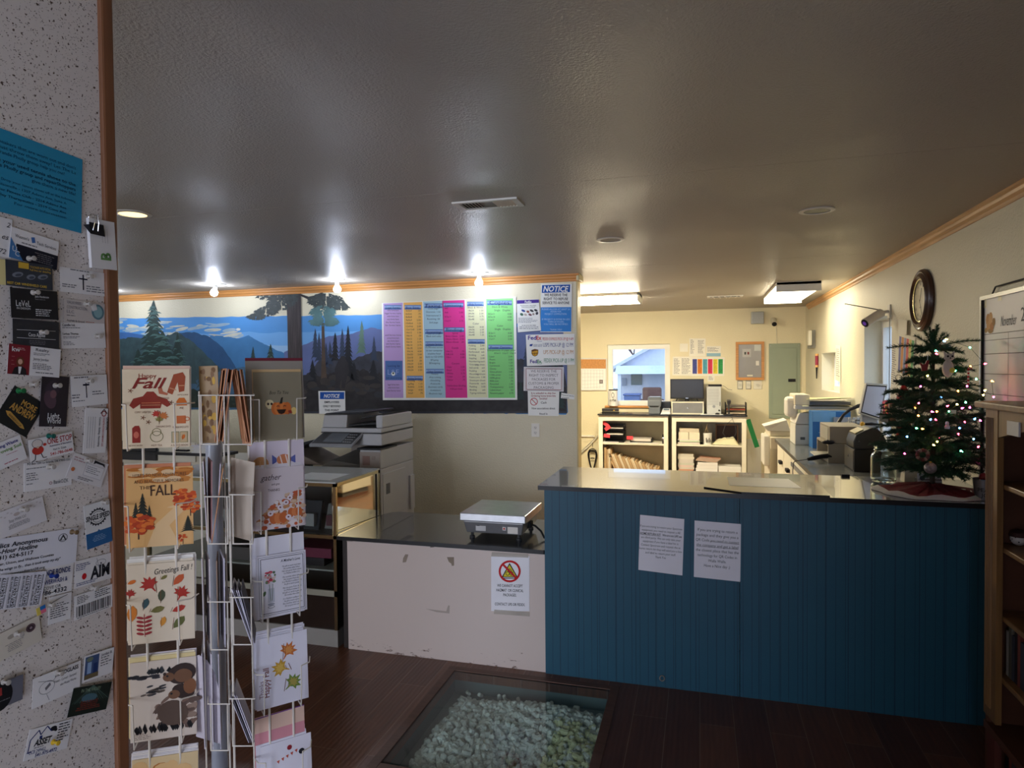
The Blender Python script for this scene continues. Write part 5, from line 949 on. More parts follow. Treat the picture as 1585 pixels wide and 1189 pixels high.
ob = [(196,136,96),(206,144,100),(186,124,86)]
looppocket(307,338,612,688,1.47,1.56); looppocket(340,393,612,688,1.47,1.56)
S = Sheet(pxquad('Y', lat(322,1.53).y, (308,567),(337,566),(309,686),60,140), thick=.001); S.brect(60,140,plastic(150,122,84))
for i in range(30): S.ell(q.uniform(4,56),q.uniform(4,136),q.uniform(3,9),q.uniform(3,9),(ink(196,156,70),ink(110,80,50),ink(126,96,70))[i%3],1+i*.01,8)
S.build('greeting_card','narrow sunflower card seen edge-on at the top middle of rack','greeting card')
fanned([(330,344),(333,350),(336,353),(342,360)],571,684,ob,1.485,.10,'brown envelope in the top middle rack pocket, left bunch','envelope','brown envelopes in the left bunch'); 
fanned([(381,362),(378,366),(385,371)],573,686,ob,1.50,.11,'brown envelope leaning right in the top middle rack pocket','envelope','brown envelopes in the right bunch')
S = Sheet(pxquad('Y', lat(368,1.53).y, (357,572),(370,574),(376,688),60,140,False), thick=.001); S.brect(60,140,plastic(196,136,96)); S.build('envelope','brown envelope front leaning in the top middle rack pocket','envelope')
looppocket(313,352,769,842,1.47,1.56); looppocket(352,390,766,842,1.47,1.56)
fanned([(315,311),(322,325),(329,338)],716,838,[(206,198,206),(150,110,110),(196,190,206)],1.49,.09,'pale card in the second middle rack pocket','greeting_card','pale cards in the middle pocket'); fanned([(322,342)],726,842,[(196,136,90)],1.475,.05,'single tan envelope leaning in the second middle pocket')
S = Sheet(pxquad('Y', lat(375,1.52).y, (358,708),(395,716),(352,828),80,140,False), thick=.001); S.brect(80,140,plastic(176,160,142)); S.build('envelope','wide beige envelope in second middle pocket beside gather card','envelope')
looppocket(315,349,932,1006,1.47,1.56); looppocket(350,386,925,998,1.47,1.56)
fanned([(307,306),(318,318),(329,329),(340,341)],866,1002,[(206,200,206),(196,186,190),(150,124,104),(200,196,212)],1.49,.09,'pale card edge in the third middle rack pocket','greeting_card','cards in the third middle pocket')
fanned([(381,352),(383,355),(385,359),(384,362),(386,366)],912,996,[(206,200,214),(96,90,100),(190,186,200)],1.49,.09,'white card leaning left in the third middle pocket','greeting_card','leaning cards in the third middle pocket')
looppocket(312,346,1090,1162,1.47,1.56); looppocket(346,385,1082,1155,1.47,1.56)
fanned([(305,303),(318,318),(330,329)],1013,1160,[(200,194,204),(206,200,210),(190,184,194)],1.49,.09,'lavender white card edge in the lowest middle pocket','greeting_card','cards in the lowest middle pocket')
S = Sheet(pxquad('Y', lat(325,1.50).y, (302,1012),(340,1022),(304,1140),80,140,False), thick=.001); S.base([(0,4),(14,0),(40,6),(62,22),(78,50),(78,140),(0,140)], plastic(196,188,198)); S.build('greeting_card','rounded lavender grey card front in the lowest middle pocket','greeting card')
fanned([(374,347),(377,350),(380,353),(383,356)],1078,1150,[(190,184,196),(90,84,94),(206,200,212)],1.49,.09,'card leaning left in the lowest middle pocket','greeting_card','leaning cards in the lowest middle pocket')
# ================================================================ FAR OFFICE WALL
CW = mat((236,230,208), .45, noise=.03); BLKT = mat((34,36,42), .22, noise=.05)
def PZ(px, py, Y): return P(px, py, 'Y', Y)
YF = 9.0
def shelf_unit(pxl, pxr, label):
    x0, x1 = PZ(pxl,680,YF).x, PZ(pxr,680,YF).x; w = x1-x0; t = thing('shelf_unit', label, 'shelf unit', (x0, YF, 0)); H = 1.0; D = .44; m = .055
    MB().box(0,.03,0,D,0,H,CW).build('side_panel',t); MB().box(w-.03,w,0,D,0,H,CW).build('side_panel',t)
    MB().box(.03,w-.03,D-.012,D,.08,H,mat((196,188,170),.5)).build('back_panel',t)
    MB().box(0,m,-.018,0,0,H,CW).build('face_frame',t); MB().box(w-m,w,-.018,0,0,H,CW).build('face_frame',t); MB().box(m,w-m,-.018,0,H-.075,H,CW).build('face_frame',t)
    for z in (.07,.60): MB().box(.03,w-.03,.004,D-.012,z,z+.022,CW).build('shelf',t)
    MB().box(.03,w-.03,.03,.045,0,.07,CW).build('kick_board',t)
    slab([(-.01,-.05),(w+.012,-.05),(w+.012,D),(-.01,D)], H, H+.018, 'countertop', t, BLKT, BLKT, .003); return t, x0, x1
_, ax0, ax1 = shelf_unit(927,1034,'white open shelf unit with black top under the far window'); _, bx0, bx1 = shelf_unit(1040,1155,'white open shelf unit with black top, right one under the monitor')
SH = .622; TOPZ = 1.018
def q8(cx, cy, Y=YF): return P(890+cx/4.755, 500+cy/4.755, 'Y', Y)
def pbox(name, x0, x1, y0, y1, z0, z1, m, label, cat, group=None, bevel=0, rot=0):
    cx, cy = (x0+x1)/2, (y0+y1)/2
    o = MB().box(x0-cx,x1-cx,y0-cy,y1-cy,0,z1-z0,m).build(name, loc=(cx,cy,z0), rot=(0,0,rot), bevel=bevel); return tag(o, label, cat, group)
# letter trays in left unit
def trays(x, y, z, w, d, n, hh, label, papers, cat='letter tray'):
    t = thing('letter_tray', label, cat, (x,y,z)); bk = plastic(28,28,34)
    for i in range(n):
        b = MB(); z0 = i*hh; b.box(0,w,0,d,z0,z0+.004,bk).box(0,w,0,.004,z0,z0+.022,bk).box(0,.004,0,d,z0,z0+hh*.8,bk).box(w-.004,w,0,d,z0,z0+hh*.8,bk).box(0,w,d-.004,d,z0,z0+hh*.8,bk); b.build('tray', t)
    for px_ in (0,w-.008):
        MB().box(px_,px_+.008,.01,.03,0,n*hh,bk).build('post',t)
    for i, hgt, c in papers:
        o = MB().box(.012,w-.012,.012,d-.012,0,hgt,plastic(*c)).build('paper_stack', loc=(x,y,z+i*hh+.005)); tag(o, 'white paper stack in the %s black letter tray, %s level' % ('wide' if n == 1 else 'tall', ('lowest','middle','top')[i]), 'paper stack')
xa = q8(205,850).x
t = trays(q8(215,850).x+.01, YF+.05, SH, .25, .30, 3, .085, 'black letter trays stacked at the left of the far shelf', [(1,.03,(226,220,206)),(2,.025,(226,220,206))])
trays(q8(395,850).x+.012, YF+.05, SH, .29, .30, 1, .06, 'single wide black letter tray with red tag', [(0,.05,(214,206,196))])
for cx, cy, a in ((222,745,.7),(238,775,-.6),(232,832,.1),(402,847,0)):
    p = q8(cx,cy); o = MB().rbox((0,0,0),(.085,.002,.048),(0,a,0),ink(226,74,84)).build('red_tag', loc=(p.x,YF+.03,max(p.z,SH+.03))); tag(o, 'red paper tag on the black letter trays, %s' % ('top left','below the top left one','lower left','in the middle front')[[222,238,232,402].index(cx)], 'tag')
pbox('paper_sheet', q8(205,870).x, q8(320,870).x, YF-.002, YF+.04, SH, SH+.012, plastic(236,232,226), 'white paper bundle lying at the left front of the shelf', 'paper'); pbox('paper_sheet', q8(360,870).x, q8(610,870).x, YF-.002, YF+.04, SH, SH+.008, plastic(236,232,226), 'long white paper lying at the middle front of the shelf', 'paper')
p = q8(648,830); t = thing('tape_gun','small black and silver tape gun hung inside the shelf','tool',(p.x,YF+.02,SH)); MB().box(-.012,.012,-.012,.012,0,.045,BK).build('handle',t,bevel=.003); MB().cyl((-.012,0,.07),(.012,0,.07),.028,CHROME,seg=18).build('roll',t); MB().box(-.01,.01,-.01,.01,.09,.125,BK).build('cutter',t)
# cardboard mailers leaning in the lower left bay
cb = [mat(c,.7,noise=.12,nscale=14) for c in ((190,158,116),(204,172,128),(176,142,102),(214,190,154),(226,214,190))]; r = random.Random(12)
def mailer(x, z0, wd, h, lean, ci, lb, grp=None, y=None, dp=.30):
    y = y or YF+.05; a = math.sin(lean)*h; b = math.cos(lean)*h
    o = MB().hexa([(0,0,0),(wd,0,0),(wd,dp,0),(0,dp,0)],[(-a,0,b),(wd-a,0,b+.0*wd),(wd-a,dp,b),(-a,dp,b)],cb[ci]).build('cardboard_mailer', loc=(x,y,z0)); return tag(o, lb, 'mailer', grp)
x = ax0+.065; i = 0
while x < ax1-.16:
    h = .46-.30*(x-ax0-.06)/.8+r.uniform(-.015,.015); w_ = r.uniform(.007,.018); mailer(x+ (.0 if x < ax0+.16 else .10), .093, w_, h, 0 if x < ax0+.16 else .38, i%5, 'brown cardboard mailer standing in the lower left shelf bay', 'cardboard mailers in the lower bay'); x += w_+.004; i += 1
# coil of black cable on the wall left of the shelves
p = q8(128,970,9.42); mb = MB(); r = random.Random(1)
for k in range(7):
    a_, b_ = .055+r.uniform(-.01,.01), .10+r.uniform(-.015,.015)
    mb.tube([(a_*math.cos(t_)*(1+.4*math.sin(t_)), -.01-.004*k, b_*1.7*math.sin(t_)*.9-.06+(.02*math.cos(2*t_))) for t_ in [j*2*PI/20 for j in range(20)]], .0045, BK, 6, True)
mb.tube([(0,-.02,-.06),(.03,-.03,-.05),(0,-.04,-.04),(-.03,-.03,-.05),(0,-.02,-.06)], .005, BK, 6); mb.tube([(.0,-.01,.11),(.0,-.003,.17)], .004, BK, 6)
tag(mb.build('cable_coil', loc=(p.x,p.y+.03,p.z)), 'coil of black cable hanging on the wall left of the shelves', 'cable')
mb = MB(); a, b = q8(45,945,9.45), q8(168,830,9.45); mb.tube([a,b],.004,mat((150,150,144),.4)); mb.tube([a+Vector((0,0,-.05)),b+Vector((0,0,-.02))],.004,mat((150,150,144),.4)); mb.tube([a+Vector((0,0,-.02)),(a+b)/2+Vector((0,0,-.03)),b+Vector((0,0,-.01))],.009,plastic(226,222,206))
o = mb.build('wall_cables', loc=(0,0,0)); tag(o,'pale cables running diagonally up the wall left of the shelves','cable')
pbox('wall_raceway', q8(38,830,9.46).x-.2, q8(145,830,9.46).x, 9.445, 9.469, q8(90,838,9.46).z, q8(90,826,9.46).z, plastic(236,234,222), 'short white cable raceway on the wall left of the shelves', 'raceway')
q = P(882,722,'Y',7.0)
# right unit contents: c7 crop
def q7(cx, cy, Y=YF): return P(1030+cx/10.567, 630+cy/10.567, 'Y', Y)
def ream(x0, x1, z0, z1, y0, d, c, lb, grp=None, tilt=0):
    cx = (x0+x1)/2; o = MB().box(x0-cx,x1-cx,0,d,0,z1-z0,mat(c,.6,noise=.05)).build('paper_bundle', loc=(cx,y0,z0), rot=(0,tilt,0), bevel=.002); return tag(o, lb, 'paper bundle', grp)
zs = SH+.002; xb = q7(200,500).x; xc = q7(560,500).x
for i,(h_,c,lb) in enumerate(((.022,(214,204,196),'lowest of the papers in the left of the right shelf'),(.006,(60,60,62),'dark folder between the papers on the right shelf'),(.020,(206,220,190),'greenish paper stack in the right shelf unit'),(.012,(222,214,210),'pale paper layer under the tied envelope bundle'),(.095,(230,220,196),'thick tied bundle of cream envelopes, right shelf unit'),(.05,(206,194,170),'upper tan envelope bundle under the shelf header'))):
    ream(xb+.01*(i%3), xc-.008*(i%2), zs, zs+h_, YF+.04, .25, c, lb); zs += h_
MB_ = MB(); MB_.box(-.003,.003,-.003,.26,-.002,.1,mat((120,110,90),.5)); tag(MB_.build('string_tie', loc=((xb+xc)/2,YF+.038,SH+.062)),'thin tie around the cream envelope bundle','string')
t = thing('file_holder','black upright file holder beside the tied bundle','file holder',(q7(590,500).x,YF+.05,SH)); MB().box(-.018,.018,0,.24,0,.004,BK).build('base',t)
for i,(d_,hh) in enumerate(((-.016,.24),(0,.25),(.014,.22))): MB().hexa([(d_,0,.004),(d_+.003,0,.004),(d_+.003,.22,.004),(d_,.22,.004)],[(d_,0,hh*.9),(d_+.003,0,hh*.9),(d_+.003,.22,hh),(d_,.22,hh)],BK).build('divider',t)
t = thing('paper_roll_cup','white printed cup holding folded tan envelopes','cup',(q7(690,500).x,YF+.07,SH)); MB().lathe([(0,0),(.048,0),(.056,.15),(.053,.15),(.046,.006),(0,.006)],(0,0,0),plastic(232,230,222),28).build('cup_body',t)
for i in range(4): MB().box(-.02+i*.018,-.012+i*.018,-.0565,-.05,.03,.09-(i%2)*.02,BK).build('printed_mark',t)
mailer(q7(640,380).x, SH+.155, .004, .13, -.35, 1, 'tan envelope standing in the white cup','envelopes in the white cup', YF+.07, .02); mailer(q7(700,380).x, SH+.155, .004, .11, .3, 0, 'tan envelope standing in the white cup', 'envelopes in the white cup', YF+.07, .02)
t = thing('wooden_tray','brown wooden box standing at the back of right shelf','box',(q7(830,300).x,YF+.30,SH)); w_ = q7(1250,300).x-q7(830,300).x-.03
MB().box(0,w_,0,.08,0,.012,mat((120,78,60),.5,noise=.1)).box(0,.012,0,.08,.012,.235,mat((150,110,84),.5)).box(0,w_,0,.08,.235,.247,mat((150,110,84),.5)).box(w_-.012,w_,0,.08,.012,.235,mat((150,110,84),.5)).box(.012,w_-.012,.07,.08,.012,.235,mat((70,46,44),.5)).build('frame',t)
# crumpled cream cloth / plastic bag
mb = MB(); r = random.Random(8); N = 16; vs = []; xs0, xs1 = q7(760,500).x, q7(1200,500).x
for j in range(N+1):
    for i_ in range(N+1):
        u, v = i_/N, j/N; e = min(u,1-u,v,1-v); vs.append(((xs1-xs0)*u, .22*v, (min(1,e*5))*(.03+.075*u)+.018*math.sin(11*u+3*v)*math.cos(7*v)*min(1,e*5)+r.uniform(0,.008)))
mb.add(vs,[(j*(N+1)+i_,j*(N+1)+i_+1,(j+1)*(N+1)+i_+1,(j+1)*(N+1)+i_) for j in range(N) for i_ in range(N)],mat((228,220,180),.5,noise=.06),True)
tag(mb.build('crumpled_bag', loc=(xs0,YF+.02,SH+.001), sharp=80),'crumpled cream plastic bag lying on the right shelf','bag')
# lower bay
z = .093; lowx0, lowx1 = q7(200,900).x, q7(470,900).x; n = 0
for h_, c in ((.17,(198,190,178)),(.02,(206,150,120)),(.03,(214,204,190)),(.025,(224,200,190)),(.03,(206,206,190)),(.05,(214,206,196)),(.03,(222,216,200)),(.035,(206,200,184))):
    ream(lowx0+.006*(n%3), lowx1-.01*(n%2), z, z+h_, YF+.06, .25, c, 'paper bundle in the tall pile, lower right shelf bay', 'paper bundles in the tall pile'); z += h_; n += 1
z = .093; a0, a1 = q7(480,900).x, q7(860,900).x; n = 0
for h_, c in ((.16,(226,218,206)),(.05,(240,238,234)),(.045,(238,234,228)),(.035,(236,232,226))): ream(a0+.012*n, a1-.004*(n%2), z, z+h_-.001, YF+.05, .24, c, 'white paper bundle in the middle pile, lower right bay', 'white bundles in the middle pile', ); z += h_; n += 1
for k in range(6):
    o = MB().hexa([(0,0,0),(.26,0,-.02),(.26,.2,-.02),(0,.2,0)],[(0,0,.007),(.26,0,-.013),(.26,.2,-.013),(0,.2,.007)],mat((196,150,130) if k%2 else (206,190,170),.6)).build('newspaper', loc=(a0+.01+.012*k,YF+.06,z+.02+.008*k)); tag(o,'loose pinkish paper fanned over the middle white pile','paper','fanned papers on the middle pile')
pbox('paper_box', q7(870,900).x, q7(1245,900).x, YF+.03, YF+.33, .093, q7(1000,985).z, plastic(240,238,232), 'white carton at the right of the lower right bay', 'box', bevel=.003)
# ---- on top of the shelves
def q8t(cx, cy, Y=9.2): return P(890+cx/4.755, 500+cy/4.755, 'Y', Y)
x0, x1 = q8t(702,480,9.3).x, q8t(948,480,9.3).x; t = thing('monitor','black flat computer monitor on a grey drawer box','monitor',((x0+x1)/2,9.28,q8t(0+820,583,9.28).z)); w = x1-x0; zb = .045; h = q8t(820,410,9.28).z-q8t(820,556,9.28).z
MB().box(-w/2,w/2,-.01,.03,zb,zb+h,plastic(26,26,28)).build('housing',t,bevel=.004); MB().box(-w/2+.012,w/2-.012,-.0115,-.0102,zb+.022,zb+h-.012,mat((44,44,46),.25,noise=.02)).build('screen',t); MB().box(-.018,.018,-.013,-.0105,zb+.006,zb+.013,CHROME).build('badge',t)
MB().box(-.03,.03,0,.02,.0,zb,BK).build('neck',t)
for s_ in (-1,1): MB().hexa([(s_*.15-.008,-.03,0),(s_*.15+.008,-.03,0),(s_*.15+.008,.05,0),(s_*.15-.008,.05,0)],[(s_*.13-.006,.0,zb),(s_*.13+.006,0,zb),(s_*.13+.006,.02,zb),(s_*.13-.006,.02,zb)],BK).build('foot',t)
x0, x1 = q8t(710,620,9.1).x, q8t(948,620,9.1).x; t = thing('drawer_box','grey drawer box with cream edge under the far monitor','box',(x0,9.1,TOPZ)); w = x1-x0; hh = P(1064,622,'Y',9.1).z-TOPZ
MB().box(0,w,0,.3,0,hh,mat((150,146,140),.5)).build('case',t,bevel=.003)
mb = MB(); mb.box(0,w,-.006,0,0,.014,CW).box(0,w,-.006,0,hh-.014,hh,CW).box(0,.014,-.006,0,.014,hh-.014,CW).box(w-.014,w,-.006,0,.014,hh-.014,CW); mb.build('front_frame',t); MB().box(.016,w-.016,-.008,0,.016,hh-.016,mat((128,128,130),.4,noise=.1)).build('drawer_front',t); MB().lathe([(0,0),(.008,0),(.008,.012),(0,.012)],(w/2,-.008,hh/2),CHROME,12,Matrix.Rotation(PI/2,3,'X')).build('knob',t)
p0, p1 = q8t(970,655,9.15), q8t(1075,468,9.15); t = thing('computer_tower','white slim computer tower with round emblem on far counter','computer',(p0.x,9.12,TOPZ)); w, h = p1.x-p0.x, p1.z-TOPZ
MB().box(0,w,0,.30,0,h,mat((196,198,196),.4,noise=.04)).build('case',t,bevel=.006)
mb = MB()
for i in range(int(h*.62/.011)): mb.box(.014,w-.03,-.0015,0,h*.34+i*.011,h*.34+i*.011+.004,mat((168,170,170),.4))
mb.build('vent_grille',t); f = MB(); f.mats=[]; f.cyl((w*.5,-.001,h*.28),(w*.5,-.0004,h*.28),.019,mat((150,152,154),.3,.5),seg=20); f.build('emblem',t); MB().box(w-.02,w-.012,-.002,0,h*.3,h*.45,BK).build('ports',t); MB().lathe([(0,0),(.012,0),(.012,.004),(0,.006)],(w*.86,-.001,h*.14),BK,12,Matrix.Rotation(PI/2,3,'X')).build('button',t)
t = thing('network_box','small black box with cable lying on the computer tower','router',(p0.x+.02,9.13,TOPZ+h)); MB().box(0,.17,0,.12,0,.028,BK).build('case',t,bevel=.004); MB().tube([(.17,.03,.015),(.21,.02,.0),(.25,0,-.035),(.30,0,-.045)],.0022,BK,6).build('cord',t)
pbox('white_sheet', p0.x-.08, p1.x+.02, 8.99, 9.11, TOPZ+.0005, TOPZ+.004, plastic(236,236,236), 'white paper under the computer tower front', 'paper')
t = thing('computer_mouse','black mouse in front of the white computer tower','mouse',(p1.x-.05,9.05,TOPZ+.0045)); MB().ball((0,0,0),.03,BK,16,(1,1.5,.7)).build('shell',t); MB().box(-.002,.002,-.03,-.012,.019,.022,CHROME).build('wheel',t)
# label printer
p0, p1 = q8t(537,655,9.1), q8t(634,545,9.1); w, h = p1.x-p0.x, p1.z-TOPZ; t = thing('label_printer','grey label printer with pale top on far counter','printer',(p0.x,9.05,TOPZ)); g1 = mat((104,110,118),.35,noise=.04)
MB().prism([(0,0),(.20,0),(.20,h*.62),(.0,h*.52)],.012,w-.012,g1,'X').build('base',t,bevel=.008); MB().prism([(.0,h*.42),(.0,h*.8),(.04,h),(.19,h),(.20,h*.55)],0,w,g1,'X').build('lid',t,bevel=.008); MB().box(.02,w-.02,.03,.17,h,h+.003,mat((170,186,200),.3)).build('window',t); MB().box(.03,w-.03,-.002,.001,h*.40,h*.46,BK).build('slot',t)
p0 = q8t(628,655,9.02); t = thing('card_terminal','small pale card reader terminal beside the label printer','card reader',(p0.x,9.0,TOPZ)); MB().hexa([(0,0,0),(.14,0,0),(.14,.16,0),(0,.16,0)],[(.02,.01,.035),(.12,.01,.035),(.13,.15,.075),(.03,.15,.075)],mat((206,208,210),.4)).build('body',t,bevel=.006); MB().box(.04,.11,.07,.13,.058,.068,mat((90,110,130),.3)).build('screen',t)
pbox('black_device', q8t(634,600,9.3).x, q8t(705,600,9.3).x, 9.25, 9.38, TOPZ, q8t(650,578,9.3).z, plastic(48,52,62), 'dark box device behind the card reader on the far counter', 'device', bevel=.01)
t = thing('glasses_and_pens','small pile of blue pens and keys on the far counter','pens',(q8t(375,652,9.05).x,9.05,TOPZ)); r = random.Random(5)
for i in range(6): MB().tube([(r.uniform(-.08,.0),r.uniform(-.03,.03),.006),(r.uniform(0,.1),r.uniform(-.03,.03),.006+.002*i)],.004,(ink(50,80,130),BK,ink(120,100,90))[i%3],6).build('pen',t)
t = thing('desk_stapler','flat black stapler at the left end of the far counter','stapler',(q8t(197,640,9.2).x,9.2,TOPZ)); MB().box(0,.24,0,.05,0,.015,BK).build('base',t,bevel=.003); MB().box(.0,.235,.005,.045,.02,.06,plastic(40,40,46)).build('arm',t,bevel=.006); MB().box(.16,.18,-.001,.005,.03,.04,mat((200,160,60),.4)).build('badge',t)
# can in front of the window
p0, p1 = q8t(247,605,9.4), q8t(317,490,9.4); t = thing('printed_canister','white canister with black lettering standing by the far window','canister',((p0.x+p1.x)/2,9.41,W1[2])); rr_ = (p1.x-p0.x)/2; h = p1.z-W1[2]
MB().cyl((0,0,0),(0,0,h-.012),rr_*.9,plastic(232,230,226),seg=28).build('body',t); MB().cyl((0,0,h-.012),(0,0,h),rr_*.94,BK,seg=28).build('lid',t)
S = Sheet(lambda x,y: Vector((-rr_*.8+x*rr_*1.6/100, -rr_*.92-.001, h*.95-y*h*.9/100)), thick=.0002); S.base([(30,20),(70,20),(70,80),(30,80)][::-1],plastic(232,230,226)); S.text('coffee',50,74,18,BK,al='c',w=80,it=.2,bold=.02); S.ring(50,32,18,4,BK,2); o = S.mb.build('lettering', t)
# document camera / scanner on stand
p0 = q8t(1120,655,9.05); t = thing('scanner_stand','black hand scanner standing on a coiled-cord stand on far counter','scanner',(p0.x+.02,9.03,TOPZ)); MB().lathe([(0,0),(.05,0),(.05,.008),(.012,.014),(.010,.16),(0,.16)],(0,0,0),plastic(50,50,54),20).build('stand',t); MB().hexa([(-.02,-.03,.14),(.02,-.03,.14),(.02,.03,.15),(-.02,.03,.15)],[(-.025,-.05,.185),(.025,-.05,.185),(.022,.03,.20),(-.022,.03,.20)],plastic(60,60,66)).build('head',t,bevel=.006)
MB().tube([(.0,-.01,.03),(.03,-.03,.005),(.04,-.06,-.05),(-.05,-.075,-.14),(-.08,-.08,-.23),(-.03,-.08,-.30),(.05,-.08,-.30),(.09,-.08,-.22),(.07,-.075,-.12),(.03,-.06,-.02),(.01,-.02,.01)],.0022,mat((90,90,90),.4),6).build('cord',t)
p0, p1 = q8t(1078,650,9.1), q8t(1265,570,9.1); w = p1.x-p0.x; t = thing('desk_organizer','black tiered paper tray holding reddish folders, far counter','organizer',(p0.x+.05,9.12,TOPZ)); w -= .05
for i, z in enumerate((.004,.05,.10)): MB().box(0,w,0,.24,z,z+.005,BK).build('shelf',t)
for x in (0,w-.008): MB().box(x,x+.008,0,.24,0,.155,BK).build('side',t)
pbox('folder_stack', p0.x+.065, p1.x-.02, 9.125, 9.33, TOPZ+.0555, TOPZ+.075, mat((150,70,44),.5), 'reddish brown folders in the black tiered tray', 'folders'); pbox('folder_stack', p0.x+.065, p1.x-.02, 9.125, 9.33, TOPZ+.0095, TOPZ+.024, mat((220,200,170),.5), 'cream papers in the bottom of the black tiered tray', 'papers'); pbox('folder_stack', p0.x+.065, p1.x-.02, 9.125, 9.33, TOPZ+.1055, TOPZ+.118, mat((120,110,104),.5), 'grey brown folder on the top tier of the tray', 'folders')
# ---- on the far wall
FP = FY-.001
def K8(Y=FP): return cmap(890,500,4.755,'Y',Y)
S = Sheet(K8(FP-.012), thick=.012); S.base([(37,498),(232,496),(236,262),(34,256)], mat((216,214,208),.4)); S.rect(37,268,228,336,mat((200,142,84),.7,noise=.2,nscale=60),1); S.rect(37,336,226,492,plastic(238,238,236),1)
for i in range(6): S.line([(52,345+i*27),(210,349+i*24)],1.4,ink(180,182,186),2)
for i in range(8): S.line([(52+i*22,345),(52+i*22,482)],1.4,ink(180,182,186),2)
S.rect(180,418,206,446,ink(110,104,106),3); S.ell(193,432,8,8,ink(160,150,150),4); S.build('whiteboard_calendar','whiteboard calendar with cork strip at left of the far window','whiteboard')
def wpaper(pts, label, lines=(), m=None, off=.0008, nm='wall_paper'):
    S = Sheet(K8(FP-off), thick=.0005); S.base(pts, m or plastic(236,232,218))
    for l in lines: S.scrib(*l)
    return S
wpaper([(772,212),(832,212),(832,152),(772,152)],'').build('wall_paper','blank square paper, leftmost above the monitor','paper')
wpaper([(840,246),(960,246),(962,114),(842,114)],'',[(850,124,880,230,12,gy,.4,1),(905,128,950,226,14,gy,.4,2)]).build('wall_paper','tall list paper with two columns, topmost above the monitor','paper')
S = wpaper([(966,246),(1072,246),(1074,170),(968,170)],'',[(974,180,1064,215,5,gy,.4,3)],off=.0012); S.rect(968,222,1072,246,ink(150,190,206),1); S.build('wall_paper','small paper with pale blue lower band, right of the tall list','paper')
wpaper([(716,386),(860,388),(862,248),(720,248)],'',[(728,262,775,378,14,gy,.4,4),(785,262,850,378,14,gy,.4,5)],off=.0004).build('wall_paper','wide list paper with columns, left of the colour chart','paper')
S = wpaper([(858,390),(1098,390),(1102,252),(860,250)],'',off=.0016)
for i,c in enumerate(((80,86,160),(226,130,50),(90,170,190),(220,60,90),(230,210,70),(60,160,90))): S.rect(865+i*38,266,898+i*38,374,ink(*c),1); S.scrib(868+i*38,276,896+i*38,368,10,ink(*[int(v*.6) for v in c]),.3,i)
S.build('colour_chart','small six-colour price chart on the far wall right of the monitor','chart')
wpaper([(976,430),(1026,430),(1028,378),(978,378)],'',[(984,388,1020,424,5,gy,.4,6)]).build('wall_paper','narrow paper hanging below the six-colour chart','paper')
# framed alarm panel
def c1(Y=FP): return cmap(1120,460,4.246,'Y',Y)
K1 = lambda x,y,Y=FP: c1(Y)(x,y)
a, b = K1(80,545), K1(266,292); t = thing('framed_panel','oak framed grey steel alarm panel on the far wall','wall panel',(a.x,FP,a.z)); w, h = b.x-a.x, b.z-a.z; fw = .035
MB().box(0,w,-.03,0,0,fw,WOODX).build('frame_rail',t); MB().box(0,w,-.03,0,h-fw,h,WOODX).build('frame_rail',t); MB().box(0,fw,-.03,0,fw,h-fw,WOOD).build('frame_stile',t); MB().box(w-fw,w,-.03,0,fw,h-fw,WOOD).build('frame_stile',t)
MB().box(fw,w-fw,-.012,0,fw,h-fw,mat((150,146,140),.35,.5,noise=.05)).build('steel_plate',t); MB().box(fw+.05,fw+.16,-.02,-.012,h*.6,h*.6+.11,mat((176,172,166),.4,.3)).build('switch_plate',t); MB().box(fw+.075,fw+.095,-.024,-.02,h*.6+.035,h*.6+.07,ink(40,50,46)).build('switch',t); MB().box(fw+.115,fw+.135,-.024,-.02,h*.6+.035,h*.6+.07,ink(120,40,36)).build('switch',t)
MB().box(w-fw-.07,w-fw-.03,-.016,-.012,h*.38,h*.5,plastic(226,222,214)).build('paper_tag',t); MB().box(w*.4,w*.6,-.014,-.012,fw+.015,fw+.035,plastic(226,222,200)).build('label_strip',t); MB().box(w-fw-.09,w-fw-.005,-.014,-.012,h*.76,h*.92,mat((196,200,196),.3)).build('sticker',t)
for cx,wd,lb in ((108,34,'left'),(163,34,'middle'),(224,54,'wider right')):
    a, b = K1(cx-wd/2,605), K1(cx+wd/2,550); t = thing('thermostat','%s small white dial plate under the oak framed panel' % lb,'thermostat',((a.x+b.x)/2,FP,(a.z+b.z)/2)); w, h = (b.x-a.x)/2, (b.z-a.z)/2
    MB().box(-w,w,-.012,0,-h,h,mat((150,146,136) if wd < 40 else (226,222,206),.4)).build('plate',t,bevel=.002); MB().box(-w*.8,w*.8,-.014,-.012,-h*.85,h*.85,plastic(222,218,202)).build('face',t); MB().cyl((0,-.03,0),(0,-.014,0),.019,plastic(206,202,188),seg=20).build('dial',t)
# breaker panel
a, b = K1(297,797), K1(503,303); t = thing('breaker_panel','tall grey-green electrical breaker panel on the far wall','electrical panel',(a.x,FP,a.z)); w, h = b.x-a.x, b.z-a.z; gm = mat((150,162,142),.4,noise=.03)
MB().box(0,w,-.02,0,0,h,gm).build('trim_plate',t,bevel=.003); MB().box(.045,w-.045,-.030,-.02,.06,h-.06,gm).build('door',t,bevel=.002); MB().box(w-.15,w-.06,-.036,-.03,h*.49,h*.53,BK).build('latch',t)
for x,z in ((.02,.03),(w-.02,.03),(.02,h-.03),(w-.02,h-.03)): MB().cyl((x,-.023,z),(x,-.02,z),.006,STEEL,seg=8).build('screw',t)
a, b = K1(180,178), K1(262,97); t = thing('junction_box','grey square junction box high on the far wall','junction box',(a.x,FP,a.z)); w = b.x-a.x; MB().box(0,w,-.07,0,0,b.z-a.z,mat((166,168,164),.4,.3)).build('box',t,bevel=.006)
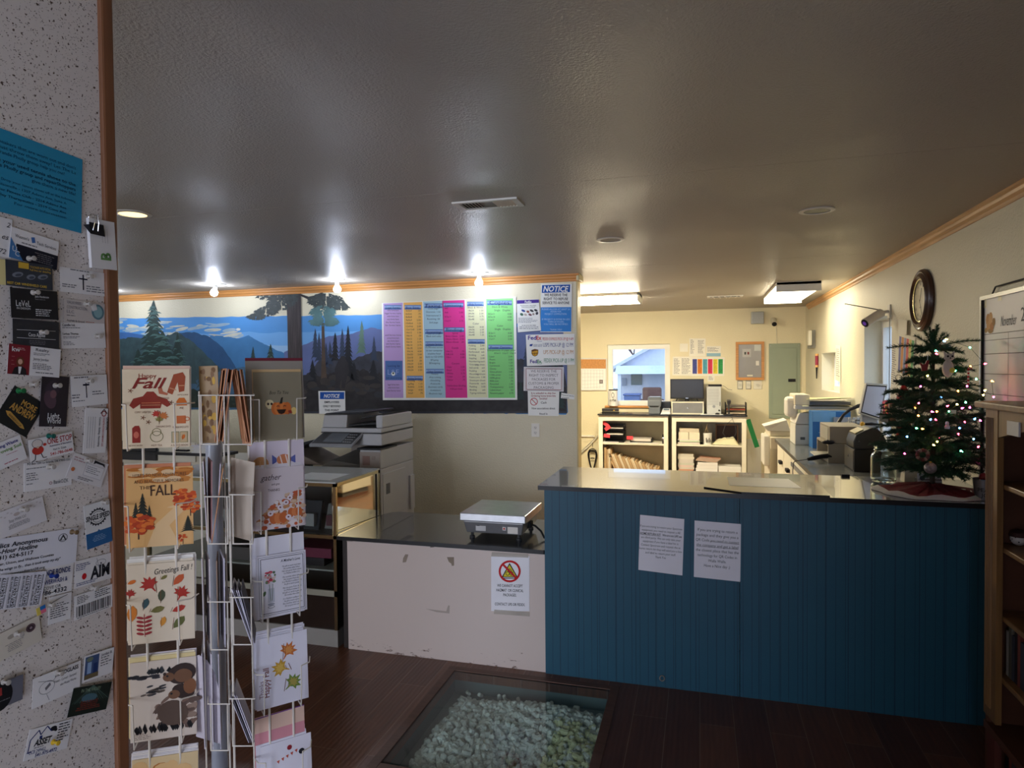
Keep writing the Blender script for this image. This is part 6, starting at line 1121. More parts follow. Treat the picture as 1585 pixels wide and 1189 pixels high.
for x in (.015,w-.015): MB().cyl((x,-.073,(b.z-a.z)/2),(x,-.07,(b.z-a.z)/2),.007,STEEL,seg=8).build('screw',t)
a = K1(327,165); t = thing('security_camera','small white camera hanging under the ceiling beside the junction box','camera',(a.x,FP,a.z)); MB().cyl((0,-.05,.0),(0,0,.03),.012,plastic(220,214,200)).build('bracket',t); MB().cyl((0,-.12,-.03),(0,-.03,.03),.036,plastic(214,208,190),seg=20).build('housing',t); MB().cyl((0,-.13,-.036),(0,-.118,-.03),.030,BK,seg=20).build('lens',t)
c_ = K1(352,335); MB().tube([(0,0,.03),(.03,-.004,-.02),(.04,-.004,-.15),(c_.x-a.x,-.004,c_.z-a.z)],.004,plastic(226,222,200),6).build('cable',t)
# green yardstick sign leaning beside the shelf
a, b = q7(1350,205,9.2), q7(1500,660,9.2); mb = MB(); d = (b-a); n_ = Vector((d.z,0,-d.x)).normalized()*.03
mb.hexa([b-n_,b+n_,b+n_+Vector((0,.02,0)),b-n_+Vector((0,.02,0))],[a-n_,a+n_,a+n_+Vector((0,.02,0)),a-n_+Vector((0,.02,0))],mat((40,150,84),.4)); o = mb.build('green_ruler'); c = (a+b)/2; o.data.transform(Matrix.Translation(-c)); o.location = c; tag(o,'green lettered strip leaning at the right side of the shelves','strip')
pbox('paper_roll', q7(1345,300,9.3).x, q7(1580,300,9.3).x, 9.40, 9.455, .0, q7(1400,545,9.3).z, plastic(232,230,222), 'tall white board standing on the floor right of the shelves', 'board')
# right end wall fittings (on the right wall)
a = P(1259,525,'X',RX); t = thing('intercom','grey control box with white receiver on the right wall corner','control box',(RX,8.85,1.975)); MB().box(-.05,0,-.14,.14,-.11,.11,mat((150,148,140),.4)).build('box',t,bevel=.004); MB().box(-.09,-.05,-.22,-.14+.02,-.08,.10,plastic(230,226,206)).build('receiver',t,bevel=.008)
a = P(1267,560,'X',RX); t = thing('hanging_brush','red handled black brush hanging on the right wall','brush',(RX,a.y,a.z)); MB().cyl((-.02,0,-.04),(-.02,0,.07),.018,mat((150,44,70),.4),seg=12).build('handle',t); MB().cyl((-.02,0,.07),(-.02,0,.095),.018,mat((226,180,110),.4),seg=12).build('cap',t); MB().cyl((-.02,0,-.065),(-.02,0,-.04),.018,mat((226,180,110),.4),seg=12).build('cap',t); MB().hexa([(-.03,-.03,-.2),(-.02,-.03,-.2),(-.02,-.02,-.2),(-.03,-.02,-.2)],[(-.03,-.012,-.06),(-.01,-.012,-.06),(-.01,.012,-.06),(-.03,.012,-.06)],BK).build('bristles',t)
S = Sheet(qmap((RX-.004,7.46,1.86),(RX-.004,7.20,1.84),(RX-.004,7.46,1.50),60,100), thick=.001); S.brect(60,100,plastic(236,230,210)); S.scrib(8,10,50,90,14,gy,.3,3); S.build('hanging_paper','long white list hanging by a clip in front of small right window','paper')
# ---------------------------------------------------------------- outside, seen through the windows
sd = mat((214,220,232), .6, noise=.04, name='house_siding'); 
YH = 30.0
def eh(px, py, Y=YH): return P(px, py, 'Y', Y)
hx0 = eh(958,600).x; hx1 = hx0+15; gz = -.5; ez = eh(958,568).z; pk = eh(1012,538); sl = (pk.z-ez)/(pk.x-hx0)
t = thing('neighbour_house','pale blue-white sided house with a gable roof outside the far window','house',(hx0,YH,gz)); W_h = hx1-hx0; H1 = ez-gz; Hp = H1+sl*W_h/2
mb = MB(); n = 26
for i in range(n):
    z0, z1 = H1*i/n, H1*(i+1)/n; mb.hexa([(0,0-.02,z0),(W_h,-.02,z0),(W_h,6,z0),(0,6,z0)],[(0,0,z1),(W_h,0,z1),(W_h,6,z1),(0,6,z1)],sd)
mb.prism([(0,H1),(W_h,H1),(W_h/2,Hp)],0,6,sd,'Y'); mb.build('siding_wall',t)
rm = mat((196,204,216),.6); mb = MB(); a_ = math.atan(sl)
for s_ in (-1,1):
    e = (-.45 if s_ < 0 else W_h+.45, H1-.45*sl); pk_ = (W_h/2,Hp); mb.prism([e,(e[0],e[1]+.16),(pk_[0],pk_[1]+.16),pk_],-.4,6.4,rm,'Y')
mb.build('roof',t)
az = eh(1000,566).z-gz; b1 = P(1000,579,'Y',YH-1.5).z-gz; MB().hexa([(-.0,-1.5,b1),(W_h,-1.5,b1),(W_h,0,b1),(0,0,b1)],[(0,-.9,az),(W_h,-.9,az),(W_h,0,az),(0,0,az)],mat((190,206,230),.5)).build('awning',t); MB().box(.1,.25,-1.4,-1.25,0,b1,plastic(220,226,236)).build('porch_post',t)
a, b = eh(977,596), eh(994,576); MB().box(a.x-hx0,b.x-hx0,-.06,0,a.z-gz,b.z-gz,mat((110,126,130),.2)).build('house_window',t)
a, b = eh(963,597), eh(970,585); MB().box(a.x-hx0,b.x-hx0,-.12,0,a.z-gz,b.z-gz,mat((150,160,176),.5)).build('meter_box',t)
gb = P(980,606,'Y',27.5).z; a = eh(979,622,27.5); t = thing('wheeled_bin','blue wheeled bin standing outside beside the neighbour house','bin',(a.x,27.5,gz)); MB().hexa([(-.26,-.3,.08),(.26,-.3,.08),(.26,.3,.08),(-.26,.3,.08)],[(-.32,-.36,1.0),(.32,-.36,1.0),(.32,.36,1.0),(-.32,.36,1.0)],mat((84,110,160),.5)).build('tub',t,bevel=.03); MB().box(-.35,.35,-.4,.38,1.0,1.08,mat((74,98,150),.5)).build('lid',t,bevel=.03)
a = eh(1001,615,27.9); t = thing('outdoor_chair','brown padded chair standing outside beside the blue bin','chair',(a.x+.16,28.4,gz)); br_ = mat((110,80,70),.7); MB().box(-.42,.42,-.4,.4,.3,.6,br_).build('seat',t,bevel=.06); MB().box(-.4,.4,.25,.42,.5,1.3,br_).build('backrest',t,bevel=.08); MB().box(-.5,-.38,-.4,.4,.1,.8,br_).build('armrest',t,bevel=.05); MB().box(.38,.5,-.4,.4,.1,.8,br_).build('armrest',t,bevel=.05)
tag(MB().box(-40,40,FY+.3,70,gz-.1,gz,mat((150,150,140),.8,noise=.2,nscale=1)).build('ground_outside'),kind='structure')
tag(MB().box(RX+.3,30,-10,FY+.3,gz-.1,gz,mat((150,150,140),.8,noise=.2,nscale=1)).build('ground_side'),kind='structure')
r = random.Random(21); twg = mat((96,78,84),.8)
for k,(x,y) in enumerate(((-6.6,39),(-3.6,44),(-11,49),(-.5,51))):
    mb = MB()
    def grow(p, d, L, rad, n):
        e = p+d*L; mb.cyl(p, e, rad, twg, rad*.65, 5, False)
        if n == 0: return
        for _ in range(4 if n < 4 else 3): grow(e-d*L*r.uniform(0,.35), (d+Vector((r.uniform(-.6,.6),r.uniform(-.6,.6),r.uniform(-.1,.5)))).normalized(), L*r.uniform(.6,.8), rad*.62, n-1)
    grow(Vector((0,0,0)), Vector((0,0,1)), 2.2, .14, 6)
    tag(mb.build('bare_tree', loc=(x,y,gz)), 'bare leafless tree outside behind the neighbour house roof', 'tree', 'bare trees outside')
# ================================================================ WORKBENCH ON THE RIGHT
BX = .76; BZ = .91
t = thing('work_bench','long side workbench with grey laminate top and white cabinets','workbench',(0,0,0)); sl_ = mat((110,114,116),.2,noise=.12,nscale=6)
slab(rectm(BX-.02,RX-.002,4.11,7.18), BZ-.03, BZ, 'countertop', t, sl_, mat((70,66,60),.4), .003)
MB().box(BX+.02,RX-.004,4.13,7.14,.08,BZ-.032,CW).build('carcass',t)
for y0,y1 in ((6.62,7.12),(6.10,6.60),(5.30,6.08),(4.2,5.28)):
    d = MB().box(BX,BX+.018,y0,y1,.10,BZ-.05 if y0 > 5.8 else .66,CW).build('door',t,bevel=.003); MB().box(BX-.03,BX,(y0+.06),(y0+.17),.715-.0,.745,BK).build('handle',d,bevel=.004) if y0 > 6 else None
    if y0 < 5.8: d = MB().box(BX,BX+.018,y0,y1,.68,BZ-.05,CW).build('drawer',t,bevel=.003); MB().box(BX-.012,BX,y0+.05,y1-.05,.80,.83,mat((90,96,104),.3,.5)).build('pull',d)
# floor-standing white copier at the bench end
ivory = mat((218,208,184),.45,noise=.03); wp = mat((222,218,206),.4,noise=.03)
t = thing('office_copier','ivory floor copier standing at the far end of the workbench','copier',(.70,7.22,0))
MB().box(.03,.57,.03,.59,0,.06,mat((90,88,84),.5)).build('base',t); MB().box(0,.60,0,.62,.06,.92,ivory).build('cabinet',t,bevel=.01); MB().box(-.06,.0,.02,.34,.62,.93,wp).build('side_tray',t,bevel=.012); MB().box(-.0,.10,-.003,0,.48,.80,mat((196,186,160),.5)).build('front_door',t)
mb = MB()
for i in range(8):
    for x in (.03,.08): mb.box(x,x+.022,-.004,0,.12+i*.03,.135+i*.03,mat((110,104,92),.5))
mb.build('vent_slots',t); MB().hexa([(-.02,.02,.98),(.20,.02,.98),(.20,.30,.98),(-.02,.30,.98)],[(-.06,.0,1.03),(.16,.0,1.10),(.16,.28,1.10),(-.06,.28,1.03)],wp).build('control_panel',t,bevel=.006); MB().box(.0,.5,.05,.5,.92,.98,ivory).build('deck',t,bevel=.01)
# desktop multifunction machine on the bench
a = P(1225,640,'Y',6.68); t = thing('desktop_printer','cream multifunction printer stacked with papers on the far bench end','printer',(.86,6.62,BZ))
MB().box(.0,.15,0,.36,.0,.19,wp).build('paper_drawer',t,bevel=.006); MB().hexa([(0,0,.195),(.19,0,.195),(.19,.36,.195),(0,.36,.195)],[(.04,.02,.30),(.19,.02,.30),(.19,.36,.30),(.0,.36,.24)],wp).build('body',t,bevel=.006); MB().box(.045,.085,-.004,0,.05,.075,mat((90,90,84),.5)).build('drawer_grip',t)
MB().box(-.06,.04,.10,.34,.25,.44,wp).build('side_tower',t,bevel=.03); MB().box(.0,.49,.02,.40,.33,.37,wp).build('scanner_bed',t,bevel=.008); MB().box(.0,.13,.02,.40,.37,.47,ivory).build('feeder_end',t,bevel=.008); MB().box(.13,.49,.10,.40,.37,.40,mat((120,124,134),.4)).build('feeder_tray',t)
mb = MB(); r = random.Random(3)
for i in range(7): mb.hexa([(.10+i*.045,.0,.405+.002*i),(.30+i*.028,.0,.405+.002*i),(.30+i*.028,.34,.405),(.10+i*.045,.34,.405)],[(.10+i*.045,.0,.409+.002*i),(.30+i*.028,.0,.409+.002*i),(.30+i*.028,.34,.409),(.10+i*.045,.34,.409)],mat((232,228,172),.6))
o = mb.build('paper_fan',loc=(.86,6.60,BZ+.02)); tag(o,'pale yellow fanned papers on the upper printer tray','paper')
mb = MB()
for i in range(6): mb.hexa([(.06+i*.05,-.02,.36),(.34+i*.026,-.02,.36),(.34+i*.026,.30,.36),(.06+i*.05,.30,.36)],[(.06+i*.05,-.02,.364),(.34+i*.026,-.02,.364),(.34+i*.026,.30,.364),(.06+i*.05,.30,.364)],mat((228,226,190),.6))
o = mb.build('paper_fan',loc=(.86,6.57,BZ+.005)); tag(o,'pale yellow fanned papers hanging from the lower printer tray','paper')
a, b = P(1257,688,'Y',6.40), P(1316,637,'Y',6.40); t = thing('blue_box','blue cardboard carton on the bench in front of the printer','box',(a.x,6.38,BZ)); w = min(b.x,RX-.02)-a.x; hh = b.z-BZ
MB().box(0,w,0,.2,0,hh,mat((44,110,176),.4,noise=.05)).build('carton',t,bevel=.002); MB().box(.002,w-.12,-.001,0,hh*.72,hh-.004,mat((120,176,220),.3)).build('pale_band',t); MB().box(w-.14,w-.01,-.02,-.001,hh*.35,hh*.85,mat((160,164,170),.4)).build('rack_slot',t)
for i in range(3): MB().box(.05,.14,-.0015,0,hh*.12+i*.05,hh*.12+i*.05+.004,ink(150,200,236)).build('printed_line',t)
# stacked grey ticket units
tan = mat((158,148,128),.45,noise=.04)
def pz_(px,py,Y): return P(px,py,'Y',Y)
YN = 5.45
a, b = pz_(1282,711,YN), pz_(1322,688,YN); t = thing('receipt_tray_unit','grey-tan slotted tray unit standing on the bench','tray unit',(a.x,YN,BZ)); w = b.x-a.x; h = b.z-BZ; Dp = .5
MB().box(0,w,0,Dp,0,.02,tan).box(0,w,0,Dp,h-.015,h,tan).box(w-.02,w,0,Dp,.02,h-.015,tan).box(0,w-.02,0,.02,.02,h-.015,tan).box(0,w-.02,Dp-.02,Dp,.02,h-.015,tan).box(.1,.11,.02,Dp-.02,.02,h-.015,BK).build('case',t); MB().box(-.06,.08,.06,Dp-.06,.022,.035,mat((200,196,182),.4)).build('pull_tray',t)
a2, b2 = pz_(1284,685,YN+.03), pz_(1340,661,YN+.03); z0 = BZ+h; t = thing('ticket_printer_box','grey-tan closed equipment box stacked on the slotted tray unit','box',(a2.x,YN+.03,z0)); w2 = min(b2.x,RX-.01)-a2.x; h2 = b2.z-z0
MB().box(0,w2,0,.42,.0,h2,tan).build('case',t,bevel=.004); MB().box(-.003,0,.05,.38,.02,h2-.015,mat((180,178,166),.3,.3)).build('front_face',t)
t = thing('computer_mouse','black mouse lying on the slotted tray unit','mouse',(a.x+.05,YN-.0+.012,z0)); 
t.location = (a.x+.0,YN+.0,BZ+h); MB().ball((-.0,.0,.012),.03,BK,16,(1.5,.8,.55)).build('shell',t); MB().box(-.01,.0,-.008,.008,.026,.031,plastic(70,70,70)).build('wheel',t)
# black cash box + label printer
YB = 5.02
a, b = pz_(1322,716,YB), pz_(1362,697,YB); t = thing('cash_drawer','black steel cash box on the bench under the dark label printer','cash box',(a.x,YB,BZ)); w = min(b.x,RX-.01)-a.x; h = b.z-BZ
MB().box(0,w,0,.32,0,h,mat((38,36,34),.4)).build('case',t,bevel=.004); MB().box(-.003,0,.02,.30,.01,h-.01,mat((96,92,84),.35,.3)).build('drawer_front',t); MB().cyl((-.008,.16,h*.6),(-.003,.16,h*.6),.008,CHROME,seg=10).build('lock',t)
zc = BZ+h; t = thing('thermal_printer','dark rounded label printer sitting on the black cash box','printer',(a.x+.0,YB+.02,zc)); p0, p1 = pz_(1319,695,YB+.02), pz_(1371,663,YB+.02); W_p = min(p1.x,RX-.01)-p0.x; H_p = p1.z-zc
pr = [(0,.01),(-.0,H_p*.35),(W_p*.08,H_p*.68),(W_p*.35,H_p*.88),(W_p*.55,H_p),(W_p*.72,H_p*.97),(W_p*.88,H_p*.75),(W_p*.98,H_p*.45),(W_p,.08*H_p),(W_p*.95,.0),(W_p*.06,.0)]
MB().prism(pr[::-1],0,.24,mat((58,58,58),.35,noise=.03),'Y',True).build('shell',t,bevel=.012,seg=3); MB().prism([(W_p*.08,H_p*.70),(W_p*.33,H_p*.90),(W_p*.33,H_p*.93),(W_p*.07,H_p*.73)][::-1],.03,.21,mat((206,196,150),.3),'Y').build('label_slot',t); MB().box(W_p*.15,W_p*.18,-.002,.0,H_p*.35,H_p*.42,CHROME).build('led',t)
# touch screen on a stand
YM = 5.75
c00, c10, c01, c11 = pz_(1331,640,YM), pz_(1362,650,YM), pz_(1341,594,YM), pz_(1374,596,YM)
t = thing('touch_screen','silver framed touch monitor tilted upright on the bench','monitor',(c00.x,YM,BZ)); o_ = Vector((c00.x,YM,BZ)); dpt = Vector((.0,.05,0))
def L(v): return v-o_
def shrink(k,f_): cc = (c00+c10+c01+c11)/4; return [L(cc+(c-cc)*f_)+Vector((0,k,0)) for c in (c00,c10,c11,c01)]
f1 = shrink(0,1.04); f2 = shrink(.05,1.04)
MB().hexa([f1[0],f1[1],f2[1],f2[0]],[f1[3],f1[2],f2[2],f2[3]],mat((176,174,166),.35,.3)).build('housing',t,bevel=.006); g_ = shrink(-.001,.93); g2 = shrink(.002,.93); MB().hexa([g_[0],g_[1],g2[1],g2[0]],[g_[3],g_[2],g2[2],g2[3]],BK).build('bezel',t); g_ = shrink(-.003,.86); g2 = shrink(.0,.86); MB().hexa([g_[0],g_[1],g2[1],g2[0]],[g_[3],g_[2],g2[2],g2[3]],mat((186,190,206),.25,noise=.02)).build('screen',t)
cb_ = L((c00+c10)/2); MB().hexa([(cb_.x-.06,-.02,.0),(cb_.x+.10,-.02,0),(cb_.x+.10,.16,0),(cb_.x-.06,.16,0)],[(cb_.x-.05,.03,cb_.z+.02),(cb_.x+.06,.03,cb_.z+.02),(cb_.x+.06,.09,cb_.z+.02),(cb_.x-.05,.09,cb_.z+.02)],mat((150,152,156),.35,.3)).build('stand',t,bevel=.01)
# desk phone
a = pz_(1322,652,5.95); t = thing('desk_phone','black desk phone with curved handset behind the grey box','telephone',(a.x-.03,5.95,BZ)); MB().hexa([(-.06,0,0),(.16,0,0),(.16,.2,0),(-.06,.2,0)],[(-.02,.05,.25),(.12,.05,.33),(.12,.16,.33),(-.02,.16,.25)],plastic(64,66,72)).build('body',t,bevel=.01)
MB().tube([(-.09,.0,.22),(-.085,.0,.27),(-.05,.0,.33),(.0,.0,.375),(.06,.0,.405),(.10,0,.41)],[.02,.016,.012,.012,.016,.02],plastic(40,40,44),10).build('handset',t); mb = MB()
for i in range(4):
    for j in range(3): mb.box(-.005+j*.03,.015+j*.03,.02,.045,.20+i*.03,.22+i*.03,plastic(190,190,186))
mb.build('keypad',t)
# papers, hat brush and pens behind the label printer
pbox('paper_pad', pz_(1332,668,5.6).x, pz_(1362,668,5.6).x, 5.55, 5.8, z0+h2, z0+h2+.006, plastic(226,230,236), 'white pad of papers on the closed equipment box', 'paper') if False else None
t = thing('yellow_knob_tool','black tool with a round yellow knob beside the touch monitor','tool',(1.20,5.40,1.19)); t.location = pz_(1335,655,YN+.1); t.location.z = z0+h2; MB().ball((0,0,.016),.018,mat((226,176,50),.4),16).build('knob',t); MB().tube([(.015,0,.016),(.06,.0,.018),(.12,.02,.012)],[.008,.012,.006],BK,8).build('handle',t)
# pen cup on the wall shelf
a = P(1378,652,'X',1.30); t = thing('wall_pocket_shelf','black wall pocket holding pens on the right wall','wall pocket',(RX,a.y,a.z)); MB().box(-.10,0,-.12,.12,-.01,.004,BK).build('tray',t); MB().box(-.10,-.095,-.12,.12,.004,.05,BK).build('front_rail',t)
for i,(c,y,hh_) in enumerate((((214,50,90),.09,.13),((226,90,120),.05,.14),((220,190,60),.02,.12),((206,50,70),-.0,.13),((140,110,90),-.06,.12))):
    o = MB().hexa([(-.08,-.014,0),(-.03,-.014,0),(-.03,.014,0),(-.08,.014,0)],[(-.085,-.02,hh_),(-.03,-.02,hh_),(-.03,.02,hh_),(-.085,.02,hh_)],mat(c,.5)).build('marker_bundle',loc=(RX,a.y+y,a.z+.005)); tag(o,('pink','light pink','yellow','red','brown')[i]+' bundle of pens or slips in the black wall pocket','pens')
# handheld scanner on the bench
a, b = P(1250,712,'Z',BZ+.02), P(1296,712,'Z',BZ+.02); t = thing('barcode_scanner','black handheld barcode scanner lying on the bench with its cord','scanner',((a.x+b.x)/2,(a.y+b.y)/2,BZ)); L_ = (b-a).length/2; t.rotation_euler = (0,0,math.atan2(b.y-a.y,b.x-a.x))
MB().tube([(-L_,0,.024),(-L_*.6,0,.034),(-L_*.1,0,.046),(L_*.4,0,.052),(L_*.8,0,.040),(L_,0,.016)],[.011,.018,.017,.018,.020,.014],BK,12).build('body',t); MB().tube([(-L_,0,.024),(-L_*1.4,.01,.016),(-L_*1.8,.02,.006),(-L_*2.0,-.02,.004),(-L_*2.1,-.03,-.06),(-L_*2.1,-.05,-.3)],.003,BK,6).build('cord',t)
pbox('clip', P(1304,739,'Z',1.02).x, P(1316,739,'Z',1.02).x, 4.06, 4.09, 1.0203, 1.034, BK, 'small black clip on the back edge of the blue counter', 'clip')
# ================================================================ ON THE BLUE COUNTER
ZT2 = 1.0203
def glassm():
    m = mat((236,244,240), .03, noise=0, trans=1, ior=1.3); return m
q = P(1367,747,'Z',ZT2); t = thing('glass_jar','empty clear glass jar with threaded neck on the blue counter','jar',(.95,3.93,ZT2)); R_ = .062
MB().lathe([(0,.003),(R_*.85,.003),(R_,.015),(R_,.135),(R_*.9,.152),(R_*.72,.162),(R_*.72,.186),(R_*.76,.19),(R_*.76,.194),(R_*.66,.194),(R_*.66,.162),(R_*.84,.148),(R_*.94,.132),(R_*.94,.018),(R_*.8,.010),(0,.010)],(0,0,0),glassm(),36).build('jar_body',t)
MB().lathe([(R_*.725,.170),(R_*.78,.172),(R_*.725,.174)],(0,0,0),glassm(),30).build('neck_thread',t)
# christmas tree
TX, TY = 1.10, 3.66
t = thing('christmas_tree','small green artificial Christmas tree standing on the blue counter','christmas tree',(TX,TY,ZT2)); r = random.Random(17)
ndm = mat((30,62,40),.6,noise=.25,nscale=20); ndm2 = mat((44,84,50),.6,noise=.2)
MB().cyl((0,0,0),(0,0,.80),.012,mat((60,46,34),.7),.006,10).build('trunk',t)
fol = MB()
def branch(mb, p, d, L):
    up = Vector((0,0,1)); side = d.cross(up).normalized() if abs(d.z) < .95 else Vector((1,0,0)); n = int(L/.0034); pts = []
    for i in range(n):
        f = i/n; c = p+d*L*f+Vector((0,0,.035*L*math.sin(f*PI)*2-.02*f)); pts.append(c)
        for k in range(5):
            a = r.uniform(0,2*PI); v = (side*math.cos(a)+d.cross(side)*math.sin(a)).normalized(); e = c+(v*.75+d*.65)*r.uniform(.018,.034)*(1.05-.35*f); w = (v.cross(d)).normalized()*.0015
            mb.add([c-w,c+w,c+d*.0014,e],[(0,1,3),(1,2,3),(2,0,3)],ndm if r.random() < .7 else ndm2)
    mb.tube(pts[::max(1,n//5)]+[pts[-1]],.0018,ndm,4)
tips = []
for ring_,(z,R_b,n) in enumerate(((.10,.25,13),(.16,.27,14),(.22,.265,13),(.28,.25,13),(.34,.24,12),(.40,.225,12),(.46,.20,11),(.52,.18,10),(.58,.155,9),(.64,.13,8),(.70,.11,6))):
    for k in range(n):
        a = 2*PI*(k+.5*(ring_%2))/n+r.uniform(-.2,.2); L_ = R_b*r.uniform(.78,1.08); xmax = RX-.03-TX
        if L_*math.cos(a) > xmax: L_ = xmax/math.cos(a)
        d = Vector((math.cos(a),math.sin(a),r.uniform(.0,.35))).normalized(); branch(fol, Vector((0,0,z)), d, L_); tips.append((z,a,L_,d))
        for s_,q_ in ((-.6,.4),(.6,.5),(-.5,.7),(.55,.25)):
            if L_*q_ > .02: branch(fol, Vector((0,0,z))+d*L_*q_, Vector((math.cos(a+s_),math.sin(a+s_),r.uniform(-.1,.4))).normalized(), min(L_*.4, max(.02,(xmax-L_*q_*math.cos(a)))))
for d,L_ in ((Vector((-.35,-.1,.9)),.12),(Vector((.15,.05,.95)),.13),(Vector((.0,-.2,.98)),.11),(Vector((.8,-.1,.25)),.20),(Vector((-.9,-.2,.12)),.22),(Vector((-.1,0,1)),.10),(Vector((.3,-.3,.8)),.11),(Vector((-.5,.1,.6)),.12),(Vector((.5,.2,.6)),.12),(Vector((-.2,-.4,.7)),.11),(Vector((.0,.3,.8)),.11),(Vector((-.15,-.1,1)),.13),(Vector((.1,-.1,1)),.14)): branch(fol, Vector((0,0,.70)), d.normalized(), L_)
for z in range(14):
    branch(fol, Vector((0,0,.08+z*.045)), Vector((r.uniform(-.3,.3),r.uniform(-.3,.3),1)).normalized(), .10)
fol.build('needle_branches',t)
# lights on the tree, ornaments
ls = thing('string_lights','string of lit multicoloured bulbs wound around the Christmas tree','string lights',(TX,TY,ZT2)); cols = {'r':(255,60,90),'o':(255,140,60),'y':(255,220,110),'g':(90,255,170),'b':(80,150,255),'p':(255,70,150)}
def onT(px, py, k=0): 
    Yp = TY-.19+.04*math.sin(px*1.7)+max(0,(620-py))*.0012; v = P(px,py,'Y',Yp); v.x = min(v.x,RX-.02); return v
L_c = lambda cx, cy: (1350+cx/3.965, 490+cy/3.965)
wirep = []
for i,(cx,cy,c) in enumerate(((458,140,'y'),(445,152,'b'),(395,212,'g'),(397,230,'r'),(512,332,'g'),(605,308,'o'),(697,290,'r'),(740,398,'o'),(342,362,'y'),(298,430,'p'),(528,460,'o'),(582,430,'p'),(695,452,'y'),(684,480,'y'),(425,495,'b'),(288,530,'r'),(264,562,'o'),(465,548,'r'),(524,540,'y'),(573,524,'g'),(600,556,'p'),(556,562,'p'),(748,494,'p'),(372,585,'p'),(400,583,'o'),(474,584,'g'),(286,610,'o'),(392,635,'r'),(360,630,'b'),(570,650,'r'),(632,627,'b'),(666,640,'p'),(275,686,'g'),(312,690,'o'),(537,684,'b'),(530,724,'r'),(216,740,'b'),(400,770,'y'),(412,752,'r'),(622,752,'b'),(380,790,'y'),(550,828,'g'),(654,798,'r'),(660,893,'p'),(708,580,'b'),(638,382,'g'),(600,192,'g'),(200,840,'p'))):
    v = onT(*L_c(cx,cy))-Vector((TX,TY,ZT2)); d = Vector((r.uniform(-.5,.5),-.8,r.uniform(-.4,.5))).normalized()
    MB().cyl(v-d*.006, v+d*.006, .0042, glow(cols[c],XMAS_E*3), .0008, 8).build('light_bulb',ls); wirep.append(v-d*.006)
wirep.sort(key=lambda v: (round(v.z*14), v.x if round(v.z*14)%2 else -v.x)); MB().tube(wirep,.0011,mat((24,60,34),.5),4).build('wire',ls)
def orn_loc(cx, cy, dy=-.225): 
    v = P(*L_c(cx,cy),'Y',TY+dy); v.x = min(v.x,RX-.03); return v
v = orn_loc(465,290,-.20); t = thing('plush_ornament','white plush owl-like ornament with big ears near the tree top','ornament',(v.x,v.y,v.z)); fur = mat((206,196,184),.8,noise=.1,bump=.4,bscale=200)
MB().ball((0,0,-.022),.030,fur,16,(.8,.6,1.35)).build('body',t); MB().ball((.004,0,.03),.021,fur,16,(1.05,.8,.85)).build('head',t)
for s_ in (-1,1): MB().cyl((.004+s_*.013,0,.038),(.004+s_*.021,0,.058),.008,fur,.002,8).build('ear',t); MB().ball((.004+s_*.009,-.016,.034),.0045,BK,8).build('eye',t)
MB().ball((.004,-.019,.026),.003,BK,8).build('nose',t); MB().ball((.012,-.018,-.03),.012,mat((226,216,90),.5),10,(1,.4,1)).build('yellow_patch',t)
v = orn_loc(325,305); t = thing('reindeer_ornament','red wooden reindeer-shaped ornament hanging at the left of tree','ornament',(v.x,v.y,v.z)); rdm = mat((130,26,30),.4)
MB().prism([(-.014,-.022),(.008,-.02),(.012,.004),(.016,.026),(.006,.026),(.0,.010),(-.012,.008),(-.018,.016),(-.022,.014),(-.016,-.002)],-.004,.004,rdm,'Y').build('body',t); MB().tube([(.01,0,.026),(.01,0,.06)],.0007,CHROME,4).build('hook',t)
v = orn_loc(590,365); t = thing('candy_cane','red and white striped candy cane on the right side of the tree','ornament',(v.x,v.y,v.z)); pts = [(0,0,-.04+i*.008) for i in range(9)]+[(.006*(1-math.cos(a)),0,.03+.009*math.sin(a)) for a in (.6,1.2,1.9,2.6,3.1)]
for i in range(len(pts)-1): MB().cyl(pts[i],pts[i+1],.0042,(ink(196,40,40),ink(226,214,206))[i%2],seg=8).build('stripe',t)
v = orn_loc(357,930,-.235); t = thing('bauble','silver glitter ball ornament hanging from the lowest branch','ornament',(v.x,v.y,v.z)); MB().ball((0,0,0),.026,mat((150,140,140),.35,.6,noise=.3,nscale=90,bump=.5,bscale=300),24).build('ball',t); MB().cyl((0,0,.025),(0,0,.031),.006,mat((206,160,70),.3,.8),seg=12).build('cap',t)
v = orn_loc(310,850); t = thing('wreath_ornament','brown and red ring ornament low on the left of tree','ornament',(v.x,v.y,v.z)); 
for i in range(12): a=2*PI*i/12; MB().ball((.022*math.cos(a),0,.022*math.sin(a)),.009,mat(((110,50,44),(140,110,96),(96,60,50))[i%3],.6),8).build('bead',t)
v = orn_loc(495,585); t = thing('paper_tag','small white paper tag hanging in the middle of tree','tag',(v.x,v.y,v.z)); MB().box(-.013,.013,-.0005,.0005,-.008,.008,plastic(226,224,200)).build('tag_card',t)
v = orn_loc(460,665,-.22); t = thing('bell_ornament','small silver snowman bell hanging in the tree middle','ornament',(v.x,v.y,v.z)); MB().lathe([(0,.016),(.006,.014),(.008,.004),(.006,0),(.011,-.008),(.010,-.018),(0,-.018)],(0,0,0),mat((200,196,186),.3,.3),14).build('figure',t)
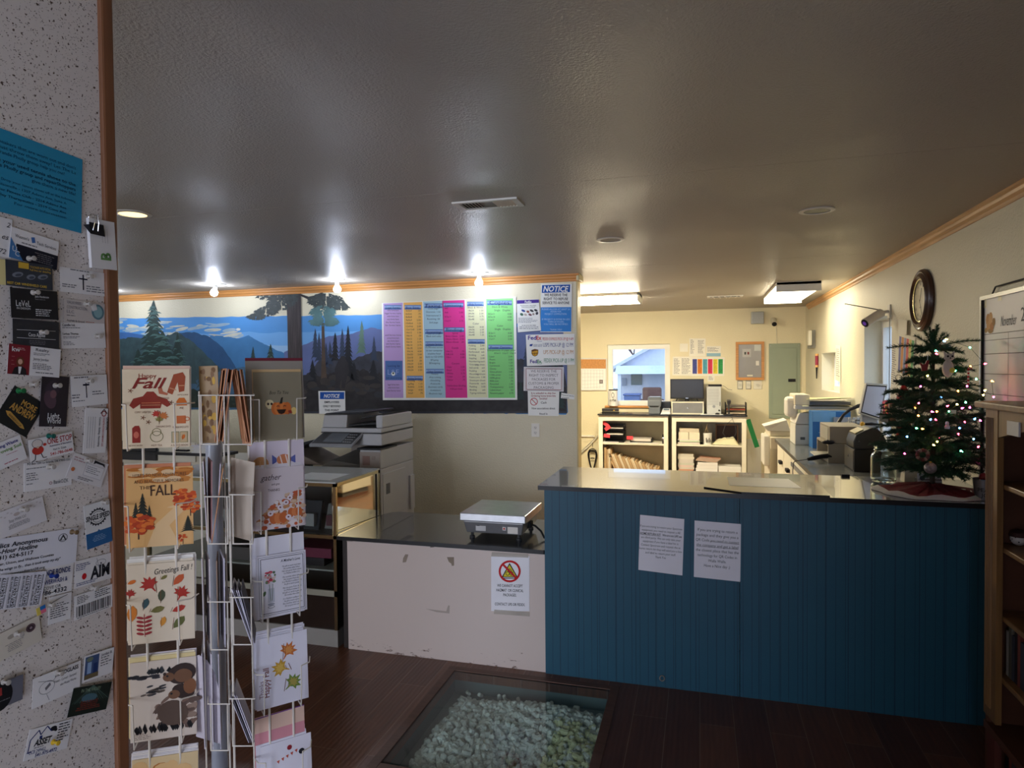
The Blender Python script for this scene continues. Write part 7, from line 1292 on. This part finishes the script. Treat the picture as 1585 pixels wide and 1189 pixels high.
# tree skirt
mb = MB(); r = random.Random(4); pts_o, pts_i = [], []; nsk = 40
for i in range(nsk):
    a = 2*PI*i/nsk; w_ = 1+.05*math.sin(5*a)+.04*math.sin(9*a+1); x = .235*math.cos(a)*w_; y = .20*math.sin(a)*w_ ; x = min(x, RX-TX-.03); y = max(y,-.20); pts_o.append((x,y,.010)); pts_i.append((x*.88,y*.88,.018+.006*math.sin(7*a)))
vs = pts_o+pts_i+[(x*.4,y*.4,.035+.01*math.sin(3*i)) for i,(x,y,_) in enumerate(pts_o)]+[(x*.1,y*.1,.05) for x,y,_ in pts_o]
vs += [(x,y,.0012) for x,y,_ in pts_o]; t = thing('tree_skirt','red plush tree skirt with white trim around the Christmas tree','tree skirt',(TX-.02,TY-.03,ZT2))
m1 = MB(); m1.add(vs,[(i,(i+1)%nsk,(i+1)%nsk+nsk,i+nsk) for i in range(nsk)]+[(i+4*nsk,(i+1)%nsk+4*nsk,(i+1)%nsk,i) for i in range(nsk)],mat((206,200,190),.9,noise=.08,bump=.5,bscale=200),True); m1.build('white_trim',t,sharp=80)
m2 = MB(); m2.add(vs,[(i+k*nsk,(i+1)%nsk+k*nsk,(i+1)%nsk+(k+1)*nsk,i+(k+1)*nsk) for k in (1,2) for i in range(nsk)],mat((110,16,24),.8,noise=.3,nscale=40,bump=.6,bscale=250),True); m2.build('red_cloth',t,sharp=80)
a = P(1450,758,'Z',ZT2); t = thing('card_holder','white printed card standing in a grey holder on the tree skirt','card holder',(a.x-.02,a.y+.06,ZT2+.012)); MB().box(-.055,.055,-.025,.03,.0,.035,mat((96,92,88),.5)).build('holder',t,bevel=.003)
MB().hexa([(-.056,-.028,.012),(.052,-.028,.012),(.052,-.026,.012),(-.056,-.026,.012)],[(-.056,-.020,.062),(.052,-.020,.056),(.052,-.018,.056),(-.056,-.018,.062)],plastic(206,204,206)).build('card',t); MB().cyl((-.035,-.0275,.038),(-.035,-.0262,.038),.012,ink(70,72,80),seg=16).build('printed_logo',t)
a = P(1490,766,'Z',ZT2); t = thing('glass_dish','small cut glass candle dish in front of the tree skirt','dish',(a.x+.0,a.y-.005,ZT2)); MB().lathe([(0,.002),(.018,.002),(.022,.006),(.036,.020),(.034,.022),(.018,.010),(0,.010)],(0,0,0),glassm(),16).build('dish',t); MB().cyl((0,0,.010),(0,0,.028),.010,mat((206,196,170),.4),seg=12).build('candle',t)
a = P(1515,768,'Z',ZT2); t = thing('metal_bucket','small silver metal bucket lettered PEACE JOY at the counter end','bucket',(1.262,3.505,ZT2)); MB().lathe([(0,.002),(.034,.002),(.044,.095),(.046,.097),(.044,.099),(.042,.097),(.032,.006),(0,.006)],(0,0,0),mat((150,152,158),.3,.85,noise=.08,nscale=20),32).build('pail',t)
fb = lambda x,y: Vector((math.sin((x-50)*.02)*.0455*(.97-.10*(y-20)/80), -math.cos((x-50)*.02)*.0455*(.97-.10*(y-20)/80), .095-y*.00095)); S = Sheet(fb, thick=.0002,eps=.0005); S.text('PEACE',47,55,18,BK,al='c',w=84,lvl=1); S.text('JOY',47,80,18,BK,al='c',w=54,lvl=1); S.poly([(40,30),(47,10),(54,30)],BK,1)
S.mb.build('lettering',t); MB().cyl((.02,0,.06),(.03,0,.135),.008,BK,seg=10).build('marker',t); MB().ball((.0,.0,.105),.02,mat((120,24,30),.6),10).build('red_filler',t)
t = thing('paper_bag','cream paper bag standing behind the tree on the counter','bag',(1.12,3.96,ZT2)); MB().hexa([(-.07,-.03,0),(.07,-.03,0),(.07,.05,0),(-.07,.05,0)],[(-.06,-.01,.15),(.065,-.01,.17),(.065,.03,.17),(-.06,.03,.15)],mat((206,196,170),.6)).build('bag',t)
# ================================================================ RIGHT WALL
# clock
cy_, cz_ = 4.69, 2.05; t = thing('wall_clock','round wall clock with a dark wooden rim, right wall','clock',(RX,cy_,cz_)); Mx = Matrix.Rotation(-PI/2,3,'Y'); wr = mat((76,50,38),.3,noise=.1,coat=.3)
MB().lathe([(.12,0),(.19,0),(.196,.012),(.192,.026),(.180,.034),(.170,.030),(.160,.040),(.150,.044),(.140,.036),(.134,.026)],(0,0,0),wr,48,Mx).build('rim',t); MB().lathe([(.0001,.022),(.139,.022),(.139,.010)],(0,0,0),mat((206,196,166),.4,noise=.04),40,Mx).build('dial',t)
MB().lathe([(.128,.028),(.138,.030),(.138,.022)],(0,0,0),mat((206,190,140),.25,.7),40,Mx).build('bezel',t)
S = Sheet(lambda x,y: Vector((-.0222, -(x-50)*.0026, -(y-50)*.0026)), thick=.0001, eps=.0006)
for i,nm in enumerate(('XII','I','II','III','IIII','V','VI','VII','VIII','IX','X','XI')): a=2*PI*i/12; S.text(nm,50+39*math.sin(a),53-39*math.cos(a),7,BK,al='c',w=3+2.2*len(nm),lvl=1)
S.ring(50,50,46,.8,BK,1); S.text('QUARTZ',50,68,3,BK,al='c'); S.mb.build('numerals',t); MB().rbox((-.026,-.015,.035),(.001,.006,.085),(.4,0,0),BK).build('hour_hand',t); MB().rbox((-.027,-.02,-.045),(.001,.004,.11),(-.45,0,0),BK).build('minute_hand',t)
# camera on right wall
a = P(1378,482,'X',RX); t = thing('security_camera','white bullet security camera with an antenna on the right wall','camera',(RX,a.y,a.z)); d_ = Vector((-.45,-.25,-.28)).normalized(); MB().box(-.012,0,-.03,.03,-.05,.05,plastic(210,204,190)).build('mount',t,bevel=.004); MB().cyl((-.01,0,0),Vector((-.07,0,-.01)),.012,plastic(210,204,190)).build('arm',t)
c0 = Vector((-.06,0,-.01)); MB().cyl(c0,c0+d_*.16,.034,plastic(214,206,190),seg=24).build('housing',t); MB().cyl(c0+d_*.155,c0+d_*.165,.030,BK,seg=20).build('lens',t); MB().cyl(c0+d_*.163,c0+d_*.167,.016,mat((110,70,190),.1,noise=0,emit=.15),seg=16).build('infrared_ring',t); MB().tube([c0+Vector((0,0,.02)),c0+Vector((-.25,-.02,.075))],[.004,.003],plastic(90,84,80),6).build('antenna',t)
MB().tube([(-.005,0,-.05),(-.006,-.01,-.25),(-.005,.0,-.45),(-.006,-.005,-.68)],.003,plastic(120,120,120),6).build('cable',t)
def rpaper(tl, tr, bl, off=.0012, w=60, h=100, m=None): return Sheet(pxquad('X', RX-off, tl, tr, bl, w, h), thick=.0005), w, h, m or plastic(228,224,206)
def rp(tl,tr,bl,label,nm='wall_paper',scr=True,m=None,off=.0012,deco=None,cat='paper'):
    S,w,h,m_ = rpaper(tl,tr,bl,off,m=m); S.brect(w,h,m_)
    if scr: S.scrib(5,6,w-6,h-6,18,gy,.35,int(tl[0]))
    if deco: deco(S)
    S.build(nm,label,cat); return S
def strip(S):
    for i,c in enumerate(((120,120,170),(214,150,90),(140,150,190),(206,90,90),(214,196,110),(100,170,110))): S.rect(4+i*9,6,12+i*9,92,ink(*c),2)
rp((1381,531),(1390,533),(1381,600),'narrow typed list paper beside the tall right window'); rp((1391,516),(1417,524),(1391,580),'small coloured price chart on the right wall under the clock','colour_chart',False,deco=strip,off=.004,cat='chart')
rp((1390,577),(1412,574),(1390,640),'typed list paper below the small coloured chart on the right wall'); rp((1378,598),(1389,600),(1378,640),'second narrow typed list under the window-side list',off=.002)
rp((1391,494),(1404,496),(1390,516),'small folded white paper clipped below the security camera',off=.02,scr=False)
# whiteboard
a = P(1519,465,'X',RX-.02); z1 = a.z; z0_ = z1-.95; y1 = a.y; t = thing('whiteboard','large white planning board with metal frame on the right wall','whiteboard',(RX,y1,z0_)); Wb = 1.3; Hb = z1-z0_; fr = mat((150,150,150),.3,.8)
MB().box(-.012,-.001,-Wb,0,0,Hb,plastic(226,222,226)).build('board',t); MB().box(-.022,-.001,-Wb,0,Hb-.0,Hb+.018,fr).build('top_rail',t); MB().box(-.022,-.001,0,.016,0,Hb+.018,fr).build('side_rail',t); MB().box(-.0225,-.012,-.012,0,0,Hb,BK).build('edge_strip',t); MB().tube([(-.012,-.10,Hb+.016),(-.012,-.14,Hb+.05),(-.012,-.6,Hb+.052)],.004,BK,6).build('hanger',t)
S = Sheet(lambda x,y: Vector((-.0125,-x*.01,Hb-y*.01)), thick=.0002); 
for i in range(8): S.line([(1,17+i*9.6),(120,17+i*9.6)],.35,ink(140,136,140),1)
S.line([(1,20),(120,20)],.3,ink(150,146,150),1)
for x in (28,56,84): S.line([(x,17),(x,90)],.3,ink(150,146,150),1)
for x,y,a_,b_,c in ((6,10,2.4,3,(206,150,90)),(9,9.5,2.2,3,(222,170,110)),(7,13,2.6,2.4,(214,160,96)),(10.5,13.5,2.2,2,(196,130,70)),(12.5,11.5,1.6,2,(170,120,50)),(4,15,2,1.2,(190,150,90)),(9,15.5,3,1.2,(176,140,80))): S.ell(x,y,a_,b_,ink(*c),1+x*.01,12)
S.text('November',20,14,6,ink(90,88,96),it=.3,w=16); S.text('2023',40,13,6,ink(90,88,96)); S.rect(1,0,4,4,mat((226,220,190),.4),2); S.rect(17,0,21,2,mat((226,220,190),.4),2); S.mb.build('month_sheet',t)
# fire extinguisher
a = P(1400,632,'X',1.29); t = thing('fire_extinguisher','red fire extinguisher hanging on the wall behind the tree','fire extinguisher',(1.285,a.y,a.z-.2)); rd_ = mat((170,24,28),.3,coat=.3,noise=.03)
MB().lathe([(0,0),(.037,0),(.042,.02),(.042,.27),(.035,.31),(.02,.33),(.015,.35),(0,.35)],(0,0,0),rd_,28).build('cylinder',t); MB().lathe([(.0425,.10),(.0432,.10),(.0432,.23),(.0425,.23)],(0,0,0),plastic(220,214,206),28).build('label_band',t); MB().box(-.02,.02,-.015,.015,.35,.37,BK).box(-.06,.03,-.01,.01,.37,.385,BK).build('handle',t); MB().tube([(-.03+.018*math.cos(i*PI/6),0,.40+.018*math.sin(i*PI/6)) for i in range(12)],.003,CHROME,6,True).build('pin_ring',t); MB().tube([(.02,0,.36),(.05,-.03,.33),(.065,-.04,.2),(.06,-.04,.1)],.008,BK,8).build('hose',t)
MB().box(.056,.073,-.03,.03,.05,.3,mat((90,90,90),.5)).build('bracket',t)
# ================================================================ BOOKCASE
BKX = 1.06; y1 = 2.93; y0 = 1.95; bw = mat((132,96,56),.4,noise=.2,nscale=6,stretch=(6,6,.6)); bw2 = mat((88,52,34),.5,noise=.2,nscale=6); t = thing('bookcase','oak bookcase with fluted posts against the right wall','bookcase',(0,0,0))
ztop = P(1535,622,'X',BKX).z; MB().box(BKX-.03,RX-.002,y0-.02,y1+.03,ztop-.025,ztop,bw).build('top_board',t,bevel=.006)
mb = MB(); mb.box(BKX+.006,RX-.002,y1-.02,y1,.0,ztop-.025,bw2); mb.build('side_panel',t); MB().box(BKX+.006,RX-.002,y0,y0+.02,.0,ztop-.025,bw2).build('side_panel',t); MB().box(RX-.012,RX-.003,y0+.02,y1-.02,.0,ztop-.025,mat((62,38,28),.6)).build('back_panel',t)
for ya in (y1-.105,y0):
    mb = MB(); mb.box(BKX,BKX+.02,ya,ya+.105,.30,ztop-.025,bw)
    for i in range(4): mb.cyl((BKX,ya+.045+i*.015,.34),(BKX,ya+.045+i*.015,ztop-.06),.005,bw,seg=8)
    mb.build('fluted_post',t)
n = 14; w_ = y1-y0-.21; pts = [(y0+.105,ztop-.025),(y0+.105,ztop-.13)]+[(y0+.105+w_*i/n, ztop-.13+.055*math.sin(PI*i/n)) for i in range(1,n)]+[(y1-.105,ztop-.13),(y1-.105,ztop-.025)]
MB().prism(pts,BKX+.002,BKX+.018,bw,'X').build('arched_rail',t)
shz = [P(1560,751,'X',BKX+.03).z, P(1560,850,'X',BKX+.03).z, P(1560,958,'X',BKX+.03).z, P(1560,1056,'X',BKX+.03).z]
for z in shz: MB().box(BKX+.022,RX-.012,y0+.02,y1-.02,z-.02,z,bw).build('shelf',t,bevel=.004)
MB().box(BKX+.0,RX-.002,y0,y1,.24,.27,bw2).build('base_top',t); MB().box(BKX+.0,BKX+.022,y1-.10,y1-.03,0,.24,mat((90,44,36),.5,noise=.1)).build('base_post',t); MB().box(BKX+.006,RX-.002,y0,y1,0,.03,bw2).build('base_board',t)
MB().box(BKX-.004,BKX+.002,y1-.28,y1-.19,ztop-.11,ztop-.06,mat((206,206,210),.3)).build('price_sticker',t)
bk_c = [(34,32,38),(54,56,64),(40,42,52),(196,190,176),(70,72,84),(120,60,50),(44,48,44),(60,60,70),(110,104,90)]; r = random.Random(31)
def books(z, hmax, lb):
    y = y1-.06; i = 0
    while y > y0+.15:
        th = r.uniform(.018,.034); hh_ = hmax*r.uniform(.78,1); x0_ = BKX+.05
        if i < 14:
            o = MB().box(0,.16,-th,0,0,hh_,mat(bk_c[(i*5+int(z*7))%9],.5)).build('book',loc=(x0_,y,z+.0005)); tag(o,'dark spined book standing '+lb,'book','books '+lb)
        y -= th+.002; i += 1
books(shz[3],.21,'on the lowest visible bookcase shelf'); books(.03,.19,'in the base of the bookcase')
v = P(1577,838,'X',BKX+.09); t = thing('snowman_ornament','white ball ornament with black dots on a bookcase shelf','ornament',(v.x,v.y,shz[1])); MB().ball((0,0,.028),.028,plastic(214,206,200),20).build('ball',t); MB().lathe([(.028,.034),(.031,.036),(.026,.05),(.01,.058),(0,.058)],(0,0,0),mat((70,40,36),.7),16).build('cap',t)
for i in range(7): MB().ball((-.0265*math.cos(.5*(i-3)*.8),-.0265*math.sin(.5*(i-3)*.8)*1.0,.018+.008*(i%3)),.0025,BK,6).build('dot',t)
# ================================================================ LEFT SIDE: SHOWCASE, COPIER, CABINET
br_ = mat((216,204,168),.16,1,noise=.03,name='polished_brass'); MIR = mat((226,226,220),.03,1,noise=0,name='mirror'); SG = PANEM
t = thing('glass_showcase','glass display showcase with mirrored end beside the low counter','display case',(0,0,0)); sx0, sx1, sy0, sy1, sz = -3.45, -2.065, 3.44, 4.0, .975
for x in (sx0,sx1-.02):
    for y in (sy0,sy1-.02): MB().box(x,x+.02,y,y+.02,.10,sz,br_).build('corner_post',t)
for z in (sz-.02,.645):
    MB().box(sx0,sx1,sy0,sy0+.02,z,z+.02,br_).build('rail',t); MB().box(sx1-.02,sx1,sy0+.02,sy1-.02,z,z+.02,br_).build('rail',t); MB().box(sx0,sx1,sy1-.02,sy1,z,z+.02,br_).build('rail',t)
MB().box(sx0,sx1,sy0,sy1,sz,sz+.008,mat((196,200,196),.12,noise=.05,nscale=4)).build('glass_top',t); MB().box(sx0+.02,sx1-.02,sy0+.006,sy0+.012,.665,sz-.02,SG).build('front_glass',t); MB().box(sx0+.02,sx1-.02,sy0+.006,sy0+.012,.30,.645,SG).build('front_glass',t)
MB().hexa([(sx1-.040,sy0+.02,.665),(sx1-.034,sy0+.02,.665),(sx1-.002,sy1-.02,.665),(sx1-.008,sy1-.02,.665)],[(sx1-.040,sy0+.02,sz-.02),(sx1-.034,sy0+.02,sz-.02),(sx1-.002,sy1-.02,sz-.02),(sx1-.008,sy1-.02,sz-.02)],MIR).build('mirror_side',t); MB().box(sx1-.02,sx1-.012,sy0+.02,sy1-.02,.10,.665,mat((60,52,48),.5)).build('side_panel',t); MB().box(sx1-.003,sx1+.001,sy1-.05,sy1-.042,.665,sz-.02,BK).build('mirror_seam',t)
MB().box(sx0,sx1,sy1-.012,sy1-.004,.10,sz-.02,mat((70,62,56),.5)).build('back_panel',t); MB().box(sx0+.02,sx1-.02,sy0+.03,sy1-.02,.655,.665,mat((90,84,80),.3)).build('shelf',t); MB().box(sx0+.02,sx1-.02,sy0+.03,sy1-.02,.44,.45,mat((150,150,140),.3)).build('shelf',t)
MB().box(sx0,sx1-.0,sy0-.0,sy0+.012,.30,.335,mat((150,146,130),.4)).build('front_sill',t); MB().box(sx0+.02,sx1-.01,sy0+.01,sy0+.02,.10,.30,mat((44,34,30),.08,noise=.05,coat=.5,spec=.8)).build('lower_front',t); MB().box(sx0,sx1,sy0+.0,sy1-.02,0,.10,mat((150,146,140),.5)).build('plinth',t)
# goods in the showcase
r = random.Random(9); gc = [(44,46,50),(120,118,112),(60,62,70),(150,150,146),(90,60,64),(36,36,40)]
x = -2.95; i = 0
while x < -2.16:
    w = r.uniform(.07,.12); h = r.uniform(.13,.22); tt = thing('packaged_gadget','blister-packed gadget standing inside the showcase upper shelf','package',(x,sy0+.10+.05*(i%2),.6655),0,'packages in the showcase'); MB().hexa([(0,0,0),(w,0,0),(w,.02,0),(0,.02,0)],[(0,.05,h),(w,.05,h),(w,.07,h),(0,.07,h)],mat(gc[i%6],.3)).build('backing_card',tt); MB().box(w*.2,w*.8,-.015,.02,h*.15,h*.6,mat(gc[(i+3)%6],.2)).build('blister',tt); x += w+.012; i += 1
for i,(x0_,x1_,z0_,z1_,c,lb) in enumerate(((-2.60,-2.20,.451,.50,(34,30,32),'long black carton lying on the lower showcase shelf'),(-2.44,-2.15,.501,.56,(110,36,60),'maroon carton on top of the long black carton'),(-3.0,-2.65,.451,.53,(90,84,80),'grey carton at the left of the lower showcase shelf'))): pbox('carton',x0_,x1_,sy0+.08,sy0+.3,z0_,z1_,mat(c,.4),lb,'box',bevel=.002)
pbox('paper_sheet',-2.42,-2.14,sy0+.06,sy0+.30,sz+.0085,sz+.0095,plastic(222,226,224),'white papers lying on top of the glass showcase','paper')
# large office copier
cx0, cx1, cy0, cy1 = -2.80, -2.29, 4.45, 5.04; lg = mat((196,196,198),.4,noise=.03); tn = mat((172,160,150),.45,noise=.03); ch = mat((46,48,52),.35,noise=.03)
def zc(c, px=560): return P(px, 620+c/3.963, 'Y', cy0).z
t = thing('office_copier','large grey office copier with document feeder beside the mural wall','copier',(0,0,0)); z_b = .90
MB().box(cx0+.03,cx1-.03,cy0+.03,cy1-.03,0,.04,ch).build('base',t)
MB().box(cx0-.0,cx1,cy0,cy1,.04,z_b,lg).build('paper_cabinet',t,bevel=.008)
for i,z in enumerate((.06,.26,.46,.66)): MB().box(cx0+.01,cx1-.01,cy0-.008,cy0,z,z+.18,tn).build('drawer',t,bevel=.004)
MB().box(cx1-.17,cx1,cy0,cy1,z_b,1.045,lg).build('right_tower',t,bevel=.006); MB().box(cx1-.17,cx1-.002,cy0-.006,cy0,z_b+.01,1.03,tn).build('tower_front',t,bevel=.003); MB().box(cx1-.19,cx1+.004,cy0-.01,cy0+.28,1.045,1.058,ch).build('ledge',t,bevel=.003); MB().box(cx1-.145,cx1-.085,cy0-.008,cy0-.005,z_b+.03,z_b+.10,mat((150,120,110),.4)).build('sticker',t); MB().box(cx1-.07,cx1-.04,cy0-.008,cy0-.005,z_b+.07,z_b+.10,mat((160,146,136),.4)).build('sticker',t)
MB().box(cx0,cx1-.17,cy1-.12,cy1,z_b,1.07,tn).build('rear_wall',t); MB().hexa([(cx0-.02,cy0+.02,z_b),(cx1-.18,cy0+.02,z_b),(cx1-.18,cy1-.13,z_b),(cx0-.02,cy1-.13,z_b)],[(cx0+.06,cy0+.06,z_b+.05),(cx1-.19,cy0+.06,z_b+.02),(cx1-.19,cy1-.15,z_b+.05),(cx0+.06,cy1-.15,z_b+.09)],mat((150,148,142),.4)).build('output_tray',t,bevel=.01)
MB().box(cx0,cx1,cy0+.02,cy1,1.075,1.165,lg).build('scanner_body',t,bevel=.008); MB().box(cx0-.001,cx1+.001,cy0+.018,cy1,1.166,1.172,ch).build('seam_band',t); MB().box(cx0,cx1,cy0+.02,cy1,1.172,1.205,lg).build('platen_lid',t,bevel=.006)
MB().hexa([(cx0,cy0+.03,1.206),(cx0+.21,cy0+.03,1.206),(cx0+.21,cy1,1.206),(cx0,cy1,1.206)],[(cx0+.008,cy0+.05,1.30),(cx0+.21,cy0+.05,1.305),(cx0+.21,cy1-.02,1.305),(cx0+.008,cy1-.02,1.30)],lg).build('feeder_head',t,bevel=.008); MB().hexa([(cx0+.006,cy0+.045,1.302),(cx0+.35,cy0+.045,1.315),(cx0+.35,cy1-.02,1.315),(cx0+.006,cy1-.02,1.302)],[(cx0+.02,cy0+.06,1.314),(cx0+.35,cy0+.06,1.328),(cx0+.35,cy1-.04,1.328),(cx0+.02,cy1-.04,1.314)],ch).build('feeder_cover',t,bevel=.004)
MB().hexa([(cx0+.21,cy0+.07,1.215),(cx1-.03,cy0+.07,1.235),(cx1-.03,cy1-.04,1.235),(cx0+.21,cy1-.04,1.215)],[(cx0+.21,cy0+.07,1.225),(cx1-.03,cy0+.07,1.25),(cx1-.03,cy1-.04,1.25),(cx0+.21,cy1-.04,1.225)],ch).build('feeder_tray',t); MB().hexa([(cx0+.30,cy0+.09,1.27),(cx1-.02,cy0+.09,1.305),(cx1-.02,cy1-.04,1.305),(cx0+.30,cy1-.04,1.27)],[(cx0+.30,cy0+.09,1.28),(cx1-.02,cy0+.09,1.315),(cx1-.02,cy1-.04,1.315),(cx0+.30,cy1-.04,1.28)],ch).build('original_tray',t); MB().box(cx1-.055,cx1,cy0+.04,cy1-.02,1.206,1.30,lg).build('feeder_end',t,bevel=.008)
pa = [(cx0-.02,cy0-.12,1.07),(cx0+.34,cy0-.12,1.07),(cx0+.36,cy0+.03,1.155),(cx0+.02,cy0+.03,1.155)]; pb = [(x,y,z+.022) for x,y,z in pa]; MB().hexa(pa,pb,mat((150,152,156),.35)).build('control_panel',t,bevel=.006)
def cp(u,v,k=.0235): a = Vector(pa[0]).lerp(Vector(pa[1]),u); b = Vector(pa[3]).lerp(Vector(pa[2]),u); return a.lerp(b,v)+Vector((0,0,k))
MB().add([cp(.04,.1),cp(.96,.1),cp(.96,.92),cp(.04,.92)],[(0,1,2,3)],ch) if False else None
for nm,u0,u1,v0,v1,m_,k in (('panel_face',.03,.97,.08,.94,ch,.0235),('touch_display',.26,.70,.18,.84,mat((110,116,124),.2,noise=.08),.0255)):
    b_ = [cp(u0,v0,k-.003),cp(u1,v0,k-.003),cp(u1,v1,k-.003),cp(u0,v1,k-.003)]; c_ = [cp(u0,v0,k),cp(u1,v0,k),cp(u1,v1,k),cp(u0,v1,k)]; MB().hexa(b_,c_,m_).build(nm,t)
mb = MB()
for i in range(4):
    for j in range(4): c = cp(.75+i*.05,.2+j*.18,.0265); mb.box(c.x-.005,c.x+.005,c.y-.005,c.y+.005,c.z-.004,c.z,mat((170,172,176),.4))
mb.build('keypad',t)
# side doors and seams on the right flank
MB().box(cx1-.001,cx1+.004,cy0+.03,cy0+.42,.52,.86,lg).build('side_door',t,bevel=.003); MB().box(cx1-.001,cx1+.004,cy0+.06,cy0+.38,.06,.50,lg).build('side_door',t,bevel=.003); MB().box(cx1+.003,cx1+.007,cy0+.08,cy0+.14,.70,.78,mat((110,110,114),.4)).build('latch',t); MB().box(cx1+.003,cx1+.006,cy0+.08,cy0+.14,.44,.465,ch).build('caution_label',t); MB().box(cx1-.001,cx1+.018,cy1-.10,cy1-.02,.50,.78,lg).build('rear_duct',t,bevel=.004)
# big dark side tray at the left
MB().hexa([(cx0-.34,cy0+.08,1.03),(cx0-.30,cy0+.08,1.01),(cx0-.30,cy1-.12,1.01),(cx0-.34,cy1-.12,1.03)],[(cx0-.34,cy0+.08,1.045),(cx0-.0,cy0+.08,1.13),(cx0-.0,cy1-.12,1.13),(cx0-.34,cy1-.12,1.045)],ch) .build('bypass_cover',t,bevel=.01)
MB().hexa([(cx0-.30,cy0+.1,.90),(cx0-.0,cy0+.1,.90),(cx0-.0,cy1-.12,.90),(cx0-.30,cy1-.12,.90)],[(cx0-.33,cy0+.1,1.02),(cx0-.10,cy0+.1,.92),(cx0-.10,cy1-.12,.92),(cx0-.33,cy1-.12,1.02)],tn).build('finisher_body',t,bevel=.01)
# work table and drawer cabinet behind the card rack
t = thing('work_table','long pale work table behind the glass showcase at left','table',(0,0,0)); wz = .90
slab([(-5.9,4.35),(-3.20,4.35),(-3.20,5.1),(-5.9,5.1)], wz-.03, wz, 'table_top', t, mat((206,202,190),.3,noise=.04), ch, .003)
for x in (-5.8,-3.3): MB().box(x,x+.05,4.4,4.45,0,wz-.03,ch).build('leg',t); MB().box(x,x+.05,5.0,5.05,0,wz-.03,ch).build('leg',t)
a = P(285,697,'Y',4.2); t = thing('drawer_cabinet','cream drawer cabinet with black handle seen between the card columns','cabinet',(-4.1,4.2,0)); MB().box(-.35,.62,.02,.14,.05,1.0,mat((214,206,184),.5)).build('case',t,bevel=.004)
hz = P(285,697,'Y',4.2); hx = hz.x+4.1; d = MB().box(hx-.24,hx+.10,0,.02,hz.z-.09,hz.z+.06,mat((226,220,200),.45)).build('drawer',t,bevel=.003); MB().tube([(hx-.05,0,hz.z),(hx-.05,-.025,hz.z),(hx+.05,-.025,hz.z),(hx+.05,0,hz.z)],.007,BK,8).build('handle',d)
d2 = MB().box(hx-.60,hx-.27,0,.02,hz.z-.09,hz.z+.06,mat((60,60,62),.45)).build('open_bay',t)
pbox('magazine_stack', hz.x-.55, hz.x-.30, 4.10, 4.19, hz.z-.03, hz.z+.02, plastic(206,206,200), 'white magazines in the open bay behind the rack', 'magazines') if False else None
MB().box(-.36,.63,-.04,.16,1.0,1.02,ch).build('cabinet_top',t)
for i in range(5): pbox('paper_stack', -3.75+.02*(i%2), -3.52, 4.18, 4.32, 1.0205+.012*i, 1.032+.012*i, plastic(232-i*3,230-i*3,222), 'white paper pile on the drawer cabinet behind card rack', 'paper stack', 'paper piles on the drawer cabinet')
